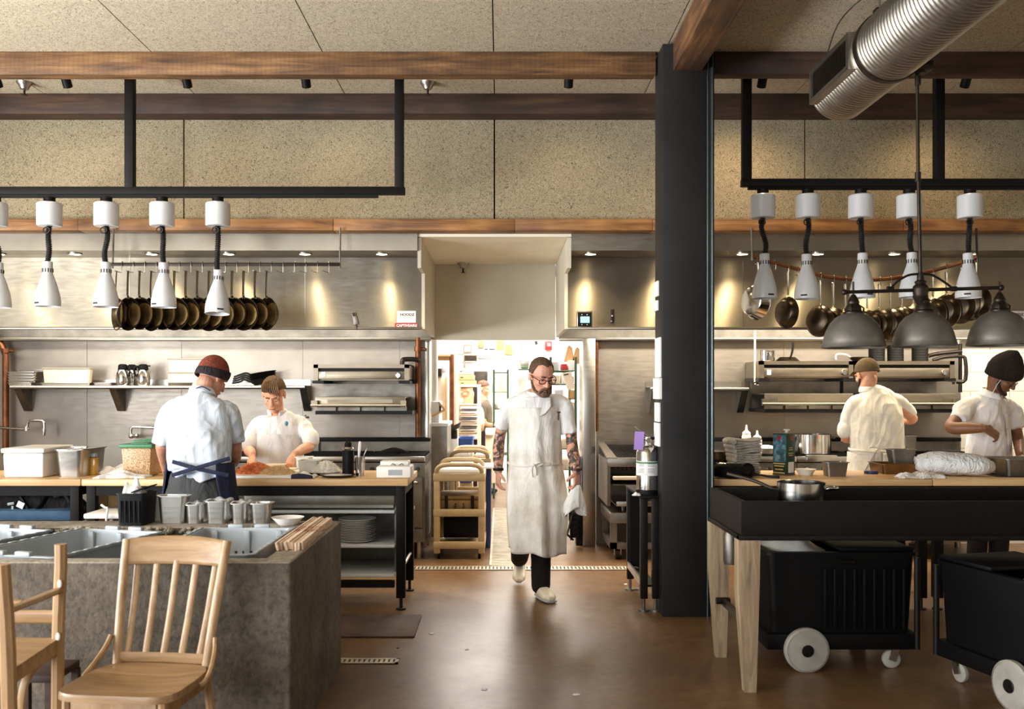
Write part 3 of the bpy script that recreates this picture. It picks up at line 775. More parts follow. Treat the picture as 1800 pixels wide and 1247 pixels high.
def salamander(label, x0, x1, vt, vb, lt, lb, knob_u, group):
    Yf = 9.08
    z1, z0, zl1, zl0 = Z(vt, Yf), Z(vb, Yf), Z(lt, 9.0), Z(lb, 9.0)
    g = thing('salamander_broiler', label, 'broiler', ((x0 + x1) / 2, 9.4, zl0), group)
    w = .045
    m = M().bb(x0, x1, Yf, Yf + .04, z1 - .035, z1).bb(x0, x0 + w, Yf, Yf + .04, z0, z1).bb(x1 - w, x1, Yf, Yf + .04, z0, z1)
    m.bb(x0, x1, Yf + .03, BACK - .01, z1 - .01, z1).bb(x0, x0 + .01, Yf + .03, BACK - .01, z0, z1).bb(x1 - .01, x1, Yf + .03, BACK - .01, z0, z1)
    m.bb(x0, x1, Yf + .04, BACK - .01, z0, z0 + .01)
    obj('cabinet', m, MAT['steel_warm'], g)
    obj('vent_slot', M().bb(x0 + w, x1 - w, Yf + .04, Yf + .06, z1 - .08, z1 - .03), MAT['dark_steel'], g)
    cp = obj('control_panel', M().bb(x0 + w, x1 - w, Yf + .008, Yf + .03, z0 + .012, z1 - .068, bev=.003), MAT['steel_warm'], g)
    kx = X(knob_u, Yf)
    obj('knob', M().lathe([(0, .03), (.022, .03), (.028, .02), (.030, 0)], (kx, Yf + .008, (z0 + z1) / 2 - .03), rot=RX(90), n=20).box((kx, Yf - .028, (z0 + z1) / 2 - .03), (.008, .012, .05)), MAT['steel_shiny'], g)
    obj('switch', M().bb(x0 + w + .03, x0 + w + .07, Yf + .002, Yf + .012, z0 + .03, z0 + .08, bev=.003), MAT['white_plastic'], g)
    obj('support_arm', M().bb(x0 - .01, x0 + .1, Yf - .01, BACK - .02, z0 - .03, z0 - .002).bb(x1 - .1, x1 + .01, Yf - .01, BACK - .02, z0 - .03, z0 - .002), MAT['dark_steel'], g)
    obj('back_plate', M().bb(x0 + .04, x1 + .02, 9.5, BACK - .012, zl0, z0 - .03), MAT['steel_dull'], g)
    dr = obj('drip_drawer', M().bb(x0 + .03, x1 - .03, 9.0, 9.03, zl0 + .075, zl1, bev=.004).bb(x0 + .03, x1 - .03, 9.03, 9.5, zl1 - .012, zl1).bb(x0 + .15, x1 - .15, 8.997, 9.0, zl0 + .11, zl1 - .025), MAT['steel_warm'], g)
    hz = zl0 + .085
    obj('handle', M().sweep([(x0 - .005, 8.965, hz), (x1 - .02, 8.965, hz)], .013, n=12).bb(x0 + .0, x0 + .06, 8.96, 9.01, hz - .015, hz + .05).bb(x1 - .07, x1 - .02, 8.96, 9.01, hz - .015, hz + .05), MAT['steel_warm'], dr)
    obj('base', M().bb(x0 + .03, x1 + .04, 9.02, BACK - .02, zl0, zl0 + .035), MAT['dark_steel'], g)
    for k in (1, 2, 3):
        x = x0 + (x1 - x0) * k / 4; obj('burner_slat', M().bb(x - .004, x + .004, 9.02, 9.04, zl0 + .03, zl0 + .08), MAT['dark_steel'], g)
    obj('burner_strip', M().bb(x0 + .04, x1 - .02, 9.04, 9.06, zl0 + .03, zl0 + .075), MAT['steel_dull'], g)
    return g
salamander('wall broiler above the range beside the copper pipe', X(551, 9.08), X(719, 9.08), 641, 669, 698, 729, 700, 'wall broilers')
salamander('wall broiler next to the black column, saucepan on its top', X(1335, 9.08), X(1500, 9.08), 635, 665, 692, 726, 1484, 'wall broilers')
salamander('wall broiler behind the capped cook, black pots on its top', X(1503, 9.08), X(1678, 9.08), 635, 665, 692, 726, 1660, 'wall broilers')

def pipe(name, label, cat, pts, r, mat, collars=(), sub=0):
    g = thing(name, label, cat, pts[len(pts) // 2])
    obj('tube', M().sweep(pts, r, n=14, sub=sub), mat, g)
    for c in collars:
        obj('collar', M().cyl(Vector(c) - Vector((0, 0, .022)), Vector(c) + Vector((0, 0, .022)), r * 1.35, n=14).cyl(Vector(c) + Vector((0, .0, 0)), Vector(c) + Vector((r * 2.6, 0, 0)), r * .5, n=10), mat, g)
    return g
pipe('copper_pipe', 'copper pipe bent at its top against the far end of the steel wall', 'pipe', [(X(-22, 9.5), 9.5, 2.10), (X(-6, 9.5), 9.5, 2.10), (X(4, 9.5), 9.5, 2.02), (X(10, 9.5), 9.5, 1.92), (X(10, 9.5), 9.5, 0.9)], .032, MAT['copper'], [(X(10, 9.5), 9.5, Z(617, 9.5))])
pipe('copper_pipe', 'copper pipe beside the doorway with an elbow to the broiler', 'pipe', [(X(735, 9.47), 9.47, 2.10), (X(735, 9.47), 9.47, 1.10)], .03, MAT['copper'], [(X(735, 9.47), 9.47, Z(614, 9.47))])
pipe('gas_elbow', 'brown pipe elbow joining the copper pipe to the broiler', 'pipe', [P(735, 634, 9.40), P(728, 632, 9.36), P(712, 632, 9.34), P(708, 634, 9.32), P(707, 641, 9.32)], .024, MAT['bronze'], sub=3)
pipe('copper_pipe', 'thin copper pipe at the edge of the steel door jamb', 'pipe', [(X(1046, 9.5) + .02, 9.5, 2.10), (X(1046, 9.5) + .02, 9.5, 1.15)], .014, MAT['copper'], [(X(1046, 9.5) + .02, 9.5, Z(612, 9.5))])
g = thing('gas_manifold', 'cluster of brown gas pipes with a tap at the end of the broilers', 'pipe', P(1680, 640, 9.3))
for pts, r in (([P(1688, 604, 9.35), P(1688, 690, 9.35)], .018), ([P(1632, 626, 9.3), P(1650, 622, 9.28), P(1690, 618, 9.3)], .020), ([P(1640, 634, 9.2), P(1660, 628, 9.2), P(1690, 627, 9.25), P(1697, 634, 9.25), P(1697, 668, 9.25), P(1682, 672, 9.25)], .018), ([P(1676, 652, 9.2), P(1676, 676, 9.2)], .012)):
    obj('tube', M().sweep(pts, r, n=12, sub=3), MAT['bronze'], g)
obj('tap', M().bb(X(1668, 9.2), X(1692, 9.2), 9.18, 9.22, Z(672, 9.2), Z(668, 9.2), bev=.004).cyl(P(1686, 605, 9.35), P(1686, 598, 9.35), .025, n=12), MAT['steel_shiny'], g)
pipe('supply_tube', 'thin pale tube with a small valve hanging beside the first broiler', 'pipe', [P(1327, 582, 9.2), P(1327, 672, 9.2)], .010, MAT['cream_plastic'])
obj('valve', M().ell(P(1330, 676, 9.2), (.03, .015, .016), n=12, m=8), MAT['steel_shiny'], bpy.data.objects['supply_tube'])

def tap(label, pts, loc):
    g = thing('pot_filler_tap', label, 'tap', loc)
    obj('spout', M().sweep(pts, .013, n=12, sub=4), MAT['steel_shiny'], g)
    return g
t1 = tap('steel pot filler with a hooked spout over the white crate', [P(-40, 750, 9.4), P(0, 752, 9.4), P(46, 755, 9.4), P(48, 752, 9.4), P(50, 742, 9.4), P(57, 740, 9.4), P(72, 740, 9.4), P(77, 743, 9.4), P(78, 756, 9.4), P(77, 766, 9.4)], P(48, 756, 9.5))
obj('joint', M().cyl(P(47, 757.5, 9.4), P(47, 750, 9.4), .022, n=14).cyl(P(77.5, 753, 9.4), P(77.5, 759, 9.4), .019, n=14), MAT['steel_shiny'], t1)
t2 = tap('steel wall tap with valve behind the green lidded container', [P(276, 739, 9.45), P(275, 751, 9.45), P(272, 752.5, 9.45), P(238, 751, 9.45), P(231, 754, 9.45), P(230, 766, 9.45)], P(231, 767, 9.5))
obj('valve', M().ell(P(231, 767, 9.45), (.03, .03, .025), n=14, m=8).cyl(P(231, 767, 9.45), P(242, 766, 9.42), .015, n=12).box(P(240, 766, 9.4), (.03, .03, .04), bev=.006).cyl(P(236, 767, 9.45), P(236, 767, 9.6), .02, n=12), MAT['steel_shiny'], t2)

# items on the long shelf
def sheet_tray(x0, x1, y0, y1, z, label, group=None, mat='steel'):
    return tag(obj('sheet_tray', M().pan(x0, x1, y0, y1, z, z + .026, taper=.96, rim=.008, r=.02), MAT[mat], at=((x0 + x1) / 2, (y0 + y1) / 2, z)), label, 'tray', group)
random.seed(5)
for k in range(6):
    x0 = X(20 - random.uniform(0, 1.5), 9.4); x1 = X((63, 70, 70, 70, 71, 92)[k], 9.4)
    lab = ['bottom sheet tray of the stack beside the copper pipe', 'second sheet tray up in the stack beside the copper pipe', 'third sheet tray up in the stack beside the copper pipe', 'fourth sheet tray up in the stack beside the copper pipe', 'fifth sheet tray up in the stack beside the copper pipe', 'topmost sheet tray of the stack, jutting over the white bin'][k]
    z = SHZ + .001 + k * .0275
    if k < 5: sheet_tray(x0, min(x1, X(66, 9.3)), 9.31, 9.57, z, lab, 'sheet trays on the shelf')
    else: sheet_tray(x0, x1, 9.47, 9.57, z, lab, 'sheet trays on the shelf')
sheet_tray(X(67, 9.3), X(158, 9.3), 9.31, 9.57, SHZ + .001, 'wide sheet tray under the cream bin', 'sheet trays on the shelf')
sheet_tray(X(160, 9.3), X(195, 9.3), 9.32, 9.56, SHZ + .001, 'small shallow tray on the shelf between the cream bin and the flasks', 'sheet trays on the shelf')
tag(obj('storage_bin', M().pan(X(71, 9.35), X(160, 9.35), 9.34, 9.46, SHZ + .012, Z(647, 9.35), taper=.94, rim=.012, r=.03), MAT['cream_plastic'], at=(X(115, 9.35), 9.44, SHZ + .012)), 'single cream plastic bin on a sheet tray', 'bin')
for (u, y, lab) in ((216, 9.36, 'steel flask with black lid, front one next to the trays'), (232, 9.48, 'steel flask with black lid, standing behind the other two'), (252, 9.38, 'steel flask with spout, next to the white tubs')):
    loc = (X(u, y), y, SHZ)
    g = thing('coffee_flask', lab, 'flask', loc, 'coffee flasks on the shelf')
    obj('body', M().lathe([(0, 0), (.060, 0), (.064, .01), (.066, .06), (.060, .12), (.045, .155), (0, .155)], n=24), MAT['steel_shiny'], g, world=False)
    obj('lid', M().lathe([(.046, .152), (.048, .16), (.044, .20), (.030, .212), (0, .214)], n=24).box((.05, 0, .195), (.04, .018, .012), bev=.003), MAT['black_plastic'], g, world=False)
    s = 1 if u < 240 else -1
    obj('handle', M().sweep([(s * .044, -.01, .185), (s * .075, -.03, .18), (s * .082, -.035, .14), (s * .068, -.02, .09)], (.009), n=8, sub=4), MAT['black_plastic'], g, world=False)
for k, lab in enumerate(('lower white tub of two stacked behind the rust beanie', 'upper white tub of two stacked behind the rust beanie')):
    z = SHZ + .001 + k * .135
    tag(obj('food_tub', M().pan(X(295, 9.4), X(366, 9.4), 9.32, 9.57, z, z + .134, taper=.93, rim=.012, r=.03), MAT['cream_plastic'], at=(X(330, 9.4), 9.44, z)), lab, 'tub', 'stacked white tubs')
sheet_tray(X(300, 9.4), X(345, 9.4), 9.285, 9.318, SHZ + .001, 'dark tray edge under the stacked white tubs', 'sheet trays on the shelf', 'iron_pan')
for k, lab in enumerate(('lowest black pan of the nested stack behind the young cook', 'second black pan of the nested stack behind the young cook', 'third black pan of the nested stack behind the young cook', 'top black pan of the nested stack behind the young cook')):
    g = thing('frying_pan', lab, 'pan', (X(463, 9.42), 9.42, SHZ + .015 + k * .022), 'nested black pans on the shelf')
    Rm = RY(-10)
    obj('body', M().lathe([(0, 0), (.085, 0), (.135, .05), (.138, .05), (.09, .006), (0, .006)], rot=Rm, n=28), MAT['black'], g, world=False)
    obj('handle', M().sweep([Rm @ Vector((-.12, -.02 + k * .012, .04)), Rm @ Vector((-.17, -.03 + k * .015, .075)), Rm @ Vector((-.22 - .02 * k, -.03 + k * .02, .072 - .012)), Rm @ Vector((-.30, -.03 + k * .02, .06))], [(.01, .006)] * 4, n=8, sub=3), MAT['black'], g, world=False)

# items on top of the broilers
def pot(name, label, cat, c, r, h, mat, handles=(), group=None, hmat=None):
    g = thing(name, label, cat, c, group)
    obj('body', M().lathe([(0, 0), (r - .006, 0), (r, .008), (r, h), (r + .004, h + .002), (r - .004, h), (r - .005, .01), (r - .01, .006), (0, .006)], n=36), MAT[mat], g, world=False)
    for hd in handles:
        if hd == 'ears':
            for s in (-1, 1):
                obj('handle', M().sweep([(s * r, -.035, h * .8), (s * (r + .03), -.03, h * .82), (s * (r + .036), 0, h * .82), (s * (r + .03), .03, h * .82), (s * r, .035, h * .8)], .006, n=8, sub=3), MAT['steel_shiny'], g, world=False)
        else:
            obj('handle', M().sweep(hd, [(.010, .006)] * len(hd), n=10, sub=4), MAT[hmat if hmat and len(hd) == 5 else 'steel_shiny'], g, world=False)
    return g
SALT = Z(635, 9.08)
pot('saucepan', 'small steel saucepan on the broiler top', 'saucepan', (X(1347, 9.25), 9.25, SALT), .08, .105, 'steel_shiny', [[(-.02, -.085, .06), (-.02, -.10, .085), (0, -.10, .095), (.02, -.10, .085), (.02, -.085, .06)]])
g = thing('frying_pan', 'upturned pan with its black handle pointing up on the broiler', 'pan', (X(1384, 9.3), 9.3, SALT))
obj('body', M().lathe([(.125, 0), (.12, .006), (.075, .045), (0, .047)], n=30), MAT['iron_pan'], g, world=False)
obj('handle', M().sweep([(-.01, -.10, .02), (0, -.125, .06), (.012, -.13, .12), (.018, -.125, .185)], [(.009, .006), (.011, .008), (.013, .009), (.012, .008)], n=10, sub=4), MAT['black_plastic'], g, world=False)
g = thing('frying_pan', 'frying pan with pale curled handle lying on the broiler above the cap', 'pan', (X(1515, 9.3), 9.3, SALT))
obj('body', M().lathe([(0, 0), (.08, 0), (.125, .045), (.122, .045), (.078, .005), (0, .005)], n=30), MAT['iron_pan'], g, world=False)
obj('handle', M().sweep([(-.11, 0, .04), (-.16, -.02, .07), (-.25, -.04, .075), (-.275, -.045, .055), (-.27, -.045, .02)], [(.008, .006)] * 5, n=10, sub=4), MAT['cream_plastic'], g, world=False)
for u, lab in ((1541, 'black ridged pot on the broiler, next to the capped cook'), (1574, 'black ridged pot on the broiler, middle of three'), (1617, 'black ridged pot on the broiler, next to the gas pipes')):
    g = thing('cast_pot', lab, 'pot', (X(u, 9.25), 9.25, SALT), 'black pots on the broiler')
    prof = [(0, 0), (.075, 0)]
    for k in range(9): prof += [(.078, .01 + k * .016), (.074, .018 + k * .016)]
    obj('body', M().lathe(prof + [(.080, .16), (.072, .16), (.070, .02), (0, .02)], n=28), MAT['black'], g, world=False)
    for s in (-1, 1): obj('lug', M().box((s * .09, 0, .14), (.03, .03, .012), bev=.004), MAT['black'], g, world=False)

# stickers, thermometers, control panel on the hoods
def textobj(s, loc, size, mat, parent, rot=(math.pi / 2, 0, 0), bold=0.0, align='CENTER'):
    c = bpy.data.curves.new('lettering', 'FONT'); c.body = s; c.size = size; c.align_x = align; c.align_y = 'CENTER'; c.extrude = .0006; c.offset = bold
    o = bpy.data.objects.new('lettering', c); COL.objects.link(o); o.location = loc; o.rotation_euler = rot
    dg = bpy.context.evaluated_depsgraph_get(); me = bpy.data.meshes.new_from_object(o.evaluated_get(dg)); bpy.data.objects.remove(o)
    o = bpy.data.objects.new('lettering', me); COL.objects.link(o); me.materials.clear(); me.materials.append(mat)
    o.location = Vector(loc) - origin_of(parent); o.rotation_euler = rot; o.parent = parent
    return o
HF = 8.298
for u0, lab in ((715, 'white and red notice sticker at the hood end by the doorway'), (1785, 'white and red notice sticker on the hood above the dark beanie')):
    p = P(u0, 565, HF)
    g = thing('hood_sticker', lab, 'sticker', p)
    obj('card', M().bb(X(u0 - 17, HF), X(u0 + 16, HF), HF - .003, HF + .001, Z(567.5, HF), Z(547, HF)), MAT['paper'], g)
    obj('red_band', M().bb(X(u0 - 21, HF), X(u0 + 20, HF), HF - .005, HF + .001, Z(577, HF), Z(568.5, HF)), MAT['red'], g)
    textobj('HOODZ', (X(u0 + 1, HF), HF - .0045, Z(553.5, HF)), .033, MAT['ink'], g, bold=.0008)
    textobj('CAPTIVEAIRE', (X(u0, HF), HF - .0065, Z(572.8, HF)), .031, MAT['paper'], g, bold=.0008)
    m = M()
    for k in range(3): m.bb(X(u0 - 10 + k * 2, HF), X(u0 + 9 - k, HF), HF - .0045, HF - .003, Z(558.6 + k * 2.4, HF), Z(558 + k * 2.4, HF))
    obj('fine_print', m, MAT['tub'], g)
g = thing('thermometer', 'grey pocket thermometer stuck at a slant on the hood', 'thermometer', P(625, 563, HF))
Rm = RY(-14)
obj('case', M().box(P(624, 560, HF - .01), (.042, .014, .115), rot=Rm, bev=.006), MAT['steel_dull'], g)
obj('display', M().box(P(622.5, 553, HF - .018), (.028, .003, .03), rot=Rm), MAT['ink'], g)
obj('probe', M().cyl(P(626.5, 572, HF - .01), P(628, 580, HF - .01), .006, n=8), MAT['ink'], g)
g = thing('control_panel', 'black touch panel with lit blue screen on the hood corner', 'control panel', P(1027, 562, HF))
obj('bezel', M().bb(X(1014, HF), X(1041, HF), HF - .012, HF, Z(576, HF), Z(547, HF), bev=.003), MAT['steel'], g)
obj('panel', M().bb(X(1015.5, HF), X(1039.5, HF), HF - .014, HF - .011, Z(574.5, HF), Z(549.5, HF)), MAT['black_plastic'], g)
obj('lit_screen', M().bb(X(1020, HF), X(1036, HF), HF - .016, HF - .013, Z(568, HF), Z(557, HF)), MAT['screen'], g)
m = M()
for u in (1023, 1032):
    for v in (553.5, 571): m.ell(P(u, v, HF - .0145), (.004, .002, .004), n=8, m=6)
obj('button', m, MAT['paper'], g)
g = thing('key_switch', 'small dark key switch on the golden hood front', 'switch', P(1075.5, 556, HF))
obj('plate', M().bb(X(1073, HF), X(1079, HF), HF - .008, HF, Z(568, HF), Z(544, HF), bev=.002), MAT['bronze'], g)
obj('key', M().ell(P(1076, 556, HF - .012), (.008, .008, .008), n=8, m=6).ell(P(1075.5, 565, HF - .01), (.010, .006, .012), n=8, m=6), MAT['steel_shiny'], g)
# =================================================================== RANGES AND GRILL
def kitchen_range(label, x0, x1, group='ranges along the back wall', door=True):
    yf = 8.67; zt = .955
    g = thing('gas_range', label, 'range', ((x0 + x1) / 2, 9.1, 0), group)
    obj('front_rail', M().bb(x0, x1, yf, yf + .05, zt - .05, zt, bev=.008), MAT['steel'], g)
    obj('cooktop', M().bb(x0, x1, yf + .05, 9.44, zt - .09, zt - .012), MAT['dark_steel'], g)
    m = M()
    nx = max(1, round((x1 - x0) / .3))
    for i in range(nx):
        for j in range(2):
            cx = x0 + (x1 - x0) * (i + .5) / nx; cy = yf + .23 + j * .33
            for k in range(5): m.bb(cx - .13, cx + .13, cy - .13 + k * .065 - .006, cy - .13 + k * .065 + .006, zt - .012, zt + .008)
            m.bb(cx - .006, cx + .006, cy - .14, cy + .14, zt - .012, zt + .004)
    obj('pot_grate', m, MAT['black'], g)
    obj('back_riser', M().bb(x0 + .01, x1 - .01, 9.44, 9.47, zt - .05, Z(775, 9.44)), MAT['steel_dull'], g)
    obj('riser_rail', M().bb(x0 + .005, x1 - .005, 9.40, 9.52, Z(776, 9.44), Z(769.5, 9.44), bev=.004), MAT['black'], g)
    obj('knob_panel', M().bb(x0, x1, yf + .02, yf + .04, zt - .17, zt - .06), MAT['steel_dull'], g)
    for i in range(nx * 2):
        cx = x0 + (x1 - x0) * (i + .5) / (nx * 2)
        obj('knob', M().lathe([(0, .028), (.018, .028), (.024, 0)], (cx, yf + .02, zt - .115), rot=RX(90), n=14), MAT['steel_shiny'], g)
    obj('body', M().bb(x0, x1, yf + .04, 9.44, .16, zt - .09), MAT['steel_dull'], g)
    d = obj('oven_door', M().bb(x0 + .02, x1 - .02, yf, yf + .04, .30, zt - .19, bev=.006), MAT['steel_dull'], g)
    obj('handle', M().cyl((x0 + .06, yf - .04, zt - .235), (x1 - .06, yf - .04, zt - .235), .013, n=12).bb(x0 + .06, x0 + .08, yf - .04, yf, zt - .245, zt - .225).bb(x1 - .08, x1 - .06, yf - .04, yf, zt - .245, zt - .225), MAT['steel_shiny'], d)
    obj('rating_plate', M().bb(x1 - .14, x1 - .09, yf - .003, yf, .47, .50), MAT['paper'], d)
    obj('kick_panel', M().bb(x0 + .02, x1 - .02, yf + .005, yf + .035, .165, .285), MAT['steel_dull'], g)
    for sx in (x0 + .06, x1 - .06):
        for sy in (yf + .1, 9.38): obj('leg', M().cyl((sx, sy, 0), (sx, sy, .16), .022, n=12), MAT['steel'], g)
    return g
xa, xb, xc = X(352, 9), X(549, 9.05), X(752, 9.05)
kitchen_range('gas range behind the young cook', xa, xb - .006)
kitchen_range('gas range below the wall broiler, next to the doorway', xb, xc)
kitchen_range('gas range behind the black column, with the tall steel pot', 1.72, 2.74)
kitchen_range('gas range in front of the capped cook', 2.746, 3.72)
kitchen_range('gas range behind the dark beanie cook', 3.726, 4.62)
obj('wok_tool', M().sweep([P(668, 799, 9.1), P(690, 796, 9.1), P(702, 794, 9.1), P(718, 797, 9.1)], [(.03, .012), (.05, .02), (.03, .012), (.012, .008)], n=10, sub=3), MAT['black'])
tag(bpy.data.objects['wok_tool'], 'small black pan lying on the range beside the doorway', 'pan')
pot('stock_pot', 'wide shiny steel pot with two ear handles on the range', 'stock pot', (X(1428, 8.95), 8.95, .964), .172, .185, 'steel_shiny', ['ears'])
tag(obj('stove_cover', M().bb(X(1410, 8.75), X(1462, 8.75), 8.6, 8.66, Z(812, 8.6), Z(801, 8.6), bev=.004), MAT['steel']), 'short steel front plate of the range below the big pot', 'cover')
# mixing bowl and tray beside the towels
pot('flour_tray', 'tray with white dough on the range behind the oil tin', 'tray', (X(1347, 8.9), 8.9, .964), .10, .05, 'steel_dull')
tag(obj('dough', M().ell((X(1347, 8.9), 8.9, 1.02), (.085, .08, .03), n=20, m=10), MAT['white_plastic']), 'soft white dough heaped in the tray behind the oil tin', 'dough')

# charcoal grill on its stand
g = thing('char_grill', 'steel char grill with sloped bar grate beside the passage', 'grill', (1.3, 9.0, .5))
gx0, gx1 = .985, 1.66
m = M()
def slab(m, a, b, c, d, t):
    a, b, c, d = map(Vector, (a, b, c, d)); nrm = (b - a).cross(d - a).normalized() * t
    v = [m.bm.verts.new(p) for p in (a, b, c, d)] + [m.bm.verts.new(p - nrm) for p in (a, b, c, d)]
    for f in ((0, 1, 2, 3), (7, 6, 5, 4), (0, 4, 5, 1), (1, 5, 6, 2), (2, 6, 7, 3), (3, 7, 4, 0)): m.bm.faces.new([v[i] for i in f])
    return m
m.bb(gx0, gx0 + .03, 8.67, 9.5, .50, .93)
slab(m, (gx0, 8.66, .945), (gx0 + .09, 8.66, .945), (gx0 + .06, 9.5, 1.05), (gx0, 9.5, 1.05), .02)
m.bb(gx0, gx1, 8.66, 8.70, .86, .945, bev=.006).bb(gx1 - .03, gx1, 8.67, 9.5, .50, .93).bb(gx0, gx1, 9.46, 9.5, .5, 1.06)
obj('casing', m, MAT['steel'], g)
m = M()
for k in range(26):
    x = gx0 + .10 + k * .021
    m.sweep([(x, 8.72, .93), (x - .008, 9.44, 1.02)], .005, n=6)
obj('bar_grate', m, MAT['black'], g)
obj('fire_box', M().bb(gx0 + .04, gx1 - .04, 8.72, 9.45, .78, .80), MAT['black'], g)
obj('burner_panel', M().bb(gx0 + .03, gx1 - .03, 8.69, 8.72, .80, .86), MAT['dark_steel'], g)
m = M()
for k in range(7): m.cyl((gx0 + .08 + k * .04, 8.69, .845), (gx0 + .08 + k * .04, 8.66, .845), .012, n=8)
obj('jet', m, MAT['bronze'], g)
obj('front_shelf', M().bb(gx0 + .05, gx1 - .05, 8.60, 8.70, .745, .775, bev=.004), MAT['cream_plastic'], g)
obj('drip_pan', M().bb(gx0 + .08, gx1 - .05, 8.63, 8.66, .50, .545, bev=.004).bb(gx0 + .08, gx1 - .05, 8.66, 9.4, .50, .51), MAT['steel'], g)
obj('lower_shelf', M().bb(gx0 + .05, gx1 - .03, 8.66, 9.4, .69, .70), MAT['steel_dull'], g)
g = thing('equipment_stand', 'low steel stand on casters under the char grill', 'stand', (1.3, 9.0, 0))
m = M().bb(gx0 + .02, gx1, 8.64, 9.45, .34, .44, bev=.01)
obj('top', m, MAT['steel_dull'], g)
m = M()
for x in (gx0 + .06, gx1 - .06):
    for y in (8.70, 9.4): m.bb(x - .03, x + .03, y - .03, y + .03, .10, .34)
m.bb(gx0 + .03, gx1 - .03, 8.67, 8.73, .10, .16).bb(gx0 + .03, gx0 + .09, 8.7, 9.4, .10, .16).bb(gx1 - .09, gx1 - .03, 8.7, 9.4, .10, .16)
obj('frame', m, MAT['steel_dull'], g)
obj('grill_foot', M().cyl((gx0 + .16, 8.78, .44), (gx0 + .16, 8.78, .50), .014, n=10).cyl((gx1 - .16, 8.78, .44), (gx1 - .16, 8.78, .50), .014, n=10).cyl((gx0 + .16, 9.35, .44), (gx0 + .16, 9.35, .50), .014, n=10), MAT['steel_shiny'], g)
for x in (gx0 + .10, gx1 - .10):
    for y in (8.72, 9.38):
        o = obj('caster', M().cyl((x - .02, y, .05), (x + .02, y, .05), .05, n=20), MAT['bronze'], g)
        obj('fork', M().bb(x - .035, x - .024, y - .02, y + .02, .04, .11).bb(x + .024, x + .035, y - .02, y + .02, .04, .11), MAT['steel'], o)

# =================================================================== PREP COUNTERS
CT = .935
YF, YB = 6.65, 7.40
def prep_table(label, x0, x1, legs=True, hidden_left=False):
    g = thing('prep_table', label, 'table', ((x0 + x1) / 2, 7.02, 0))
    obj('tabletop', M().bb(x0, x1, YF, YB, CT - .048, CT, bev=.006), MAT['counter'], g)
    obj('apron', M().bb(x0 + .03, x1 - .03, YF + .035, YF + .065, CT - .12, CT - .049).bb(x0 + .03, x1 - .03, YB - .065, YB - .035, CT - .12, CT - .049).bb(x0 + .03, x0 + .06, YF + .05, YB - .05, CT - .12, CT - .049).bb(x1 - .06, x1 - .03, YF + .05, YB - .05, CT - .12, CT - .049), MAT['black'], g)
    for lx in (x0 + .055, x1 - .055):
        for ly in (YF + .06, YB - .06):
            l = obj('leg', M().bb(lx - .032, lx + .032, ly - .032, ly + .032, .085, CT - .05, bev=.004), MAT['black'], g)
            obj('foot', M().cyl((lx, ly, .0), (lx, ly, .012), .036, n=16).cyl((lx, ly, .012), (lx, ly, .09), .012, n=10), MAT['bronze'], l)
    return g
JX = X(142, YF)
T1 = prep_table('butcher block prep table with the white crate and steel pan on top', -5.1, JX - .003)
T2 = prep_table('butcher block prep table where the young cook chops, plates on its shelf', JX + .003, X(717, YF))
T3 = prep_table('butcher block counter with towels and oil tin beside the black column', 1.50, X(1640, YF) - .003)
T4 = prep_table('butcher block counter in front of the dark beanie cook', X(1640, YF) + .003, 5.6)
# shelves of the chopping table
tx0, tx1 = JX + .12, X(717, YF) - .10
for z, lab in ((Z(899, YF), None), (Z(960, YF), None), (Z(1012, YF), None)):
    obj('shelf', M().bb(tx0 if z < .4 else tx0, tx1, YF + .04, YB - .1, z - .022, z, bev=.004), MAT['white'], T2)
obj('lower_beam', M().bb(tx0, tx1, YF + .03, YF + .07, .24 - .08, .24 - .03), MAT['black'], T2)
obj('back_panel', M().bb(tx0, tx1, YB - .1, YB - .09, .25, .72), MAT['steel_dull'], T2)
obj('side_panel', M().bb(tx1 - .006, tx1 + .006, YF + .1, YB - .1, .26, CT - .12), MAT['steel_dull'], T2)
obj('side_rail', M().sweep([(X(717, YF) - .045, YF + .1, .30), (X(717, YF) - .045, YB - .1, .30)], .012, n=8), MAT['steel'], T2)
tag(obj('drawer_box', M().bb(X(425, YF), X(692, YF), YF + .06, YF + .5, Z(892, YF), Z(866, YF), bev=.008).bb(X(425, YF), X(690, YF), YF + .05, YF + .07, Z(895, YF), Z(890, YF)), MAT['steel_dull']), 'long grey steel box on the top shelf under the chopping table', 'box')
random.seed(9)
PZ = Z(960, YF) + .001
for k in range(13):
    z = PZ + k * .0125
    cx = X(628, YF + .2) + random.uniform(-.004, .004)
    tag(obj('plate', M().lathe([(0, 0), (.085, 0), (.115, .010), (.136, .018), (.137, .0205), (.112, .014), (.085, .005), (0, .005)], n=36), MAT['ceramic'], at=(cx, YF + .2, z), world=False),
        ['bottom white plate of the stack on the table shelf', 'second lowest plate of the white stack', 'third lowest plate of the white stack', 'fourth lowest plate of the white stack', 'fifth lowest plate of the white stack', 'sixth lowest plate of the white stack', 'middle plate of the white stack', 'sixth plate from the top of the white stack', 'fifth plate from the top of the white stack', 'fourth plate from the top of the white stack', 'third plate from the top of the white stack', 'second plate from the top of the white stack', 'top white plate of the stack under the chopping table'][k], 'plate', 'stacked white plates')
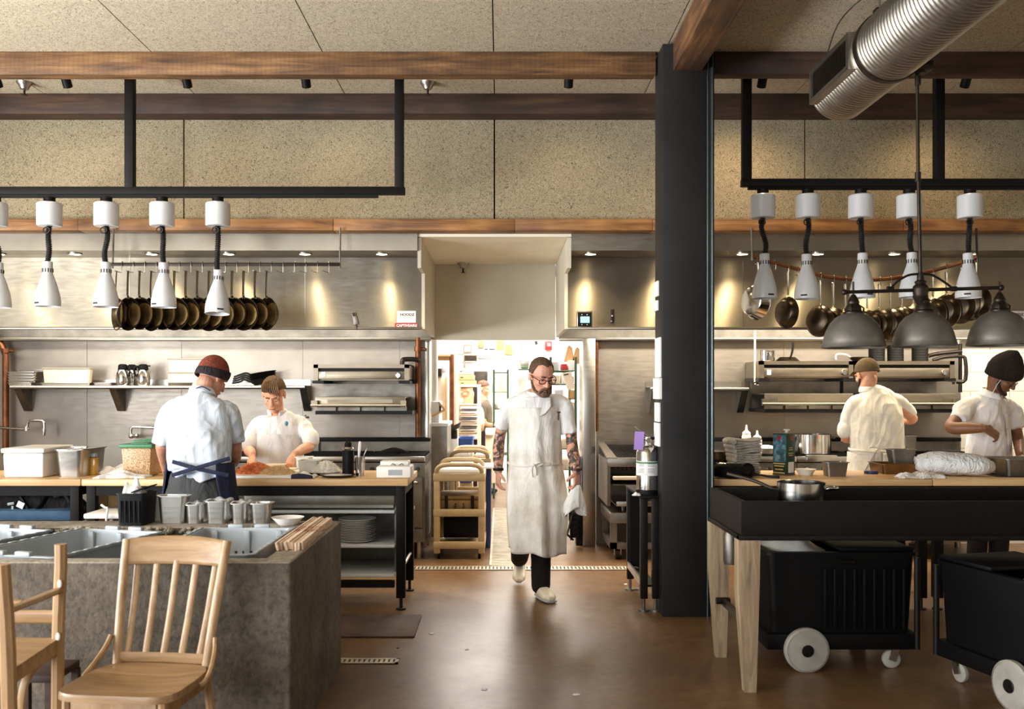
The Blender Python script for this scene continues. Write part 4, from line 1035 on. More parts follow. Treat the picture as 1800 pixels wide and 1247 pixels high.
# bag and low box beneath the first table
obj('lower_shelf', M().bb(-5.0, JX - .1, YF + .04, YB - .05, Z(915, YF) - .02 - .02, Z(915, YF) - .02, bev=.004), MAT['steel_dull'], T1)
LS = Z(915, YF) - .02
tag(obj('blue_mat', M().bb(X(-30, YF + .1), X(131, YF + .1), YF + .06, YF + .5, LS + .001, LS + .085, bev=.03), plain('denim_blue', (62, 92, 122), .8, 0, .15, 8, .4, 30)), 'folded blue cloth bundle beneath the black bag', 'cloth bundle')
g = thing('duffel_bag', 'black duffel bag lying on the shelf under the first prep table', 'bag', (X(85, YF + .2), YF + .28, LS + .087))
m = M().sweep([P(-45, 884, YF + .26), P(10, 880, YF + .26), P(70, 882, YF + .26), P(125, 888, YF + .28), P(148, 898, YF + .28)], [(.12, .07), (.13, .09), (.12, .095), (.10, .08), (.05, .05)], n=18, sub=4, rnd=True, side=(0, 1, 0))
o = obj('body', m, cloth('bag_cloth', (40, 36, 34), .3, .9, 12), g)
m = M().sweep([P(30, 868, YF + .15), P(40, 885, YF + .12), P(52, 905, YF + .12)], [(.02, .006)] * 3, n=8, sub=3).sweep([P(85, 868, YF + .15), P(75, 885, YF + .12), P(60, 905, YF + .12)], [(.02, .006)] * 3, n=8, sub=3).sweep([P(95, 874, YF + .13), P(112, 870, YF + .12), P(122, 884, YF + .12)], [(.014, .006)] * 3, n=8, sub=4)
obj('strap', m, MAT['black_plastic'], g)
obj('luggage_tag', M().box(P(36, 888, YF + .10), (.05, .004, .045), rot=RY(25)), MAT['paper'], g)
obj('buckle', M().box(P(19, 886, YF + .10), (.05, .008, .02), rot=RY(-10), bev=.004).box(P(22, 896, YF + .10), (.015, .006, .05)), MAT['tub'], g)
tag(obj('side_tray', M().bb(X(155, 6.4), X(275, 6.4), 6.32, 6.62, Z(905, 6.4) - .02, Z(901, 6.4), bev=.01), MAT['white_plastic']), 'white tray top standing between the two prep tables', 'tray')
tag(obj('tray_stand', M().cyl((X(200, 6.45), 6.45, 0), (X(200, 6.45), 6.45, Z(905, 6.4) - .021), .03, n=14).cyl((X(200, 6.45), 6.45, 0), (X(200, 6.45), 6.45, .02), .16, n=20), MAT['steel']), 'steel pedestal under the white tray top', 'stand')
tag(obj('cord', M().sweep([P(178, 888, 6.30), P(185, 893, 6.29), P(189, 895, 6.29), P(187, 915, 6.29), P(187, 955, 6.29)], .008, n=8, sub=3), MAT['white_plastic']), 'white cord hanging over the white tray top', 'cord')
tag(obj('storage_box', M().bb(X(176, 7.2), X(196, 7.2), 7.12, 7.3, 0, Z(862, 7.2)).bb(X(197, 7.2), X(222, 7.2), 7.12, 7.3, 0, Z(864, 7.2)), MAT['cardboard']), 'brown carton seen between the legs of the two prep tables', 'box')

# =================================================================== ON THE PREP TABLES
def on(u, Y): return Vector((X(u, Y), Y, CT))
# white crate, hotel pan
g = thing('ice_crate', 'large white plastic crate with lid on the first prep table', 'crate', on(60, 6.9))
m = M(); x0, x1 = X(4, 6.76), X(76, 6.76)
obj('body', M().box(((x0 + x1) / 2 , 6.99, CT + .09), (x1 - x0, .46, .178), bev=.014, taper=.96), MAT['white_plastic'], g)
obj('lid', M().box(((x0 + x1) / 2, 6.99, CT + .196), (x1 - x0 + .02, .48, .036), bev=.012), MAT['white_plastic'], g)
def hotel_pan(label, x0, x1, y0, y1, z, h, taper=.9, mat='steel', at=None, name='hotel_pan', group=None, rim=.012, r=.03):
    return tag(obj(name, M().pan(x0, x1, y0, y1, z, z + h, taper=taper, rim=rim, r=r), MAT[mat], at=((x0 + x1) / 2, (y0 + y1) / 2, z)), label, 'pan', group)
HP = hotel_pan('deep steel hotel pan beside the white crate', X(93, 6.82), X(147, 6.82), 6.80, 7.26, CT, .195, .9, r=.04)
obj('lid', M().bb(X(95, 6.82), X(146, 6.82), 6.82, 7.24, CT + .196, CT + .201, bev=.002).box((X(120, 6.82), 7.0, CT + .208), (.12, .03, .016), bev=.005), MAT['steel_shiny'], HP)
g = thing('oil_bottle', 'square clear bottle of yellow oil beside the steel pan', 'bottle', on(164, 7.0))
ob = plain('yellow_oil', (214, 166, 62), .15, 0, .06, 5, **{'Transmission Weight': .25})
obj('bottle', M().box(on(164, 7.0) + Vector((0, 0, .065)), (.058, .058, .13), bev=.010), ob, g)
obj('neck', M().box(on(164, 7.0) + Vector((0, 0, .148)), (.052, .052, .035), bev=.014), MAT['tub'], g)
tag(obj('food_tub', M().pan(X(148, 7.25), X(177, 7.25), 7.2, 7.34, CT, CT + .098, taper=.85), MAT['cream_plastic'], at=(X(160, 7.25), 7.27, CT)), 'small cream tub behind the yellow oil bottle', 'tub')
def rag(name, label, cat, u, Y, w, d, h, mat='towel_white', rz=0, seed=1, zbase=CT, folds=5):
    rr = random.Random(seed); c = Vector((X(u, Y), Y, zbase))
    ph = [rr.uniform(0, 6.28) for _ in range(8)]
    def f(a, b):
        x, y = (a - .5) * 2, (b - .5) * 2
        edge = max(0, 1 - max(abs(x), abs(y)) ** 4)
        z = h * (.25 + .75 * edge) * (.55 + .25 * math.sin(folds * x + ph[0] + 1.5 * y) + .2 * math.sin(7 * y + ph[1] + 3 * x)) * max(.12, edge ** .3)
        k = 1 + .10 * math.sin(5 * x + ph[2]) + .08 * math.sin(4 * y + ph[3])
        v = RZ(rz) @ Vector((x * w / 2 * k, y * d / 2 * (1 + .12 * math.sin(6 * x + ph[4])), 0)); v.z = z
        return c + v
    m = M().grid(f, 28, 22)
    return tag(obj(name, m, MAT[mat] if isinstance(mat, str) else mat, at=c, bake=[('SOLIDIFY', dict(thickness=.006, offset=1.0))]), label, cat)
rag('kitchen_towel', 'crumpled white towel lying behind the flat white cloth', 'towel', 208, 7.15, .24, .2, .07, seed=2, rz=10)
rag('kitchen_towel', 'flat white cloth folded near the table edge by the grain container', 'towel', 214, 6.80, .36, .2, .05, seed=4, rz=6)
grain = NT('grain'); v_ = grain.coord(); f_ = grain.noise(v_, 120, 3, .7); grain.l(grain.ramp(f_, [(.35, (120, 84, 48)), (.5, (190, 150, 108)), (.65, (222, 194, 156))]), grain.b.inputs['Base Color']); grain.set(Roughness=.45)
for u, Y, z1, lab in ((249, 6.95, 779, 'clear container of grain with green lid beside the beanie cook'), (266, 7.22, 775, 'second green lidded container, mostly behind the first')):
    g = thing('grain_container', lab, 'container', on(u, Y), 'green lidded grain containers')
    hw = .112 if Y < 7 else .095
    h = Z(786 if Y < 7 else 779, Y) - CT
    obj('body', M().box(on(u, Y) + Vector((0, 0, h / 2)), (hw * 2, hw * 2, h), bev=.018, taper=.88), grain.m, g)
    obj('lid', M().box(on(u, Y) + Vector((0, 0, h + .012)), (hw * 2 + .02, hw * 2 + .02, .03), bev=.010).box(on(u, Y) + Vector((.01, 0, h + .03)), (hw * 1.2, hw * 1.2, .012), bev=.005), MAT['green_lid'], g)
# cutting board with grated vegetables
BX0, BX1, BY0, BY1 = X(412, 6.72), X(512, 6.72), 6.70, 7.25
tag(obj('cutting_board', M().bb(BX0, BX1, BY0, BY1, CT, CT + .022, bev=.008), MAT['white_plastic'], at=((BX0 + BX1) / 2, 6.95, CT)), 'white cutting board under the grated vegetables', 'cutting board')
def heap(name, label, cat, c, rx, ry, h, cols, seed, n=900, base=True):
    """A mound of shreds: one uncountable mass."""
    rr = random.Random(seed); c = Vector(c); m = M()
    m.grid(lambda a, b: c + Vector((math.cos(2 * math.pi * a) * rx * b, math.sin(2 * math.pi * a) * ry * b, h * .9 * (1 - b * b) ** 1.2 * (1 + .15 * math.sin(9 * a * 6.28)))), 28, 8, closed_u=True)
    for _ in range(n):
        a, q = rr.uniform(0, 6.283), math.sqrt(rr.random())
        p = c + Vector((math.cos(a) * rx * q, math.sin(a) * ry * q, h * .9 * (1 - q * q) ** 1.2 + .003))
        d = Vector((rr.uniform(-1, 1), rr.uniform(-1, 1), rr.uniform(-.4, .6))).normalized() * rr.uniform(.008, .02)
        m.sweep([p - d, p + Vector((0, 0, .003)), p + d], .0017, n=4)
    t = NT(name + '_shreds'); t.l(t.ramp(t.noise(t.coord(), 45, 3), cols), t.b.inputs['Base Color']); t.set(Roughness=.5)
    return tag(obj(name, m, t.m, at=c), label, cat, kind='stuff')
heap('grated_carrot', 'mound of grated orange carrot on the cutting board', 'carrot', (X(448, 6.93), 6.95, CT + .022), .15, .17, .075, [(.35, (224, 116, 60)), (.55, (240, 150, 92)), (.7, (246, 184, 132))], 3)
heap('grated_roots', 'mound of pale shredded vegetable beside the carrot', 'vegetables', (X(486, 6.86), 6.87, CT + .022), .13, .13, .052, [(.35, (222, 184, 130)), (.55, (238, 208, 162)), (.7, (244, 224, 188))], 4)
tag(obj('tray_cloth', M().bb(X(446, 7.28), X(524, 7.28), 7.16, 7.36, CT + .001, CT + .028, bev=.005), MAT['cream_plastic']), 'small pale cutting board under the hands of the young cook', 'cutting board')
tag(obj('flat_tray', M().pan(X(447, 7.32), X(503, 7.32), 7.22, 7.36, CT + .029, CT + .058, taper=.96, rim=.008, r=.012), MAT['cream_plastic'], at=(X(475, 7.3), 7.29, CT + .029)), 'shallow cream tray between the hands of the young cook', 'tray')
tag(obj('food_tub', M().pan(X(523, 7.08), X(563, 7.08), 7.02, 7.2, CT, CT + .105, taper=.86, rim=.01, r=.02), plain('grey_tub', (205, 200, 188), .4, 0, .05), at=(X(543, 7.1), 7.1, CT)), 'pale rectangular tub next to the flour plate', 'tub')
tag(obj('food_tub', M().pan(X(519, 7.28), X(549, 7.28), 7.23, 7.38, CT, CT + .115, taper=.88, rim=.01, r=.02), MAT['white_plastic'], at=(X(533, 7.3), 7.3, CT)), 'white tub standing behind the pale rectangular tub', 'tub')
def plate_at(label, u, Y, r, mat='ceramic', z=CT, group=None):
    return tag(obj('plate', M().lathe([(0, 0), (r * .6, 0), (r * .85, .008), (r, .018), (r, .021), (r * .83, .012), (r * .6, .005), (0, .005)], n=40), MAT[mat], at=(X(u, Y), Y, z), world=False), label, 'plate', group)
plate_at('dark rimmed plate under the heap of white curd', 568, 7.05, .135, 'bronze')
heap('crumbled_cheese', 'heap of crumbled white curd on a dark plate', 'cheese', (X(573, 7.05), 7.06, CT + .012), .115, .09, .09, [(.3, (226, 220, 206)), (.6, (244, 240, 230))], 6, 700)
plate_at('empty dark rimmed plate at the table edge', 594, 6.82, .13, 'bronze')
tag(obj('plate_glaze', M().lathe([(0, .0055), (.10, .013), (.10, .0135), (0, .006)], n=36), MAT['ceramic'], at=(X(594, 6.82), 6.82, CT + .002), world=False), 'pale paper round inside the empty plate', 'paper')
rag('side_towel', 'white and navy side towel near the cutting board', 'towel', 535, 6.78, .17, .14, .04, seed=8)
tag(obj('towel_stripe', M().sweep([(X(514, 6.70), 6.695, CT + .012), (X(530, 6.70), 6.69, CT + .014), (X(548, 6.70), 6.695, CT + .010)], [(.02, .009), (.024, .012), (.014, .008)], n=10, sub=3, rnd=True), plain('navy_cloth', (34, 38, 58), .9)), 'rolled navy cloth at the edge of the side towel', 'cloth')
g = thing('drink_bottle', 'black steel drink bottle with looped cap on the prep table', 'bottle', on(612, 6.95))
obj('body', M().lathe([(0, 0), (.041, 0), (.043, .006), (.043, .185), (.040, .19)], on(612, 6.95), n=28), MAT['black_plastic'], g)
obj('collar', M().lathe([(.041, .188), (.042, .20), (.034, .212), (.024, .215)], on(612, 6.95), n=28), MAT['steel_shiny'], g)
obj('cap', M().lathe([(.026, .21), (.027, .24), (.018, .248), (0, .248)], on(612, 6.95), n=24).sweep([on(612, 6.95) + Vector((-.014, 0, .245)), on(612, 6.95) + Vector((0, 0, .268)), on(612, 6.95) + Vector((.014, 0, .245))], .006, n=8, sub=3), MAT['black_plastic'], g)
tag(obj('utensil_cup', M().lathe([(0, 0), (.032, 0), (.036, .14), (.038, .14), (.034, .138), (.031, .005), (0, .005)], n=28), MAT['steel_shiny'], at=on(633, 6.92), world=False), 'steel beaker of tools beside the black bottle', 'cup')
c = on(633, 6.92)
tag(obj('spatula', M().sweep([c + Vector((-.012, .01, .02)), c + Vector((-.010, .006, .14)), c + Vector((-.004, .002, .21)), c + Vector((-.001, 0, .25))], [(.004, .003), (.008, .005), (.012, .008), (.010, .006)], n=10, sub=3, rnd=True), MAT['white_plastic']), 'white handled spatula standing in the steel beaker', 'spatula')
tag(obj('spoon', M().sweep([c + Vector((.01, 0, .02)), c + Vector((.022, .0, .13)), c + Vector((.046, .0, .19)), c + Vector((.052, 0, .205))], [.003, .003, .004, .005], n=8, sub=3).sweep([c + Vector((-.03, 0, .13)), c + Vector((-.034, 0, .15))], .012, n=10), MAT['steel_shiny']), 'thin steel spoon leaning out of the steel beaker', 'spoon')
g = thing('kitchen_scale', 'white plastic kitchen scale box at the table corner', 'scale', on(696, 6.85))
obj('body', M().box(on(695, 6.86) + Vector((0, 0, .042)), (.25, .24, .084), bev=.012), MAT['white_plastic'], g)
obj('platform', M().box(on(695, 6.90) + Vector((0, 0, .100)), (.205, .15, .03), bev=.005), MAT['white_plastic'], g)
obj('hinge', M().sweep([on(688, 6.80) + Vector((0, 0, .09)), on(688, 6.80) + Vector((.01, -.002, .10)), on(688, 6.80) + Vector((.03, 0, .09))], .003, n=6).sweep([on(702, 6.80) + Vector((0, 0, .09)), on(702, 6.80) + Vector((.02, -.002, .10)), on(702, 6.80) + Vector((.03, 0, .09))], .003, n=6), MAT['ink'], g)
obj('panel_label', M().box(on(698, 6.86) + Vector((0, -.1205, .04)), (.10, .003, .04)), MAT['tub'], g)

# ------------------------------------------------------------------- east counter
random.seed(12)
def folded_towel(label, c, w, d, h, rz, seed):
    rr = random.Random(seed); c = Vector(c); ph = rr.uniform(0, 6)
    m = M()
    nsec = 14
    for lay in range(2):
        pts = []
        for i in range(nsec):
            t = i / (nsec - 1)
            pts.append(Vector(((t - .5) * w, 0, h * (.28 + .46 * lay) + .006 * math.sin(5 * t + ph))))
        m.sweep([RZ(rz) @ p + c for p in pts], [(d / 2 * (1 + .05 * math.sin(8 * i + ph)), h * .30) for i in range(nsec)], n=14, side=RZ(rz) @ Vector((0, 1, 0)), rnd=True)
    m.sweep([RZ(rz) @ Vector((-w * .5, y, h * .5)) + c for y in (-d * .45, 0, d * .45)], [h * .5] * 3, n=10, rnd=True)
    return tag(obj('folded_towel', m, MAT['towel'], at=c, bake=[('DISPLACE', dict(strength=.006, texture=clouds(.03)))]), label, 'towel', 'towels stacked on the counter')
def clouds(sz):
    k = f'clouds{sz}'
    t = bpy.data.textures.get(k)
    if not t: t = bpy.data.textures.new(k, 'CLOUDS'); t.noise_scale = sz
    return t
names = ['bottom white towel of the folded stack', 'second towel from the bottom of the folded stack', 'third towel from the bottom of the folded stack', 'fourth towel from the bottom of the folded stack', 'fourth towel from the top of the folded stack', 'third towel from the top of the folded stack', 'second towel from the top of the folded stack', 'topmost white towel of the folded stack']
zz = CT
for k in range(8):
    h = .033 if k < 7 else .04
    folded_towel(names[k], (X(1308 + random.uniform(-2.5, 2.5), 6.98), 6.98, zz), .19 + .004 * k, .16, h * 1.12, 8 + random.uniform(-4, 4), k)
    zz += h
for u, Y, h, lab in ((1312, 8.8, .24, 'white squeeze bottle behind the towel stack, nearer the column'), (1331, 8.76, .197, 'lower white squeeze bottle behind the towel stack')):
    q = Vector((X(u, Y), Y, .965)); g = thing('squeeze_bottle', lab, 'bottle', q, 'squeeze bottles behind the towels')
    obj('bottle', M().lathe([(0, 0), (.040, 0), (.043, .01), (.043, h * .72), (.036, h * .78)], q, n=22), MAT['white_plastic'], g)
    obj('nozzle', M().lathe([(.038, h * .76), (.038, h * .86), (.014, h * .95), (.007, h * 1.16), (0, h * 1.16)], q, n=18), MAT['white_plastic'], g)
g = thing('oven_mitt', 'black padded oven glove heaped against the column', 'glove', on(1285, 6.74))
m = M().sweep([on(1258, 6.78) + Vector((0, 0, .05)), on(1285, 6.75) + Vector((0, 0, .055)), on(1305, 6.76) + Vector((0, 0, .055)), on(1313, 6.76) + Vector((0, 0, .055))], [(.075, .045), (.08, .052), (.06, .045), (.055, .045)], n=16, sub=3, side=(0, 1, 0), rnd=True)
m.sweep([on(1276, 6.72) + Vector((0, 0, .04)), on(1290, 6.69) + Vector((0, 0, .03)), on(1300, 6.68) + Vector((0, 0, .025))], [.035, .035, .02], n=12, sub=3, rnd=True)
obj('glove', m, cloth('mitt_cloth', (28, 25, 23), .3, .9, 12), g)
obj('cuff', M().lathe([(.050, -.006), (.056, 0), (.050, .006), (.040, .002), (.040, -.002)], on(1314, 6.74) + Vector((0, -.01, .055)), rot=RX(80) @ RY(10), n=22, close=True), MAT['black_plastic'], g)
tag(obj('kettle', M().lathe([(0, 0), (.10, 0), (.12, .04), (.115, .12), (.07, .17), (0, .18)], n=28), MAT['iron_pan'], at=on(1258, 7.1), world=False), 'dark rounded pan leaning behind the column and towels', 'pan')
m = M()
for k in range(4): m.sweep([on(1256 + 2 * k, 7.0) + Vector((0, 0, .10)), on(1275 + 2 * k, 6.9) + Vector((0, 0, .06 + .008 * k)), on(1292, 6.86) + Vector((0, 0, .03 + .008 * k))], .003, n=6, sub=2)
tag(obj('whisk', m, MAT['steel_shiny']), 'steel whisk wires beside the towel stack', 'whisk')
m = M()
for dy in (-.012, .012): m.sweep([on(1318, 6.80) + Vector((0, dy, .035)), on(1340, 6.77) + Vector((0, dy, .018)), on(1356, 6.74) + Vector((0, dy, .010)), on(1369, 6.72) + Vector((0, dy * .6, .010))], [(.005, .007), (.006, .008), (.009, .006), (.010, .005)], n=8, sub=3, rnd=True)
m.cyl(on(1318, 6.80) + Vector((0, -.016, .035)), on(1318, 6.80) + Vector((0, .016, .035)), .01, n=12)
tag(obj('tongs', m, MAT['dark_steel']), 'dark steel tongs lying in front of the towel stack', 'tongs')
# oil tin
g = thing('oil_tin', 'green and blue olive oil tin with a white spout cap', 'oil tin', on(1378, 7.0))
tinm = NT('printed_tin'); v = tinm.coord((1, 1, 1)); sp = tinm.n('ShaderNodeSeparateXYZ'); tinm.l(v, sp.inputs[0])
tinm.l(tinm.ramp(tinm.noise(tinm.coord((1, 1, .5)), 16, 4), [(.35, (22, 50, 38)), (.6, (34, 72, 56))]), tinm.b.inputs['Base Color']); tinm.set(Roughness=.3, Metallic=.3)
TH = Z(760, 7.0) - CT - .008
Rm = RZ(38)
c = on(1378, 7.0)
obj('body', M().box(c + Vector((0, 0, TH / 2)), (.115, .115, TH), rot=Rm, bev=.006), tinm.m, g)
obj('rim', M().box(c + Vector((0, 0, TH)), (.120, .120, .008), rot=Rm, bev=.003).box(c + Vector((0, 0, .005)), (.120, .120, .008), rot=Rm, bev=.003), MAT['steel_dull'], g)
lab = tinm.m
sky = NT('printed_scene'); sky.l(sky.ramp(sky.noise(sky.coord((1, 1, 1)), 28, 4), [(.3, (52, 66, 40)), (.48, (58, 104, 122)), (.6, (120, 160, 176)), (.75, (150, 132, 84))]), sky.b.inputs['Base Color']); sky.set(Roughness=.35)
def on_face(m, side, x0, x1, z0, z1, off=.059):
    """A thin plate on one of the two visible faces of the tin."""
    nrm = Vector((0, -1, 0)) if side == 'b' else Vector((-1, 0, 0)); tx = Vector((1, 0, 0)) if side == 'b' else Vector((0, -1, 0))
    pc = nrm * off + tx * ((x0 + x1) / 2) + Vector((0, 0, (z0 + z1) / 2))
    s = (abs(x1 - x0), .002, z1 - z0) if side == 'b' else (.002, abs(x1 - x0), z1 - z0)
    return m.box(c + Rm @ pc, s, rot=Rm)
obj('scene_print', on_face(M(), 'a', -.054, .054, .10, TH - .01), sky.m, g)
m = M()
for k, (z, w) in enumerate(((.088, .05), (.070, .042), (.045, .035), (.020, .048))): on_face(m, 'a', -w, w, z - .005, z + .004, .0595)
obj('gold_lettering', m, plain('tin_print', (212, 190, 110), .4), g); m = M()
for k, (z, w) in enumerate(((.205, .02), (.19, .022), (.165, .03), (.15, .024))): on_face(m, 'b', -w, w, z - .003, z + .003, .0595)
GP = plain('gold_print', (212, 190, 110), .4); obj('gold_print', m, GP, g)
obj('white_panel', on_face(M(), 'b', -.028, .036, .02, .10, .0595), MAT['paper'], g)
m = M(); 
for s_, x in (('a', 0.0), ('b', .008)):
    nrm = Vector((0, -1, 0)) if s_ == 'b' else Vector((-1, 0, 0))
    m.cyl(c + Rm @ (nrm * .058 + Vector((x if s_ == 'b' else 0, -x if s_ == 'a' else 0, TH - .035))), c + Rm @ (nrm * .061 + Vector((x if s_ == 'b' else 0, 0, TH - .035))), .016, n=18)
obj('red_flower', m, MAT['red'], g)
obj('spout_cap', M().cyl(c + Vector((.02, 0, TH)), c + Vector((.02, 0, TH + .02)), .012, n=14).box(c + Vector((.02, 0, TH + .024)), (.045, .03, .012), bev=.005), MAT['white_plastic'], g)
tag(obj('bowl', M().lathe([(0, 0), (.045, 0), (.075, .045), (.077, .046), (.07, .043), (.042, .006), (0, .006)], n=32), MAT['white_plastic'], at=on(1416, 6.98), world=False), 'small white bowl between the oil tin and the steel pan', 'bowl')
hotel_pan('small steel pan standing alone mid counter', X(1447, 6.9), X(1491, 6.9), 6.84, 7.0, CT, .105, .84, 'steel_dull', r=.02)
tag(obj('jar_lid', M().cyl(on(1531, 7.1), on(1531, 7.1) + Vector((0, 0, .022)), .05, n=28), MAT['navy_plastic']), 'blue plastic lid lying flat on the counter', 'lid')
g = sheet_tray(X(1541, 7.15), X(1640, 7.15), 7.05, 7.36, CT, 'brown roasting tray beneath the small steel pan', mat='bronze')
bpy.data.objects.remove(g); tag(obj('roasting_tray', M().pan(X(1541, 7.15), X(1640, 7.15), 7.05, 7.36, CT, CT + .075, taper=.95, rim=.01, r=.03), plain('brown_tray', (128, 92, 52), .35, .7, .2, 6), at=(X(1590, 7.15), 7.2, CT)), 'brown roasting tray beneath the small steel pan', 'tray')
hotel_pan('small steel pan resting on the brown roasting tray', X(1562, 7.15), X(1610, 7.15), 7.1, 7.26, CT + .076, .105, .82, 'steel_dull', r=.02)
hotel_pan('tall steel pan on the range beside the capped cook', X(1585, 8.9), X(1612, 8.9), 8.86, 9.0, .964, .17, .9, 'steel_dull', r=.02)
tag(obj('knife_tray', M().bb(X(1632, 8.85), X(1684, 8.85), 8.75, 8.9, .965, 1.0, bev=.005), MAT['black']), 'black flat pan on the range under the cook elbow', 'pan')
rag('folded_cloth', 'flat grey checked cloth in front of the plastic wrapped bundle', 'cloth', 1617, 6.75, .32, .12, .045, mat='towel', seed=21, folds=9)
g = thing('wrapped_bundle', 'large clear plastic bag of folded white cloths', 'bundle', on(1677, 6.95))
m = M().sweep([on(1626, 7.02) + Vector((0, 0, .085)), on(1645, 7.0) + Vector((0, 0, .09)), on(1668, 6.96) + Vector((0, 0, .088)), on(1700, 6.92) + Vector((0, 0, .085)), on(1722, 6.9) + Vector((0, 0, .078)), on(1733, 6.9) + Vector((0, 0, .07))], [(.12, .075), (.15, .088), (.15, .087), (.15, .083), (.13, .075), (.09, .055)], n=24, sub=4, side=(0, 1, 0), rnd=True)
pl = cloth('bagged_cloth', (228, 228, 228), .08, .9, 22, .35)
obj('bag', m, pl, g, bake=[('DISPLACE', dict(strength=.014, texture=clouds(.06))), ])
obj('tie', M().sweep([on(1623, 6.72) + Vector((0, 0, .03)), on(1627, 6.70) + Vector((0, 0, .045)), on(1634, 6.71) + Vector((0, 0, .04)), on(1639, 6.72) + Vector((0, 0, .02))], .004, n=6, sub=3), MAT['cream_plastic'], g)
pot('saucepan', 'small brass toned pot behind the deep steel pan', 'saucepan', on(1748, 7.1), .055, .10, 'steel_dull')
hotel_pan('deep wide steel pan cut by the frame edge on the counter', X(1756, 6.95), X(1850, 6.95), 6.85, 7.2, CT + .002, .125, .9, 'steel_dull', r=.03)
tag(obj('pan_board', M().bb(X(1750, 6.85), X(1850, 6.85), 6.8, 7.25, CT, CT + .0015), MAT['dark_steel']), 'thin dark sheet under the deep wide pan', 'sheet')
# =================================================================== CONCRETE ISLAND WITH TUBS
IX0, IX1, IY0, IY1, IZ = -5.2, -.910, 4.07, 5.36, .82
g = thing('concrete_island', 'rough cast concrete island holding sunken grey tubs', 'island', (-3, 4.7, 0))
m = M()
out_ = [(IX0, IY0), (IX1, IY0), (IX1, IY1), (IX0, IY1)]; inn = [(IX0 + .1, IY0 + .10), (IX1 - .135, IY0 + .10), (IX1 - .135, IY1 - .24), (IX0 + .1, IY1 - .24)]
rg_ = [[m.bm.verts.new((x, y, z)) for x, y in q] for q, z in ((out_, 0), (out_, IZ), (inn, IZ), (inn, .5))]
for q, r_ in zip(rg_, rg_[1:]):
    for k in range(4): m.bm.faces.new((q[k], q[(k + 1) % 4], r_[(k + 1) % 4], r_[k]))
bmesh.ops.bevel(m.bm, geom=[e for e in m.bm.edges if e.calc_length() > .2 and all(v.co.z > .4 for v in e.verts)] + [e for e in m.bm.edges if abs(e.verts[0].co.z - e.verts[1].co.z) > .7], offset=.014, segments=3, profile=.5, affect='EDGES')
bmesh.ops.recalc_face_normals(m.bm, faces=m.bm.faces)
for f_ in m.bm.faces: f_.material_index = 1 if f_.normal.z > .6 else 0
obj('walls', m, [MAT['concrete'], MAT['concrete_lit_top']], g)
obj('well_floor', M().bb(IX0 + .05, IX1 - .1, IY0 + .05, IY1 - .2, .55, .64), MAT['concrete'], g)
m = M()
rr = random.Random(4)
for _ in range(420):
    x = rr.uniform(IX0 + .2, IX1 - .2); y = rr.uniform(IY1 - .29, IY1 - .235)
    m.ell((x, y, IZ - .02 + rr.uniform(-.012, .016)), (rr.uniform(.008, .02),) * 2 + (rr.uniform(.006, .014),), n=6, m=4)
tag(obj('aggregate', m, MAT['concrete_lit_top'], g), kind='stuff')
def tub(label, cx, cy, rz, w=.50, d=.80):
    t = thing('bus_tub', label, 'tub', (cx, cy, .645), 'grey tubs sunk in the island', R(rz))
    h = .185
    obj('basin', M().pan(-w / 2, w / 2, -d / 2, d / 2, 0, h, t=.005, taper=.93, rim=.02, r=.03), MAT['tub'], t, world=False)
    for s in (-1, 1):
        m = M()
        for dx in (-.07, .07): m.box((dx, s * (d / 2 - .008), h + .008), (.08, .03, .022), bev=.006)
        for dx in (-.17, 0, .17): m.box((dx, s * (d / 2 - .05), h * .55), (.03, .018, h * .8), bev=.004)
        obj('grip', m, MAT['tub'], t, world=False)
    for s in (-1, 1):
        m = M().box((s * (w / 2 - .006), 0, h + .002), (.012, d - .08, .006))
        for k in range(10): m.box((s * (w / 2 - .006), -d / 2 + .06 + k * (d - .12) / 9, h + .004), (.018, .045, .006), bev=.002)
        obj('rim_edge', m, MAT['tub'], t, world=False)
    m = M()
    for k in range(4): m.box((-.06 + k * .04, d / 2 - .046, .055), (.012, .006, .022))
    obj('drain_slot', m, MAT['ink'], t, world=False)
    return t
tub('grey tub next to the paper bundles, square to the island', -1.345, 4.61, 0, .50, .84)
tub('grey tub turned askew behind the slatted chair', -2.08, 4.56, -15, .50, .80)
tub('grey tub turned askew at the frame edge', -2.68, 4.62, -15, .50, .80)
tub('grey tub beyond the frame edge', -3.30, 4.66, -15, .50, .80)
ledge = IZ + .001
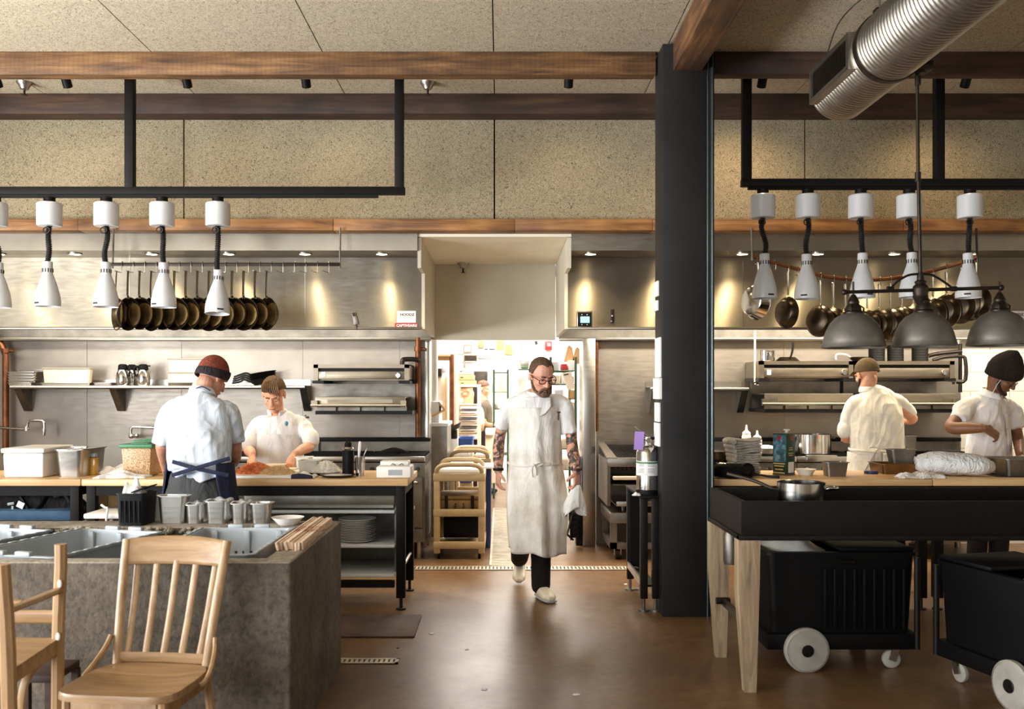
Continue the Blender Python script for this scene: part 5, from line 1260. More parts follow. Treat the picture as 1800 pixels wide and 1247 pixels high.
# containers on the rear ledge
g = thing('black_bin', 'tall black square bin with crumpled paper on the island ledge', 'bin', P(236, 918, 5.25))
bx = X(236, 5.2); by = 5.24
hb = Z(866, 5.2) - ledge
obj('body', M().pan(bx - .085, bx + .085, by - .105, by + .105, ledge, ledge + hb, taper=.9, rim=.006, r=.02, t=.005), MAT['black_plastic'], g)
m = M()
for k in range(5): m.bb(bx - .05 + k * .025 - .003, bx - .05 + k * .025 + .003, by - .108, by - .098, ledge + .02, ledge + hb - .04)
obj('rib', m, MAT['black_plastic'], g)
obj('flap', M().box((bx + .04, by, ledge + hb + .018), (.08, .2, .008), rot=RY(-20), bev=.003), MAT['black_plastic'], g)
rag('paper_scrap', 'crumpled paper sticking out of the black bin', 'paper', 236, 5.22, .10, .10, .11, mat='paper', seed=31, zbase=ledge + hb - .03)
def spot_pan(label, u0, u1, v1, y, d, group=None, wrap=False, h=None):
    x0, x1 = X(u0, y), X(u1, y); z1 = Z(v1, y)
    o = thing('steamer_pan', label, 'pan', ((x0 + x1) / 2, y + d / 2, ledge), group)
    obj('pan', M().pan(x0, x1, y, y + d, ledge, z1, taper=.87, rim=.014, r=.025), MAT['steel'], o)
    if wrap:
        def f(a, b):
            x = (a - .5) * 2; y_ = (b - .5) * 2
            k = 1.06 - .05 * b
            zz = z1 + .006 + .010 * math.sin(7 * x + 3 * y_) * (1 - abs(x)) - (.10 * max(0, abs(x) - .86) / .14 if abs(x) > .86 else 0)
            return Vector(((x0 + x1) / 2 + x * (x1 - x0) / 2 * 1.03, y + d / 2 + y_ * d / 2 * 1.03, zz))
        fm = NT('cling_film_' + str(u0)); fm.b.inputs['Base Color'].default_value = (.9, .9, .9, 1); fm.set(Roughness=.15); fm.b.inputs['Alpha'].default_value = .55
        fm.l(fm.ramp(fm.noise(fm.coord(), 20), [(.3, (215, 215, 218)), (.7, (245, 245, 248))]), fm.b.inputs['Base Color']); fm.bump(fm.noise(fm.coord(), 28, 4), .8, .02)
        obj('film', M().grid(f, 16, 12), fm.m, o)
    return o
spot_pan('large grey steel pan beside the black bin', 270, 329, 873, 5.22, .12, 'steel pans on the island ledge')
spot_pan('small film wrapped steel pan next to the large grey pan', 319, 357, 888, 5.21, .12, 'steel pans on the island ledge', True)
spot_pan('film wrapped steel pan in the middle of the ledge row', 354, 402, 882, 5.21, .13, 'steel pans on the island ledge', True)
spot_pan('film wrapped steel pan, second from the row end', 399, 436, 886, 5.21, .12, 'steel pans on the island ledge', True)
spot_pan('open steel pan ending the row on the island ledge', 434, 476, 886, 5.21, .13, 'steel pans on the island ledge')
tag(obj('ledge_block', M().bb(X(262, 5.3), X(280, 5.3), 5.34, 5.35, ledge, ledge + .15), MAT['white_plastic']), 'thin white card behind the large grey pan', 'card')
tag(obj('bowl', M().lathe([(0, 0), (.05, 0), (.088, .04), (.09, .042), (.082, .04), (.046, .006), (0, .006)], n=32), MAT['ceramic'], at=(X(497, 5.08), 5.2, ledge), world=False), 'white bowl tucked between the last tub and the paper bundles', 'bowl')
# paper-edge bundles (menus) along the end
pk = NT('worn_paper'); pk.l(pk.ramp(pk.noise(pk.coord((1, 1, 8)), 9, 5), [(.3, (150, 92, 66)), (.45, (214, 184, 158)), (.7, (232, 214, 192))]), pk.b.inputs['Base Color']); pk.set(Roughness=.8)
for k, (u0f, u0b, lab) in enumerate(((492, 557, 'folded paper bundle next to the grey tub'), (506, 567, 'folded paper bundle in the middle of three, reddish edge'), (524, 580, 'folded paper bundle at the outer edge of the island'))):
    a = Vector((X(u0f, 4.34), 4.34, ledge + .018)); b = Vector((X(u0b, 5.24), 5.24, ledge + .018))
    d = (b - a); L = d.length; ang = math.atan2(d.x, d.y)
    Rm = Matrix.Rotation(-ang, 3, 'Z')
    m = M()
    for q in range(3): m.box((a + b) / 2 + Rm @ Vector((-.012 + q * .012, random.uniform(-.01, .01), random.uniform(-.003, .004))), (.012, L - q * .03, .04), rot=Rm @ RY(random.uniform(-14, 4)), bev=.003)
    tag(obj('paper_bundle', m, pk.m, at=(a + b) / 2), lab, 'paper bundle', 'paper bundles on the island end')

# =================================================================== WOODEN CHAIRS
def slat_chair():
    # local: back panel toward +y, seat toward -y; origin on the floor under the seat
    c0 = Vector((X(238, 3.6), 3.62, 0))
    g = thing('slat_back_chair', 'light oak chair with five vertical back slats facing away from the island', 'chair', c0, 'oak chairs', R(-6))
    sz = .452
    def seat(a, b):
        x = (a - .5) * 2; y = (b - .5) * 2
        w = .235 - .022 * y + .0 * x
        return None
    m = M(); n = 28; top, bot = [], []
    pts = []
    for k in range(n):
        a = 2 * math.pi * k / n; ca, sa = math.cos(a), math.sin(a)
        e = .38
        x = math.copysign(abs(ca) ** e, ca) * (.235 - .03 * (sa > 0) * abs(sa)); y = math.copysign(abs(sa) ** e, sa) * .215
        pts.append((x, y))
    rings = []
    for s, z, zf in ((.90, sz - .034, 0), (1.0, sz - .028, 0), (1.0, sz - .010, 0), (.985, sz - .001, 0), (.90, sz, 0), (.55, sz - .012, 0), (.2, sz - .016, 0)):
        rings.append([m.bm.verts.new((x * s, y * s, z)) for x, y in pts])
    for a, b in zip(rings, rings[1:]):
        for k in range(n): m.bm.faces.new((a[k], a[(k + 1) % n], b[(k + 1) % n], b[k]))
    m.bm.faces.new(list(reversed(rings[0]))); m.bm.faces.new(rings[-1])
    obj('seat', m, MAT['oak_seat'], g, world=False, smooth=60)
    top = 1.0 * (Z(957, 3.86)); lean = .11
    def back(x, t): return Vector((x * (1 + .16 * t), .20 + lean * t + .03 * t * t - .0, sz + (top - sz) * t))
    hw = .190
    for s in (-1, 1):
        m = M().sweep([back(s * hw, -.02), back(s * hw, .3), back(s * hw, .65), back(s * hw, 1.0)], [(.020, .015)] * 4, n=8, side=(1, 0, 0), sub=3)
        p = obj('back_post', m, MAT['oak'], g, world=False, smooth=50)
        obj('rear_leg', M().sweep([(s * .185, .20, sz - .02), (s * .195, .25, .2), (s * .205, .30, 0)], [(.019, .016)] * 3, n=8, side=(1, 0, 0), sub=2), MAT['oak'], g, world=False)
        obj('front_leg', M().sweep([(s * .185, -.17, sz - .03), (s * .185, -.175, .0)], [(.019, .019), (.017, .017)], n=8, side=(1, 0, 0)), MAT['oak'], g, world=False)
        # curved bracket from the post to the seat side
        obj('bracket', M().sweep([(s * .222, .215, sz + .105), (s * .232, .185, sz + .06), (s * .245, .12, sz + .01), (s * .25, .06, sz - .018), (s * .235, .03, sz - .03)], [(.011, .013)] * 5, n=8, side=(1, 0, 0), sub=3), MAT['oak'], g, world=False)
    # crest rail, curved in plan and crowned
    def crest(a, b):
        x = (a - .5) * 2 * hw * 1.16; bow = .038 * (1 - (2 * (a - .5)) ** 2)
        t = .79 + .21 * b + .028 * b * math.cos((a - .5) * math.pi)
        v = back(0, min(t, 1.02)); v.x = x; v.y += bow; v.z = sz + (top - sz) * t
        return v
    obj('crest_rail', M().grid(crest, 22, 8), MAT['oak_seat'], g, world=False, bake=[('SOLIDIFY', dict(thickness=.022, offset=0))])
    obj('lower_rail', M().sweep([back(-hw, .04), back(0, .04) + Vector((0, .012, 0)), back(hw, .04)], [(.022, .010)] * 3, n=8, side=(0, 0, 1), sub=4), MAT['oak_seat'], g, world=False)
    for k in range(5):
        x = (-1 + k * .5) * hw * .80
        m = M().sweep([back(x, .06) + Vector((0, .008, 0)), back(x, .4) + Vector((0, .03, 0)), back(x, .82) + Vector((0, .030, 0))], [(.0145, .006)] * 3, n=8, side=(1, 0, 0), sub=4)
        obj('slat', m, MAT['oak'], g, world=False, smooth=50)
    obj('seat_rail', M().box((0, -.175, sz - .06), (.33, .018, .055), bev=.003).box((-.19, 0, sz - .06), (.018, .33, .055), bev=.003).box((.19, 0, sz - .06), (.018, .33, .055), bev=.003), MAT['oak'], g, world=False)
    obj('stretcher', M().cyl((-.19, -.175, .2), (-.195, .25, .2), .011, n=10).cyl((.19, -.175, .2), (.195, .25, .2), .011, n=10), MAT['oak'], g, world=False)
    return g
slat_chair()
# tall chair with open posts cut by the frame
g = thing('open_arm_chair', 'oak chair with bare upright posts and slanted arm, cut by the frame edge', 'chair', (X(40, 3.5), 3.5, 0), 'oak chairs')
A = lambda u, v, y: P(u, v, y)
Yr, Yl = 3.62, 3.22
def post(name, top, bot, w, d):
    m = M(); a, b = Vector(top), Vector(bot)
    m.sweep([a, b], [(w, d), (w, d)], n=4, side=(1, .35, 0)); return m
obj('tall_post', M().sweep([A(107, 957, Yr), A(107, 1000, Yr), A(104, 1060, Yr), A(102, 1140, Yr), (X(100, Yr), Yr, 0)], [(.023, .023)] * 5, n=8, side=(1, .3, 0), sub=2), MAT['oak'], g)
obj('near_post', M().sweep([A(4, 993, Yl), A(8, 1050, Yl), A(14, 1150, Yl), (X(22, Yl), Yl, 0)], [(.026, .026)] * 4, n=8, side=(1, .3, 0), sub=2), MAT['oak'], g)
obj('arm', M().sweep([A(14, 1074, Yl), A(60, 1056, (Yl + Yr) / 2), A(104, 1038, Yr)], [(.013, .02)] * 3, n=8, side=(0, 0, 1)).sweep([A(-20, 1056, Yr + .05), A(40, 1060, Yr + .05)], [(.012, .02)] * 2, n=8, side=(0, 0, 1)), MAT['oak_seat'], g)
obj('cross_rail', M().sweep([A(18, 1085, Yr), A(103, 1085, Yr)], [(.026, .012)] * 2, n=8, side=(0, 0, 1)), MAT['oak_seat'], g)
sp_ = [A(-60, 1180, Yl), A(22, 1158, Yl), A(104, 1124, Yr), A(20, 1121, Yr + .05), A(-60, 1125, Yr + .05)]
zt = sum(p.z for p in sp_) / 5
m = M(); m.prism([(p.x, p.y) for p in [Vector((X(-80, Yl), Yl, 0)), Vector((X(24, Yl), Yl, 0)), Vector((X(104, Yr), Yr, 0)), Vector((X(-60, Yr), Yr + .02, 0))]], Z(1122, Yr) - .055, Z(1122, Yr))
obj('seat', m, MAT['oak_seat'], g)
for p in (A(105, 1027, Yr - .026), A(102, 1120, Yr - .026), A(-3, 1084, Yl)):
    obj('screw_cap', M().ell(p, (.009, .006, .016), n=10, m=6), MAT['white_plastic'], g)
obj('curved_brace', M().sweep([A(100, 1148, Yr), A(75, 1160, Yr - .08), A(52, 1185, Yr - .14), A(40, 1215, Yr - .16), A(36, 1260, Yr - .16)], [(.012, .016)] * 5, n=8, side=(0, 1, 0), sub=3), MAT['oak'], g)
g2 = thing('low_stool', 'dark low wooden box seat behind the chairs', 'stool', (X(85, 3.85), 3.85, 0))
obj('seat', M().bb(X(55, 3.8), X(112, 3.8), 3.72, 3.95, Z(1178, 3.8) - .03, Z(1178, 3.8), bev=.005), MAT['beam_dark'], g2)
for x in (X(60, 3.8), X(108, 3.8)):
    for y in (3.74, 3.93): obj('leg', M().bb(x - .014, x + .014, y - .014, y + .014, 0, Z(1178, 3.8) - .03), MAT['beam_dark'], g2)

# =================================================================== DARK TROUGH TABLE AND ICE BINS
TX0, TX1, TY0, TY1, TZ0, TZ1 = X(1303, 4.85), 3.35, 4.85, 5.56, .81, .99
tm = plain('ebonised_wood', (15, 11, 8), .55, 0, .25, 3, .1, 30, spec=.2)
g = thing('trough_table', 'dark ebonised trough table with pale tapered legs', 'table', ((TX0 + TX1) / 2, 5.2, 0))
m = M().bb(TX0, TX1, TY0, TY0 + .03, TZ0, TZ1, bev=.003).bb(TX0, TX1, TY1 - .03, TY1, TZ0, TZ1, bev=.003).bb(TX0 + .0005, TX0 + .03, TY0 + .028, TY1 - .028, TZ0, TZ1 - .0005).bb(TX1 - .03, TX1, TY0, TY1, TZ0, TZ1, bev=.003)
obj('rim', m, tm, g)
obj('trough_floor', M().bb(TX0 + .03, TX1 - .03, TY0 + .03, TY1 - .03, TZ0 + .02, TZ0 + .05), tm, g)
obj('lower_moulding', M().bb(TX0 - .012, TX1, TY0 - .012, TY0 + .05, TZ0 - .022, TZ0 + .004, bev=.005).bb(TX0 - .012, TX0 + .05, TY0, TY1 + .012, TZ0 - .022, TZ0 + .004, bev=.005), tm, g)
for lx, ly, s in ((TX0 + .04, TY0 + .035, 1), (TX0 + .04, TY1 - .035, 1), (TX1 - .06, TY0 + .05, 1), (TX1 - .06, TY1 - .05, 1)):
    m = M()
    a = [(lx - .055, ly - .05), (lx + .055, ly - .05), (lx + .055, ly + .05), (lx - .055, ly + .05)]
    b = [(lx - .02, ly - .03), (lx + .04, ly - .03), (lx + .04, ly + .03), (lx - .02, ly + .03)]
    mid = [(lx - .055, ly - .05), (lx + .05, ly - .05), (lx + .05, ly + .05), (lx - .055, ly + .05)]
    rings = [[m.bm.verts.new((*p, z)) for p in q] for q, z in ((b, 0), (mid, .52), (a, TZ0 - .02))]
    for q, r_ in zip(rings, rings[1:]):
        for k in range(4): m.bm.faces.new((q[k], q[(k + 1) % 4], r_[(k + 1) % 4], r_[k]))
    m.bm.faces.new(list(reversed(rings[0]))); m.bm.faces.new(rings[-1])
    obj('leg', m, MAT['table_leg'], g, smooth=20)
obj('stretcher', M().sweep([(TX0 + .06, TY1 - .05, .33), (TX0 + .06, TY0 + .04, .33)], [(.025, .018)] * 2, n=8).sweep([(TX0 + .01, TY1 - .10, .34), (TX0 + .09, TY1 - .10, .34)], .02, n=8), MAT['bronze'], g)
pot('saute_pot', 'polished steel pot with long handle standing in the dark trough', 'pot', (X(1408, 5.16), 5.16, TZ0 + .051), .128, Z(848, 5.16) - TZ0 - .051, 'steel_shiny', [[(-.12, .02, .155), (-.16, .03, .165), (-.24, .08, .20), (-.34, .14, .225), (-.37, .155, .232)], [(.125, 0, .155), (.15, .02, .17), (.19, .02, .168), (.20, 0, .168), (.19, -.02, .165), (.15, -.02, .165), (.125, -.01, .155)]], hmat='bronze')
heap('salt_crumbs', 'small scatter of pale crumbs beside the polished pot', 'crumbs', (X(1462, 5.1), 5.1, TZ0 + .10), .05, .03, .012, [(.3, (200, 186, 150)), (.6, (226, 214, 184))], 8, 60)
bpy.data.objects['salt_crumbs'].location.z = TZ0 + .052

WHEEL = plain('grey_wheel', (168, 163, 152), .5, 0, .1, 9)
def ice_bin(label, loc, rz, w=.86, d=.62, h=.66, front_wheel=True):
    g = thing('ice_bin', label, 'ice bin', loc, 'black ice bins under the trough table', R(rz))
    bm_ = MAT['black_plastic']
    z0 = .13
    m = M()
    # body: open tapered box with a cut-away for the big wheels
    m.pan(-w / 2, w / 2, -d / 2, d / 2, z0, h, t=.02, taper=.94, rim=.02, r=.04)
    obj('body', m, bm_, g, world=False)
    m = M()
    for k in range(9): m.box((-.10 + k * .055, -d / 2 * .975, .40), (.018, .02, .34), bev=.005)
    obj('rib', m, bm_, g, world=False)
    obj('skirt', M().box((0, 0, .16), (w * .99, d * .99, .09), bev=.012), bm_, g, world=False)
    for s in (-1, 1):
        o = obj('wheel', M().lathe([(0, -.018), (.05, -.022), (.10, -.018), (.114, -.016), (.120, 0), (.114, .016), (.10, .018), (.05, .022), (0, .018)], (-w / 2 + .22, s * (d / 2 + .012), .12), rot=RX(90), n=40), WHEEL, g, world=False)
        obj('hub', M().lathe([(.034, .026), (.030, .03), (.014, .03), (.014, .034), (0, .034)], (-w / 2 + .22, s * (d / 2 + .012), .12), rot=RX(90 if s < 0 else -90), n=24), MAT['dark_steel'], o, world=False)
        obj('tyre', M().lathe([(.112, -.02), (.124, -.012), (.124, .012), (.112, .02)], (-w / 2 + .22, s * (d / 2 + .012), .12), rot=RX(90), n=40), WHEEL, o, world=False)
        c = obj('caster', M().lathe([(0, -.014), (.036, -.016), (.05, -.010), (.052, 0), (.05, .010), (.036, .016), (0, .014)], (w / 2 - .14, s * (d / 2 - .06), .052), rot=RX(90), n=28), WHEEL, g, world=False)
        obj('fork', M().box((w / 2 - .13, s * (d / 2 - .085), .09), (.04, .008, .09), rot=RY(20)).box((w / 2 - .13, s * (d / 2 - .035), .09), (.04, .008, .09), rot=RY(20)).box((w / 2 - .12, s * (d / 2 - .06), .133), (.06, .07, .01)), MAT['steel'], c, world=False)
    for s in (-1, 1): obj('corner_post', M().cyl((w / 2 - .015, s * (d / 2 - .01), .12), (w / 2 - .015, s * (d / 2 - .01), h - .03), .016, n=12), MAT['dark_steel'], g, world=False)
    obj('lid', M().box((.20, 0, h + .012), (w * .48, d * .9, .022), bev=.006), bm_, g, world=False)
    obj('latch', M().cyl((-.02, -d / 2 - .005, h - .05), (.06, -d / 2 - .005, h - .05), .014, n=10), MAT['dark_steel'], g, world=False)
    return g
def ice_heap(label, c, rx, ry, h, seed, rz=0):
    rr = random.Random(seed); p1, p2 = rr.uniform(0, 6), rr.uniform(0, 6)
    def f(a, b):
        v = Vector((math.cos(6.2832 * a) * rx * b, math.sin(6.2832 * a) * ry * b, h * (1 - b ** 2.2) * (1 + .25 * math.sin(3 * 6.28 * a + p1) * b)))
        v.z += .012 * mnoise.noise(v * 14 + Vector((p2, 0, 0)))
        return Vector(c) + RZ(rz) @ v
    return tag(obj('crushed_ice', M().grid(f, 36, 14, closed_u=True), MAT['ice'], at=c), label, 'ice', kind='stuff')
ice_bin('black wheeled ice bin standing lengthwise under the trough table', (1.91, 5.54, 0), 0)
ice_heap('pale ice heaped in the lengthwise bin', (1.70, 5.54, .628), .20, .24, .085, 2)
B2 = (2.74, 4.83, 0)
ice_bin('black wheeled ice bin turned outward at the frame edge', B2, 104, .80, .56, .64)
ice_heap('white ice heaped in the outward turned bin', (2.79, 4.66, .60), .17, .20, .09, 5, 104)
tag(obj('spray_bottle', M().lathe([(0, 0), (.04, 0), (.045, .02), (.045, .17), (.026, .21), (.018, .235)], (0, 0, 0), n=20).cyl((0, 0, .235), (0, 0, .275), .02, n=14), MAT['steel_dull'], at=(X(1285, 5.46), 5.46, TZ0 + .02 - .275), world=False), 'cloudy bottle hooked up under the trough table behind its legs', 'bottle')

# =================================================================== EXTINGUISHER ON ITS STAND
g = thing('steel_stand', 'narrow dark steel stand against the black column', 'stand', (1.05, 7.0, 0))
sx0, sx1 = .985, 1.108
for y in (6.66, 7.36):
    for x in ((sx0 + .03), (sx1 - .01)):
        if x > 1.08 and y < 6.8: pass
        l = obj('leg', M().bb(x - .026, x + .026, y - .026, y + .026, .09, .80, bev=.004), MAT['dark_steel'], g)
        obj('foot', M().cyl((x, y, 0), (x, y, .012), .04, n=16).cyl((x, y, .012), (x, y, .1), .012, n=10), MAT['steel_dull'], l)
obj('top', M().bb(sx0, sx1 + .012, 6.62, 7.4, .80, .82, bev=.003), MAT['black'], g)
obj('side_rail', M().bb(sx0 + .005, sx0 + .02, 6.66, 7.36, .18, .23), MAT['steel'], g)
obj('shelf', M().bb(sx0 + .02, sx1, 6.66, 7.36, .17, .185), MAT['dark_steel'], g)
obj('back_panel', M().bb(sx0 + .02, sx1, 7.28, 7.30, .2, .8), MAT['black'], g)
EX, EY = X(1139, 6.75), 6.75
EZ = .822
g = thing('fire_extinguisher', 'chrome fire extinguisher with violet tag beside the black column', 'fire extinguisher', (EX, EY, EZ))
R_ = .083
obj('base_ring', M().lathe([(0, 0), (R_ + .004, 0), (R_ + .004, .03), (R_, .034)], n=32), MAT['black_plastic'], g, world=False)
obj('tank', M().lathe([(R_, .03), (R_, .30), (R_ - .01, .325), (R_ - .035, .342), (.028, .348), (.028, .36)], n=36), MAT['steel_shiny'], g, world=False)
lm = M().lathe([(R_ + .001, .135), (R_ + .0015, .136), (R_ + .0015, .237), (R_ + .001, .238)], n=36)
lab_ = obj('label', lm, MAT['paper'], g, world=False)
m = M()
for k in range(9):
    for a0, a1 in ((-150, -118), (-100, -65)):
        z = .15 + k * .009
        n_ = 4
        pts = [(math.cos(R(a0 + (a1 - a0) * i / n_)) * (R_ + .002), math.sin(R(a0 + (a1 - a0) * i / n_)) * (R_ + .002), z) for i in range(n_ + 1)]
        if (k * 7 + int(a0)) % 5: m.sweep(pts, [(.0012, .0006)] * len(pts), n=4, side=(0, 0, 1))
obj('print', m, MAT['ink'], lab_, world=False)
obj('green_band', M().lathe([(R_ + .0016, .222), (R_ + .002, .223), (R_ + .002, .233), (R_ + .0016, .234)], n=36), MAT['green_lid'], lab_, world=False)
obj('valve', M().cyl((0, 0, .355), (0, 0, .41), .024, n=16).box((-.02, 0, .395), (.07, .024, .022), bev=.005).cyl((.0, -.03, .385), (.0, -.045, .385), .02, n=16), MAT['steel_shiny'], g, world=False)
obj('lever', M().box((-.045, 0, .445), (.12, .02, .010), rot=RY(38), bev=.003).box((-.045, 0, .41), (.10, .02, .010), rot=RY(10), bev=.003), MAT['steel_dull'], g, world=False)
obj('hose', M().sweep([(.02, 0, .395), (.05, -.02, .40), (.065, -.03, .36), (.05, -.05, .30)], .010, n=10, sub=4), MAT['black_plastic'], g, world=False)
obj('inspection_tag', M().box((-.075, -.07, .385), (.068, .002, .13), rot=RY(4) @ RZ(8)), MAT['tag_violet'], g, world=False)
rag('corner_paper', 'torn corner of white paper on the grill shelf beside the extinguisher', 'paper', 1119, 6.63, .05, .03, .02, mat='paper', seed=41, zbase=.821)
# papers on the side of the column
xs_ = cx0 - .004
for k, (v0, v1, y0, y1, lab, mt) in enumerate(((493, 520, 6.62, 6.76, 'small white note high on the column side', 'paper'), (527, 545, 6.64, 6.76, 'second white note just below the high one', 'paper'), (594, 664, 6.52, 6.72, 'long white paper sheet on the column side at head height', 'paper'), (665, 702, 6.50, 6.74, 'white envelope on the column side below the long sheet', 'paper'), (708, 742, 6.56, 6.74, 'white slip with blue print on the column side', 'paper'), (744, 785, 6.56, 6.76, 'lowest white slip on the column side above the extinguisher', 'paper'))):
    o = obj('paper_note', M().bb(xs_ - (.022 if k == 3 else .012), cx0 - .001, y0, y1, Z(v1, 6.6), Z(v0, 6.6), bev=.002), MAT[mt], at=(xs_, 6.65, Z(v1, 6.6)))
    tag(o, lab, 'paper')

# =================================================================== FLOOR FITTINGS
def grate(name, label, x0, x1, y0, y1, nb, along):
    g = thing(name, label, 'floor drain', ((x0 + x1) / 2, (y0 + y1) / 2, 0))
    obj('channel', M().bb(x0, x1, y0, y1, .0005, .002), MAT['ink'], g)
    m = M().bb(x0, x1, y0, y0 + .02, .001, .007).bb(x0, x1, y1 - .02, y1, .001, .007).bb(x0, x0 + .02, y0, y1, .001, .007).bb(x1 - .02, x1, y0, y1, .001, .007)
    for k in range(nb):
        if along == 'x':
            x = x0 + (x1 - x0) * (k + .5) / nb; w = (x1 - x0) / nb * .28; m.bb(x - w, x + w, y0, y1, .001, .006)
        else:
            y = y0 + (y1 - y0) * (k + .5) / nb; w = (y1 - y0) / nb * .28; m.bb(x0, x1, y - w, y + w, .001, .006)
    obj('grate', m, MAT['grate'], g)
    return g
grate('floor_drain', 'long slotted drain crossing the floor before the passage', X(715, 8.2), X(1112, 8.2), 8.17, 8.33, 60, 'x')
grate('floor_drain', 'drain running away into the back kitchen', -.10, .155, 8.36, 12.5, 110, 'y')
grate('floor_drain', 'short slotted drain beside the concrete island', -1.1, X(701, 5.4), 5.36, 5.46, 18, 'x')
tag(obj('rubber_mat', M().bb(-2.6, X(735, 6.2), 5.93, 6.50, .0, .012, bev=.004), MAT['rubber']), 'brown rubber floor mat in front of the chopping table', 'mat')
random.seed(15)
fm = MAT['paper']
for k, (u, v) in enumerate(((760, 1115), (820, 1143), (852, 1213), (700, 1140), (1100, 1028), (1012, 1222))):
    Y = EYE * FPX / (v - CV); r = random.uniform(.008, .02)
    m = M(); n = 7
    m.prism([(math.cos(6.283 * i / n) * r * random.uniform(.6, 1.3), math.sin(6.283 * i / n) * r * random.uniform(.4, .9)) for i in range(n)], .0005, .004)
    tag(obj('paper_scrap', m, fm if k != 3 else MAT['ink'], at=(X(u, Y), Y, 0), world=False), ['tiny paper scrap on the floor beyond the rubber mat', 'tiny paper scrap on the open floor, mid way', 'larger torn scrap on the shiny floor', 'dark leaf scrap beside the rubber mat corner', 'tiny pale scrap on the floor near the steel stand', 'small scrap on the floor near the table leg'][k], 'scrap')
# =================================================================== PASSAGE: CARTS, BINS
def utility_cart(label, x0, x1, y0, y1, h, group='tan utility carts'):
    g = thing('utility_cart', label, 'cart', ((x0 + x1) / 2, (y0 + y1) / 2, 0), group)
    p = .030
    for x in (x0 + p, x1 - p):
        for y in (y0 + p, y1 - p): obj('post', M().bb(x - p, x + p, y - p, y + p, .05, h - .06, bev=.012), MAT['tan_plastic'], g)
    for z, t in ((.13, .07), (.43, .07), (h - .10, .075)):
        obj('shelf', M().bb(x0, x1, y0, y1, z - t / 2, z - t / 2 + .02, bev=.006).bb(x0 - .004, x1 + .004, y0 - .004, y0 + .025, z - t / 2, z + t / 2, bev=.010).bb(x0 - .004, x1 + .004, y1 - .025, y1 + .004, z - t / 2, z + t / 2, bev=.010).bb(x0 - .004, x0 + .025, y0, y1, z - t / 2, z + t / 2, bev=.010).bb(x1 - .025, x1 + .004, y0, y1, z - t / 2, z + t / 2, bev=.010), MAT['tan_plastic'], g)
    for y, dy in ((y0 + .03, -.05), (y1 - .03, .05)):
        obj('push_handle', M().sweep([(x0 + .03, y, h - .09), (x0 + .035, y + dy * .6, h - .02), (x0 + .10, y + dy, h + .015), ((x0 + x1) / 2, y + dy, h + .02), (x1 - .10, y + dy, h + .015), (x1 - .035, y + dy * .6, h - .02), (x1 - .03, y, h - .09)], [(.022, .018)] * 7, n=12, sub=4, rnd=True), MAT['tan_plastic'], g)
    for x in (x0 + .05, x1 - .05):
        for y in (y0 + .05, y1 - .05): obj('caster', M().cyl((x - .012, y, .032), (x + .012, y, .032), .032, n=16), MAT['black_plastic'], g)
    return g
CXa, CXb = X(762, 8.7), X(852, 8.7)
utility_cart('tan plastic utility cart in front, brown case on its middle shelf', CXa, CXb, 8.70, 9.35, .86)
utility_cart('second tan utility cart behind the first, stacked with papers', X(790, 10.2), X(862, 10.2), 10.1, 10.75, .90)
tag(obj('white_tray', M().bb(CXa + .04, CXb - .04, 8.74, 9.2, .797, .835, bev=.006), MAT['white_plastic']), 'white tray lying on top of the front utility cart', 'tray')
tag(obj('paper_stack', M().bb(CXa + .13, CXb - .12, 9.06, 9.3, .836, .86, bev=.004), MAT['paper']), 'stack of white sheets behind the white cart tray', 'paper')
g = thing('brown_case', 'brown case with buckle handle on the middle shelf of the cart', 'case', ((CXa + CXb) / 2, 9.0, .416))
brn = plain('brown_case_shell', (136, 104, 60), .5, .2, .2, 6)
obj('body', M().bb(CXa + .035, CXb - .04, 8.76, 9.28, .418, .545, bev=.012), brn, g)
obj('lid', M().bb(CXa + .03, CXb - .035, 8.755, 9.285, .547, .58, bev=.010), brn, g)
obj('handle', M().sweep([((CXa + CXb) / 2 - .035, 8.752, .51), ((CXa + CXb) / 2 - .04, 8.73, .49), ((CXa + CXb) / 2 - .03, 8.725, .465), ((CXa + CXb) / 2 + .03, 8.725, .465), ((CXa + CXb) / 2 + .04, 8.73, .49), ((CXa + CXb) / 2 + .035, 8.752, .51)], .008, n=8, sub=3), MAT['bronze'], g)
obj('strap', M().bb(CXa + .10, CXa + .13, 8.748, 8.76, .42, .585).bb(CXb - .13, CXb - .10, 8.748, 8.76, .42, .585), MAT['dark_steel'], g)
tag(obj('dark_case', M().bb(CXa + .08, CXb - .06, 8.9, 9.28, .167, .36, bev=.012), MAT['black_plastic']), 'black case on the bottom shelf of the front cart', 'case')
tag(obj('linen_pile', M().bb(X(794, 10.2), X(832, 10.2), 10.15, 10.6, .838, .90, bev=.02).bb(X(835, 10.2), X(856, 10.2), 10.2, 10.6, .838, .875, bev=.015), MAT['towel_white']), 'pile of white linen on the second utility cart', 'linen')
g = thing('waste_bin', 'tall navy waste bin beside the tan utility cart', 'bin', (X(858, 9.35), 9.5, 0))
obj('body', M().pan(X(838, 9.3), X(866, 9.3), 9.3, 9.75, .002, .80, taper=.86, rim=.012, r=.03), MAT['navy_plastic'], g)
obj('rim_bag', M().bb(X(838, 9.3), X(867, 9.3), 9.29, 9.76, .79, .815, bev=.006), MAT['paper'], g)

# =================================================================== BACK KITCHEN (seen through the opening)
def bx(name, label, cat, u0, u1, v0, v1, Y, d, mat, bev=.006, group=None, extra=None):
    o = obj(name, M().bb(X(u0, Y), X(u1, Y), Y, Y + d, Z(v1, Y), Z(v0, Y), bev=bev), MAT[mat] if isinstance(mat, str) else mat, at=(X((u0 + u1) / 2, Y), Y + d / 2, Z(v1, Y)))
    return tag(o, label, cat, group)
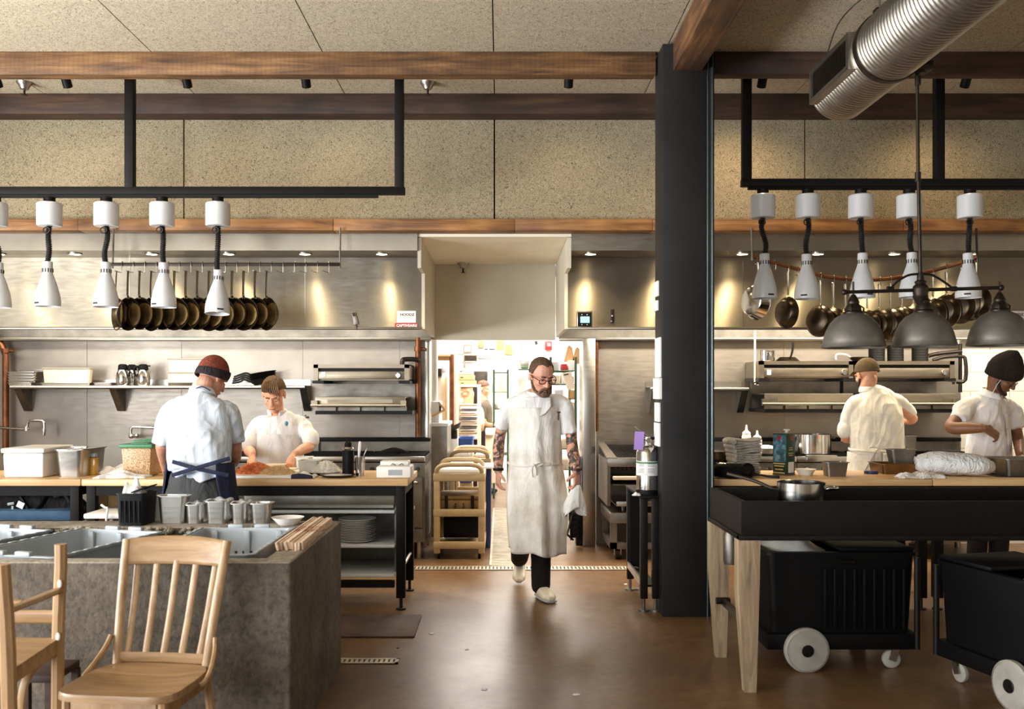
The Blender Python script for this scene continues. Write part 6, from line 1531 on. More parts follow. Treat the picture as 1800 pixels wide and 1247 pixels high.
# cold counter at the near side of the passage
g = thing('steel_cabinet', 'brown steel cabinet with white top just inside the doorway', 'cabinet', (X(772, 9.9), 10.2, 0))
obj('body', M().bb(X(757, 9.9), X(786, 9.9), 9.9, 10.7, .02, Z(750, 9.9)), MAT['steel_dull'], g)
obj('worktop', M().bb(X(755, 9.9), X(788, 9.9), 9.88, 10.75, Z(750, 9.9), Z(744, 9.9), bev=.004), MAT['white'], g)
g = thing('hood_slicer', 'white appliance with orange trimmed flap on the brown cabinet', 'appliance', P(768, 744, 10.0))
obj('body', M().bb(X(758, 10), X(772, 10), 10.0, 10.5, Z(744, 10), Z(706, 10), bev=.01), MAT['white'], g)
m = slab(M(), P(772, 706, 10.0), P(782, 719, 10.0), P(782, 719, 10.4), P(772, 706, 10.4), .02); slab(m, P(758, 731, 9.98), P(782, 719, 9.98), P(782, 719, 10.4), P(758, 731, 10.4), .02)
obj('flap', m, MAT['cardboard'], g)
for (name, lab, u, v0, v1, Y, r, mt) in (('pipe_riser', 'white pipe rising along the doorway inside edge', 764, 597, 745, 10.3, .035, 'white'), ('pipe_riser', 'copper coloured pipe beside the baking rack', 794, 624, 756, 11.0, .028, 'copper'), ('pipe_riser', 'pale pipe close behind the copper coloured riser', 801, 624, 917, 11.2, .03, 'cream_plastic')):
    tag(obj(name, M().cyl(P(u, v1, Y), P(u, v0, Y), r, n=14), MAT[mt]), lab, 'pipe')
tag(obj('wall_bracket', M().bb(X(765, 11), X(792, 11), 11.0, 11.05, Z(634, 11), Z(625, 11)).bb(X(765, 11), X(792, 11), 10.95, 11.0, Z(627, 11), Z(624, 11)), MAT['cardboard']), 'tan duct bracket across the top of the pipes', 'bracket')
bx('wall_cabinet', 'white wall cabinet above the pipes in the back kitchen', 'cabinet', 766, 840, 597, 623, 13.0, .4, 'white', .01)
g = thing('notice_frame', 'small framed notice on the white wall cabinet', 'picture frame', P(822, 613, 12.98))
obj('frame', M().bb(X(815, 12.98), X(829, 12.98), 12.97, 12.995, Z(620, 12.98), Z(606, 12.98)), MAT['steel_dull'], g)
obj('sheet', M().bb(X(817, 12.98), X(827, 12.98), 12.96, 12.97, Z(618, 12.98), Z(609, 12.98)), MAT['paper'], g)
bx('keypad', 'white switch panel behind the copper riser', 'panel', 776, 784, 641, 654, 11.33, .02, 'tub', .003)
bx('dark_bracket', 'dark motor housing on the wall by the white riser', 'motor', 767, 776, 648, 662, 11.15, .2, 'bronze', .01)
struct('wall_kitchen_pipe', M().bb(X(760, 11.35), X(790, 11.35), 11.35, 11.45, 1.0, 2.74), MAT['white_wall'])
bx('tall_fridge', 'pale upright fridge door past the white riser', 'fridge', 766, 785, 663, 914, 11.28, .6, 'cream_plastic', .01)
bx('wood_post', 'thin wooden edge post of the pale fridge', 'post', 782, 786, 663, 914, 11.23, .04, 'cardboard', .003)
# baking rack with trays
g = thing('baking_rack', 'aluminium baking rack with sliding trays in the back kitchen', 'rack', P(824, 900, 11.6))
ry = 11.6
for u in (801, 839):
    for dy in (0, .6): obj('upright', M().bb(X(u, ry), X(u + 5, ry), ry + dy, ry + dy + .035, 0, Z(678, ry)), MAT['cream_plastic'], g)
obj('top_frame', M().bb(X(801, ry), X(844, ry), ry, ry + .03, Z(680, ry), Z(676, ry)).bb(X(801, ry), X(844, ry), ry + .6, ry + .63, Z(680, ry), Z(676, ry)), MAT['cream_plastic'], g)
obj('bottom_frame', M().bb(X(801, ry), X(844, ry), ry, ry + .63, .08, .11), MAT['cream_plastic'], g)
for k, v in enumerate((713, 721.5, 730, 737.5, 745, 753, 762)):
    tag(obj('sheet_tray', M().pan(X(806, ry), X(839, ry), ry + .01, ry + .6, Z(v + 2, ry), Z(v - 1.5, ry), taper=.97, rim=.006, r=.015), MAT['steel' if k % 2 else 'cream_plastic'], at=(X(822, ry), ry + .3, Z(v + 2, ry))), ['top tray in the baking rack', 'second tray from the top of the baking rack', 'third tray from the top of the baking rack', 'middle tray of the baking rack', 'third tray from the bottom of the baking rack', 'second tray from the bottom of the baking rack', 'bottom tray of the baking rack'][k], 'tray', 'trays in the baking rack')
o = tag(obj('rack_bin', M().pan(X(804, 11.0), X(833, 11.0), 11.0, 11.45, Z(850, 11.0), Z(771, 11.0), taper=.85, rim=.012, r=.03), MAT['blue_plastic'], at=(X(818, 11), 11.2, Z(850, 11.0))), 'bright blue bin in front of the baking rack', 'bin')
tag(obj('bin_dolly', M().bb(X(808, 11.0), X(830, 11.0), 11.05, 11.4, .06, Z(850, 11.0) - .001).bb(X(809, 11), X(811, 11), 11.06, 11.1, 0, .06).bb(X(827, 11), X(829, 11), 11.06, 11.1, 0, .06).bb(X(809, 11), X(811, 11), 11.35, 11.39, 0, .06).bb(X(827, 11), X(829, 11), 11.35, 11.39, 0, .06), MAT['tan_plastic']), 'low tan dolly under the bright blue bin', 'dolly')
tag(obj('bowl', M().lathe([(0, 0), (.05, .01), (.10, .06), (.103, .06), (.05, .006)], rot=RY(-24), n=24), MAT['ink'], at=P(800, 757, 10.9), world=False), 'dark bowl edge propped against the copper riser', 'bowl')
bx('bowl_stand', 'dark stand carrying the tilted bowl by the riser', 'stand', 793, 803, 757, 772, 10.85, .2, 'dark_steel', .005)
bx('stand_base', 'white cupboard under the tilted bowl', 'cupboard', 788, 805, 772, 850, 10.85, .4, 'white', .005)
# cartons on top of the rack, dark doorway, shelves
for k, (u0, u1, v0, v1, mt, lab) in enumerate(((804, 836, 669, 677, 'cardboard', 'lowest brown carton on the baking rack'), (804, 833, 659, 668.5, 'cardboard', 'middle tan carton on the baking rack'), (804, 831, 648, 658.5, 'cream_plastic', 'top pale carton on the baking rack'))):
    g = thing('carton', lab, 'carton', P((u0 + u1) / 2, v1, ry), 'cartons on the baking rack')
    obj('box', M().bb(X(u0, ry), X(u1, ry), ry + .02, ry + .5, Z(v1, ry) + .001, Z(v0, ry), bev=.004), MAT[mt], g)
    obj('hand_hole', M().bb(X(810 - k, ry), X(815 - k, ry), ry + .015, ry + .03, Z(v0 + 5.5, ry), Z(v0 + 4, ry)), MAT['ink'], g)
bx('open_door', 'dark brown door leaf far behind the grey shirted cook', 'door panel', 831, 857, 653, 857, 15.2, .05, 'bronze', .003)
bx('door_post', 'white post beside the dark brown door leaf', 'post', 857, 862, 652, 859, 15.0, .1, 'white', .003)
g = thing('high_shelf', 'long white shelf high on the far kitchen wall', 'shelf', P(860, 627, 13.2))
obj('board', M().bb(X(816, 13.2), X(900, 13.2), 13.2, 13.7, Z(630, 13.2), Z(625, 13.2), bev=.004), MAT['white'], g)
obj('rail', M().bb(X(812, 13.2), X(896, 13.2), 13.18, 13.2, Z(640, 13.2), Z(636, 13.2)).bb(X(814, 13.3), X(818, 13.3), 13.3, 13.4, Z(652, 13.3), Z(628, 13.3)), MAT['white'], g)
for k, (u0, u1, v0, v1, mt, lab) in enumerate(((841, 849, 598, 612, 'cardboard', 'brown jar carton at the end of the high shelf'), (851, 858, 600, 616, 'cream_plastic', 'cream packet on the high shelf'), (859, 872, 597, 616, 'white', 'white tub on the high shelf'), (873, 886, 598, 616, 'cardboard', 'orange brown packet on the high shelf'), (888, 901, 606, 624, 'cardboard', 'tan carton at the far end of the high shelf'), (842, 870, 613, 624.5, 'white', 'low white box on the high shelf'), (872, 887, 616.5, 624.5, 'white_plastic', 'small white box on the high shelf'))):
    bx('carton', lab, 'carton', u0, u1, v0, v1, 13.22, .3, mt, .004, 'goods on the high shelf')
g = thing('vent_grille', 'slatted brown vent under the high shelf', 'vent', P(828, 629, 13.0))
m = M()
for k in range(5): m.bb(X(816, 12.95), X(838, 12.95), 12.95, 13.0, Z(634 - k * 2.2 + .9, 12.95), Z(634 - k * 2.2, 12.95))
obj('slat', m, MAT['bronze'], g); obj('backing', M().bb(X(815, 13), X(839, 13), 13.0, 13.02, Z(635, 13), Z(623, 13)), MAT['cream_plastic'], g)
# wire shelves
def wire_shelf(label, u0, u1, vt, Y, d, levels, posts=True):
    g = thing('wire_shelving', label, 'shelving', (X((u0 + u1) / 2, Y), Y + d / 2, 0))
    x0, x1 = X(u0, Y), X(u1, Y)
    for x in (x0, x1):
        for y in (Y, Y + d): obj('post', M().cyl((x, y, 0), (x, y, Z(vt, Y)), .014, n=10), MAT['green_post'], g)
    for v in levels:
        z = Z(v, Y); m = M()
        for y in [Y + d * k / 5 for k in range(6)]: m.cyl((x0, y, z), (x1, y, z), .005, n=6)
        for k in range(9): m.cyl((x0 + (x1 - x0) * k / 8, Y, z + .003), (x0 + (x1 - x0) * k / 8, Y + d, z + .003), .003, n=4)
        obj('wire_tier', m, MAT['green_post'], g)
    return g
wire_shelf('green wire shelving behind the walking cook, by the far door', 868, 893, 650, 13.6, .5, (655, 690, 720, 760, 800))
WS = wire_shelf('green wire shelving crammed with goods along the passage wall', 968, 1012, 628, 10.4, .9, (652, 676, 702, 728, 756, 790, 826))
random.seed(19)
for k, (u0, u1, v0, v1, Y, mt, lab) in enumerate(((863, 874, 675, 689.5, 13.65, 'white', 'white pot on the far green shelving'), (876, 890, 670, 689.5, 13.65, 'cream_plastic', 'cream box on the far green shelving'), (866, 876, 706, 719.5, 13.65, 'steel', 'steel tin on the second tier of the far shelving'), (878, 890, 703, 719.5, 13.65, 'white', 'white tub on the second tier of the far shelving'),
        (970, 983, 636, 651.5, 10.45, 'white', 'white canister on the top tier of the crowded shelving'), (987, 997, 640, 651.5, 10.45, 'red', 'red rimmed tub on the top tier of the crowded shelving'), (999, 1010, 634, 651.5, 10.45, 'white_plastic', 'white bucket on the top tier of the crowded shelving'),
        (972, 984, 660, 675.5, 10.45, 'cream_plastic', 'cream box on the second tier of the crowded shelving'), (987, 998, 656, 675.5, 10.45, 'white_plastic', 'white carton on the second tier of the crowded shelving'), (1000, 1009, 662, 675.5, 10.45, 'tan_plastic', 'tan box on the second tier of the crowded shelving'),
        (1002, 1010, 686, 701.5, 10.45, 'cardboard', 'brown carton on the third tier of the crowded shelving'), (1003, 1010, 708, 727.5, 10.45, 'cream_plastic', 'cream carton on the fourth tier of the crowded shelving'), (975, 990, 686, 701.5, 10.45, 'white', 'white box on the third tier of the crowded shelving'),
        (980, 996, 740, 755.5, 10.45, 'cream_plastic', 'cream box on the fifth tier of the crowded shelving'), (999, 1010, 738, 755.5, 10.45, 'tan_plastic', 'tan box on the fifth tier of the crowded shelving'), (985, 1000, 774, 789.5, 10.45, 'cream_plastic', 'cream tray stack on the sixth tier of the crowded shelving'), (984, 999, 808, 825.5, 10.45, 'cream_plastic', 'pale crate on the lowest tier of the crowded shelving'))):
    bx('carton', lab, 'carton', u0, u1, v0, v1, Y, .32, mt, .005, 'goods on the wire shelving')
for k, (u, v0, v1, lab) in enumerate(((1000, 607, 637, 'brown paper bag leaning high above the crowded shelving'), (1014, 610, 640, 'second brown paper bag leaning beside the first'))):
    m = M().prism([(-.06, 0), (.06, 0), (.035, .16), (.0, .19), (-.02, .17)], 0, .05, rot=RX(90), c=P(u, v1, 10.6))
    tag(obj('paper_bag', m, MAT['cardboard']), lab, 'bag')
m = slab(M(), P(988, 656, 10.34), P(1004, 653, 10.34), P(1010, 684, 10.34), P(998, 686, 10.34), .04)
tag(obj('clipboard', m, MAT['cream_plastic']), 'cream carton with black print hanging aslant on the shelving', 'carton')
tag(obj('clip_print', slab(M(), P(991, 658.5, 10.30), P(999, 657, 10.30), P(999.4, 659, 10.30), P(991.4, 660.5, 10.30), .01), MAT['ink']), 'black print strip on the slanted cream carton', 'print')
g = thing('fire_alarm', 'red fire alarm box on the white wall above the cook', 'fire alarm', P(964, 607, 12.6))
obj('box', M().bb(X(958, 12.6), X(970, 12.6), 12.6, 12.68, Z(615.5, 12.6), Z(600, 12.6), bev=.005), MAT['red'], g)
obj('strobe', M().bb(X(962.5, 12.58), X(968, 12.58), 12.58, 12.6, Z(609, 12.58), Z(604, 12.58), bev=.004), MAT['white_plastic'], g)
tag(obj('partition_kitchen', M().bb(X(902, 12.7), X(958, 12.7), 12.7, 12.8, 0, 2.74).bb(X(958, 12.7), X(1100, 12.7), 12.7, 12.8, 0, 2.74), MAT['white_wall']), kind='structure')
bpy.data.objects['partition_kitchen'].name = 'wall_kitchen_inner'
tag(obj('wall_sensor', M().cyl(P(942, 600, 12.6), P(943, 606, 12.6), .018, n=10), MAT['ink']), 'small dark sensor hanging by the red fire alarm', 'sensor')
bx('steel_pot', 'tall steel pot on a shelf behind the walking cook', 'pot', 914, 931, 626, 648, 12.2, .2, 'steel', .03)
bx('pot_shelf', 'green wire shelf carrying the tall steel pot', 'shelf', 912, 936, 648.3, 650, 12.1, .5, 'green_post', .002)
bx('locker', 'tall white locker behind the walking cook shoulder', 'locker', 896, 911, 652, 896, 12.3, .3, 'white', .004)
bx('dark_sink', 'white steel bin unit behind the grey shirted cook', 'bin', 853, 870, 755, 850, 12.2, .5, 'cream_plastic', .01)
bx('linen_bag', 'white laundry bag on top of the pale bin unit', 'bag', 853, 868, 757, 766, 12.15, .4, 'white_plastic', .02)
# step stool and cloth at the passage edge
g = thing('step_stool', 'black folding step stool leaning by the jamb', 'step stool', P(1008, 950, 9.3))
m = M()
for u in (1004, 1018): m.sweep([P(u, 950, 9.35), P(u - 2, 895, 9.38)], .010, n=8)
for k in range(5): m.bb(X(1003, 9.34), X(1019, 9.34), 9.33, 9.37, Z(943 - k * 9, 9.34), Z(940 - k * 9, 9.34))
m.sweep([P(997, 940, 9.2), P(1006, 905, 9.34)], .010, n=8).sweep([P(997, 940, 9.2), P(1008, 950, 9.2)], .010, n=8)
obj('frame', m, MAT['black_plastic'], g)
obj('zip_panel', M().bb(X(1004, 9.36), X(1018, 9.36), 9.36, 9.40, Z(946, 9.36), Z(895, 9.36)), MAT['ink'], g)
tag(obj('print_carton', M().bb(X(1013, 9.55), X(1021, 9.55), 9.50, 9.6, Z(870, 9.55), Z(803, 9.55), bev=.004), plain('purple_print', (96, 88, 140), .7, 0, .35, 40)), 'purple printed roll standing by the jamb', 'roll')
tag(obj('roll_stand', M().bb(X(1012, 9.55), X(1022, 9.55), 9.48, 9.62, 0, Z(870, 9.55) - .001), MAT['dark_steel']), 'dark plinth under the purple printed roll', 'plinth')
# =================================================================== PEOPLE
def skin(name, c, tattoo=None, stubble=False):
    t = NT(name); v = t.coord()
    d = tuple(int(x * .86) for x in c); r_ = (min(255, int(c[0] * 1.04)), int(c[1] * .93), int(c[2] * .9))
    col = t.ramp(t.noise(v, 16, 4), [(.3, d), (.5, c), (.72, r_)])
    if tattoo:   # inked forearms between two heights
        sp = t.n('ShaderNodeSeparateXYZ'); t.l(v, sp.inputs[0])
        a = t.n('ShaderNodeMapRange'); a.inputs['From Min'].default_value = tattoo[0]; a.inputs['From Max'].default_value = tattoo[0] + .03; t.l(sp.outputs['Z'], a.inputs['Value'])
        b = t.n('ShaderNodeMapRange'); b.inputs['From Min'].default_value = tattoo[1]; b.inputs['From Max'].default_value = tattoo[1] - .03; t.l(sp.outputs['Z'], b.inputs['Value'])
        mu = t.n('ShaderNodeMath', operation='MULTIPLY'); t.l(a.outputs[0], mu.inputs[0]); t.l(b.outputs[0], mu.inputs[1])
        st = t.n('ShaderNodeMapRange'); st.inputs['From Min'].default_value = .44; st.inputs['From Max'].default_value = .54; t.l(t.noise(v, 20, 5, .6, 1.0), st.inputs['Value'])
        m2 = t.n('ShaderNodeMath', operation='MULTIPLY'); t.l(mu.outputs[0], m2.inputs[0]); t.l(st.outputs[0], m2.inputs[1])
        mx = t.n('ShaderNodeMix', data_type='RGBA'); t.l(m2.outputs[0], mx.inputs[0]); t.l(col, mx.inputs[6])
        t.l(t.ramp(t.noise(v, 9, 2), [(.35, (50, 44, 46)), (.6, (66, 60, 54)), (.75, (96, 58, 52))]), mx.inputs[7]); col = mx.outputs[2]
    t.l(col, t.b.inputs['Base Color']); t.set(Roughness=.5)
    t.b.inputs['Subsurface Weight'].default_value = .12; t.b.inputs['Subsurface Radius'].default_value = (.02, .008, .004); t.b.inputs['Subsurface Scale'].default_value = .5
    t.bump(t.noise(v, 90, 3), .08, .002)
    return t.m
def frame(f, up=(0, 0, 1)):
    f = Vector(f).normalized(); up = Vector(up); up = (up - f * up.dot(f)).normalized(); r = f.cross(up)
    return Matrix((r, f, up)).transposed()
class Head:
    def __init__(self, c, f, s=1.0, up=(0, 0, 1)):
        self.c, self.R, self.s = Vector(c), frame(f, up), s
    def L(self, x, y, z): return self.c + self.R @ (Vector((x, y, z)) * self.s)
    def e(self, m, c, r, n=18, k=12, rot=None): m.ell(self.L(*c), tuple(q * self.s for q in r), rot=self.R if rot is None else self.R @ rot, n=n, m=k)
    def sw(self, m, pts, rad, **kw):
        m.sweep([self.L(*p) for p in pts], [tuple(x * self.s for x in r) if hasattr(r, '__len__') else r * self.s for r in (rad if hasattr(rad, '__len__') else [rad] * len(pts))], **kw)
    def flesh(self, m):
        self.e(m, (0, -.012, .030), (.074, .094, .086)); self.e(m, (0, .022, -.030), (.063, .068, .078)); self.e(m, (0, .028, -.072), (.052, .056, .042)); self.e(m, (0, .066, -.098), (.025, .022, .019))
        for s in (-1, 1):
            self.e(m, (s * .036, .056, -.026), (.026, .026, .024)); self.e(m, (s * .031, .074, .020), (.026, .014, .009), rot=RY(s * 6))
            self.e(m, (s * .011, .094, -.036), (.009, .011, .008)); self.e(m, (s * .077, -.008, -.010), (.009, .019, .031), rot=RX(-10)); self.e(m, (s * .080, -.016, .002), (.008, .010, .020))
        self.sw(m, [(0, .084, .014), (0, .098, -.014), (0, .106, -.033)], [.008, .0105, .0135], n=10, sub=3, rnd=True)
        self.e(m, (0, .086, -.061), (.023, .010, .006)); self.e(m, (0, .084, -.073), (.020, .010, .007))
    def eyes(self, g):
        for s in (-1, 1):
            m = M(); self.e(m, (s * .030, .0740, -.003), (.0112, .0100, .0042), 12, 8); o = obj('eye', m, MAT['eye_white'], g)
            m = M(); self.e(m, (s * .030, .0822, -.0035), (.0052, .0030, .0038), 10, 6); obj('iris', m, MAT['iris'], o)
        m = M(); self.sw(m, [(-.020, .093, -.067), (0, .097, -.066), (.020, .093, -.067)], [(.002, .0015)] * 3, n=6, sub=3); obj('mouth_line', m, MOUTH, g)
        for s in (-1, 1):
            m = M(); self.sw(m, [(s * .012, .092, .020), (s * .030, .090, .026), (s * .048, .076, .020)], [(.004, .003), (.005, .003), (.003, .002)], n=6, sub=3, rnd=True); obj('eyebrow', m, self.brow, g)
    def cap(self, front, side, back, th=.010, limf=None, grow=(1.0, 1.0, 1.0), c=(0, -.014, .030), wob=.0, peak=0.0, nz=0.0):
        """A shell over the skull: hair, beanie or cap. Angles are measured from the crown."""
        m = M()
        def f(a, b):
            az = 2 * math.pi * a                                   # 0 = front
            k = (1 + math.cos(az)) / 2                             # 1 front, 0 back
            lim = limf(math.degrees(min(az, 2 * math.pi - az))) if limf else front * k ** 2 + back * (1 - k) ** 2 + 2 * k * (1 - k) * side
            ph = R(lim) * b
            d = Vector((math.sin(az) * math.sin(ph), math.cos(az) * math.sin(ph), math.cos(ph)))
            rr = Vector(((.075 + th) * grow[0], (.095 + th) * grow[1], (.087 + th) * grow[2]))
            q = Vector((d.x * rr.x, d.y * rr.y, d.z * rr.z))
            if peak: q.z += peak * (1 - b) ** 2; q.y -= peak * .55 * (1 - b) ** 2
            if wob: q *= 1 + wob * mnoise.noise(d * 5 + Vector((nz, 0, 0))) + wob * .6 * mnoise.noise(d * 14)
            return self.L(q.x + c[0], q.y + c[1], q.z + c[2])
        m.grid(f, 44, 18, closed_u=True)
        return m
    def rim(self, lim_f, lim_s, lim_b, th, r, c=(0, -.014, .030)):
        m = M(); pts = []
        for i in range(41):
            az = 2 * math.pi * i / 40; k = (1 + math.cos(az)) / 2
            lim = lim_f * k ** 2 + lim_b * (1 - k) ** 2 + 2 * k * (1 - k) * lim_s
            ph = R(lim)
            pts.append(self.L(math.sin(az) * math.sin(ph) * (.075 + th) + c[0], math.cos(az) * math.sin(ph) * (.095 + th) + c[1], math.cos(ph) * (.087 + th) + c[2]))
        m.sweep(pts, [(r[0] * self.s, r[1] * self.s)] * len(pts), n=12, side=self.R @ Vector((0, 0, 1)))
        return m
MOUTH = plain('lip_line', (120, 66, 56), .5)
HSTEP = [('SOLIDIFY', dict(thickness=.006, offset=-1.0))]
def hand(m, w, d, nrm, ts, curl=.5, s=1.0, spread=.10, thumb_in=.3):
    """Palm, four jointed fingers of unequal length, thumb from the side of the palm. d: along the fingers; nrm: the way the palm faces; ts: side of the thumb."""
    w, d, nrm = Vector(w), Vector(d).normalized(), Vector(nrm); nrm = (nrm - d * nrm.dot(d)).normalized(); sd = d.cross(nrm) * ts
    m.sweep([w - d * .02 * s, w + d * .02 * s, w + d * .055 * s, w + d * .088 * s], [(.026 * s, .019 * s), (.033 * s, .017 * s), (.041 * s, .016 * s), (.039 * s, .012 * s)], n=14, side=sd, sub=2, rnd=True)
    for i, (off, ln) in enumerate(((.030, .072), (.010, .080), (-.011, .075), (-.030, .058))):
        p = w + d * .082 * s + sd * off * s; a = 0.0
        fd0 = (d + sd * off * spread * 14).normalized(); pts = [p - fd0 * .012 * s, p]
        for seg, k in ((.46, .55), (.30, 1.0), (.24, .8)):
            a += curl * k * (1 + .12 * i) ; fd = fd0 * math.cos(a) + nrm * math.sin(a)
            p = p + fd * ln * seg * s; pts.append(p)
        m.sweep(pts, [.0098 * s, .0096 * s, .0088 * s, .0082 * s, .0070 * s], n=10, sub=2, rnd=True)
    b = w + d * .022 * s + sd * .026 * s; t1 = (d * .62 + sd * .72 + nrm * thumb_in).normalized(); t2 = (d * .86 + sd * .25 + nrm * (thumb_in + .25)).normalized()
    m.sweep([b - t1 * .012 * s, b + t1 * .016 * s, b + t1 * .042 * s, b + t1 * .042 * s + t2 * .030 * s], [.013 * s, .0135 * s, .0115 * s, .0088 * s], n=10, sub=3, rnd=True)
def limb(m, pts, rad, **kw): m.sweep(pts, rad, n=16, sub=4, rnd=True, **kw)
FLESH = [('REMESH', dict(mode='VOXEL', voxel_size=.0048)), ('SMOOTH', dict(factor=.5, iterations=3))]
def garment(amp=.010, size=.06, vox=.009, it=3):
    return [('REMESH', dict(mode='VOXEL', voxel_size=vox)), ('SMOOTH', dict(factor=.5, iterations=it)), ('FOLD', amp)]
def fold(o, amp):
    """Soft hanging folds with creases, pushed into the cloth along its normals."""
    me = o.data; sd_ = Vector((o.parent.location.x * 3.7, 1.3, 0)) if o.parent else Vector()
    nn = [v.normal.copy() for v in me.vertices]
    for v, n_ in zip(me.vertices, nn):
        p = v.co
        a_ = mnoise.noise(Vector((p.x * 9 + p.z * 2.2, p.y * 9 + p.z * 1.1, p.z * 2.6)) + sd_); b_ = mnoise.noise(Vector((p.x * 17 - p.z * 5, p.y * 17, p.z * 7)) + sd_ * 2)
        v.co = p + n_ * amp * (.55 * a_ - .75 * (abs(b_) ** .7 - .4) * .5)
def apron_sheet(name, rows, amax, mat, g, fold=.010, nf=9, f=(0, -1, 0), ph=0.0, hem=.0, shear=0.0, th=.007):
    """rows: (centre, half width, half depth, half angle) from top to bottom; wraps the body around direction f."""
    f = Vector(f).normalized(); r = f.cross(Vector((0, 0, 1)))
    def ff(a, b):
        q = b * (len(rows) - 1); i = min(int(q), len(rows) - 2); t = q - i
        ra, rb = rows[i], rows[i + 1]
        c = Vector(ra[0]).lerp(Vector(rb[0]), t); hw, hd, an = (ra[k] + (rb[k] - ra[k]) * t for k in (1, 2, 3))
        al = (a - .5) * 2 * R(an)
        w = fold * (.15 + b * b) * math.sin(al * nf + ph + 1.3 * b) + fold * .5 * (.2 + b) * math.sin(al * nf * 1.9 + 2 * ph + 2 * b)
        p = c + r * math.sin(al) * (hw + w) + f * math.cos(al) * (hd + w)
        if b > .9: p.z += (b - .9) * 10 * (hem * math.sin(al * 5 + ph) + shear * math.sin(al))
        return p
    return obj(name, M().grid(ff, 64, 40), mat, g, bake=[('SOLIDIFY', dict(thickness=th, offset=1.0)), ('SMOOTH', dict(factor=.4, iterations=1))])
def shoe(m, heel, toe, up, w=.05, h=.075):
    heel, toe, up = Vector(heel), Vector(toe), Vector(up).normalized(); d = (toe - heel); sd = d.normalized().cross(up)
    m.sweep([heel, heel + d * .2 + up * .008, heel + d * .55 - up * .004, heel + d * .85 - up * .012, toe - up * .012], [(w * .78, h * .62), (w * .86, h * .68), (w, h * .50), (w * 1.02, h * .42), (w * .66, h * .32)], n=18, sub=3, side=sd, rnd=True)
    return sd
WHITE_COAT = cloth('white_coat', (232, 230, 228), .05, .55, 7)
APRON = cloth('canvas_apron', (238, 234, 227), .05, .7, 8, .9, ((232, 227, 219), 4.0))

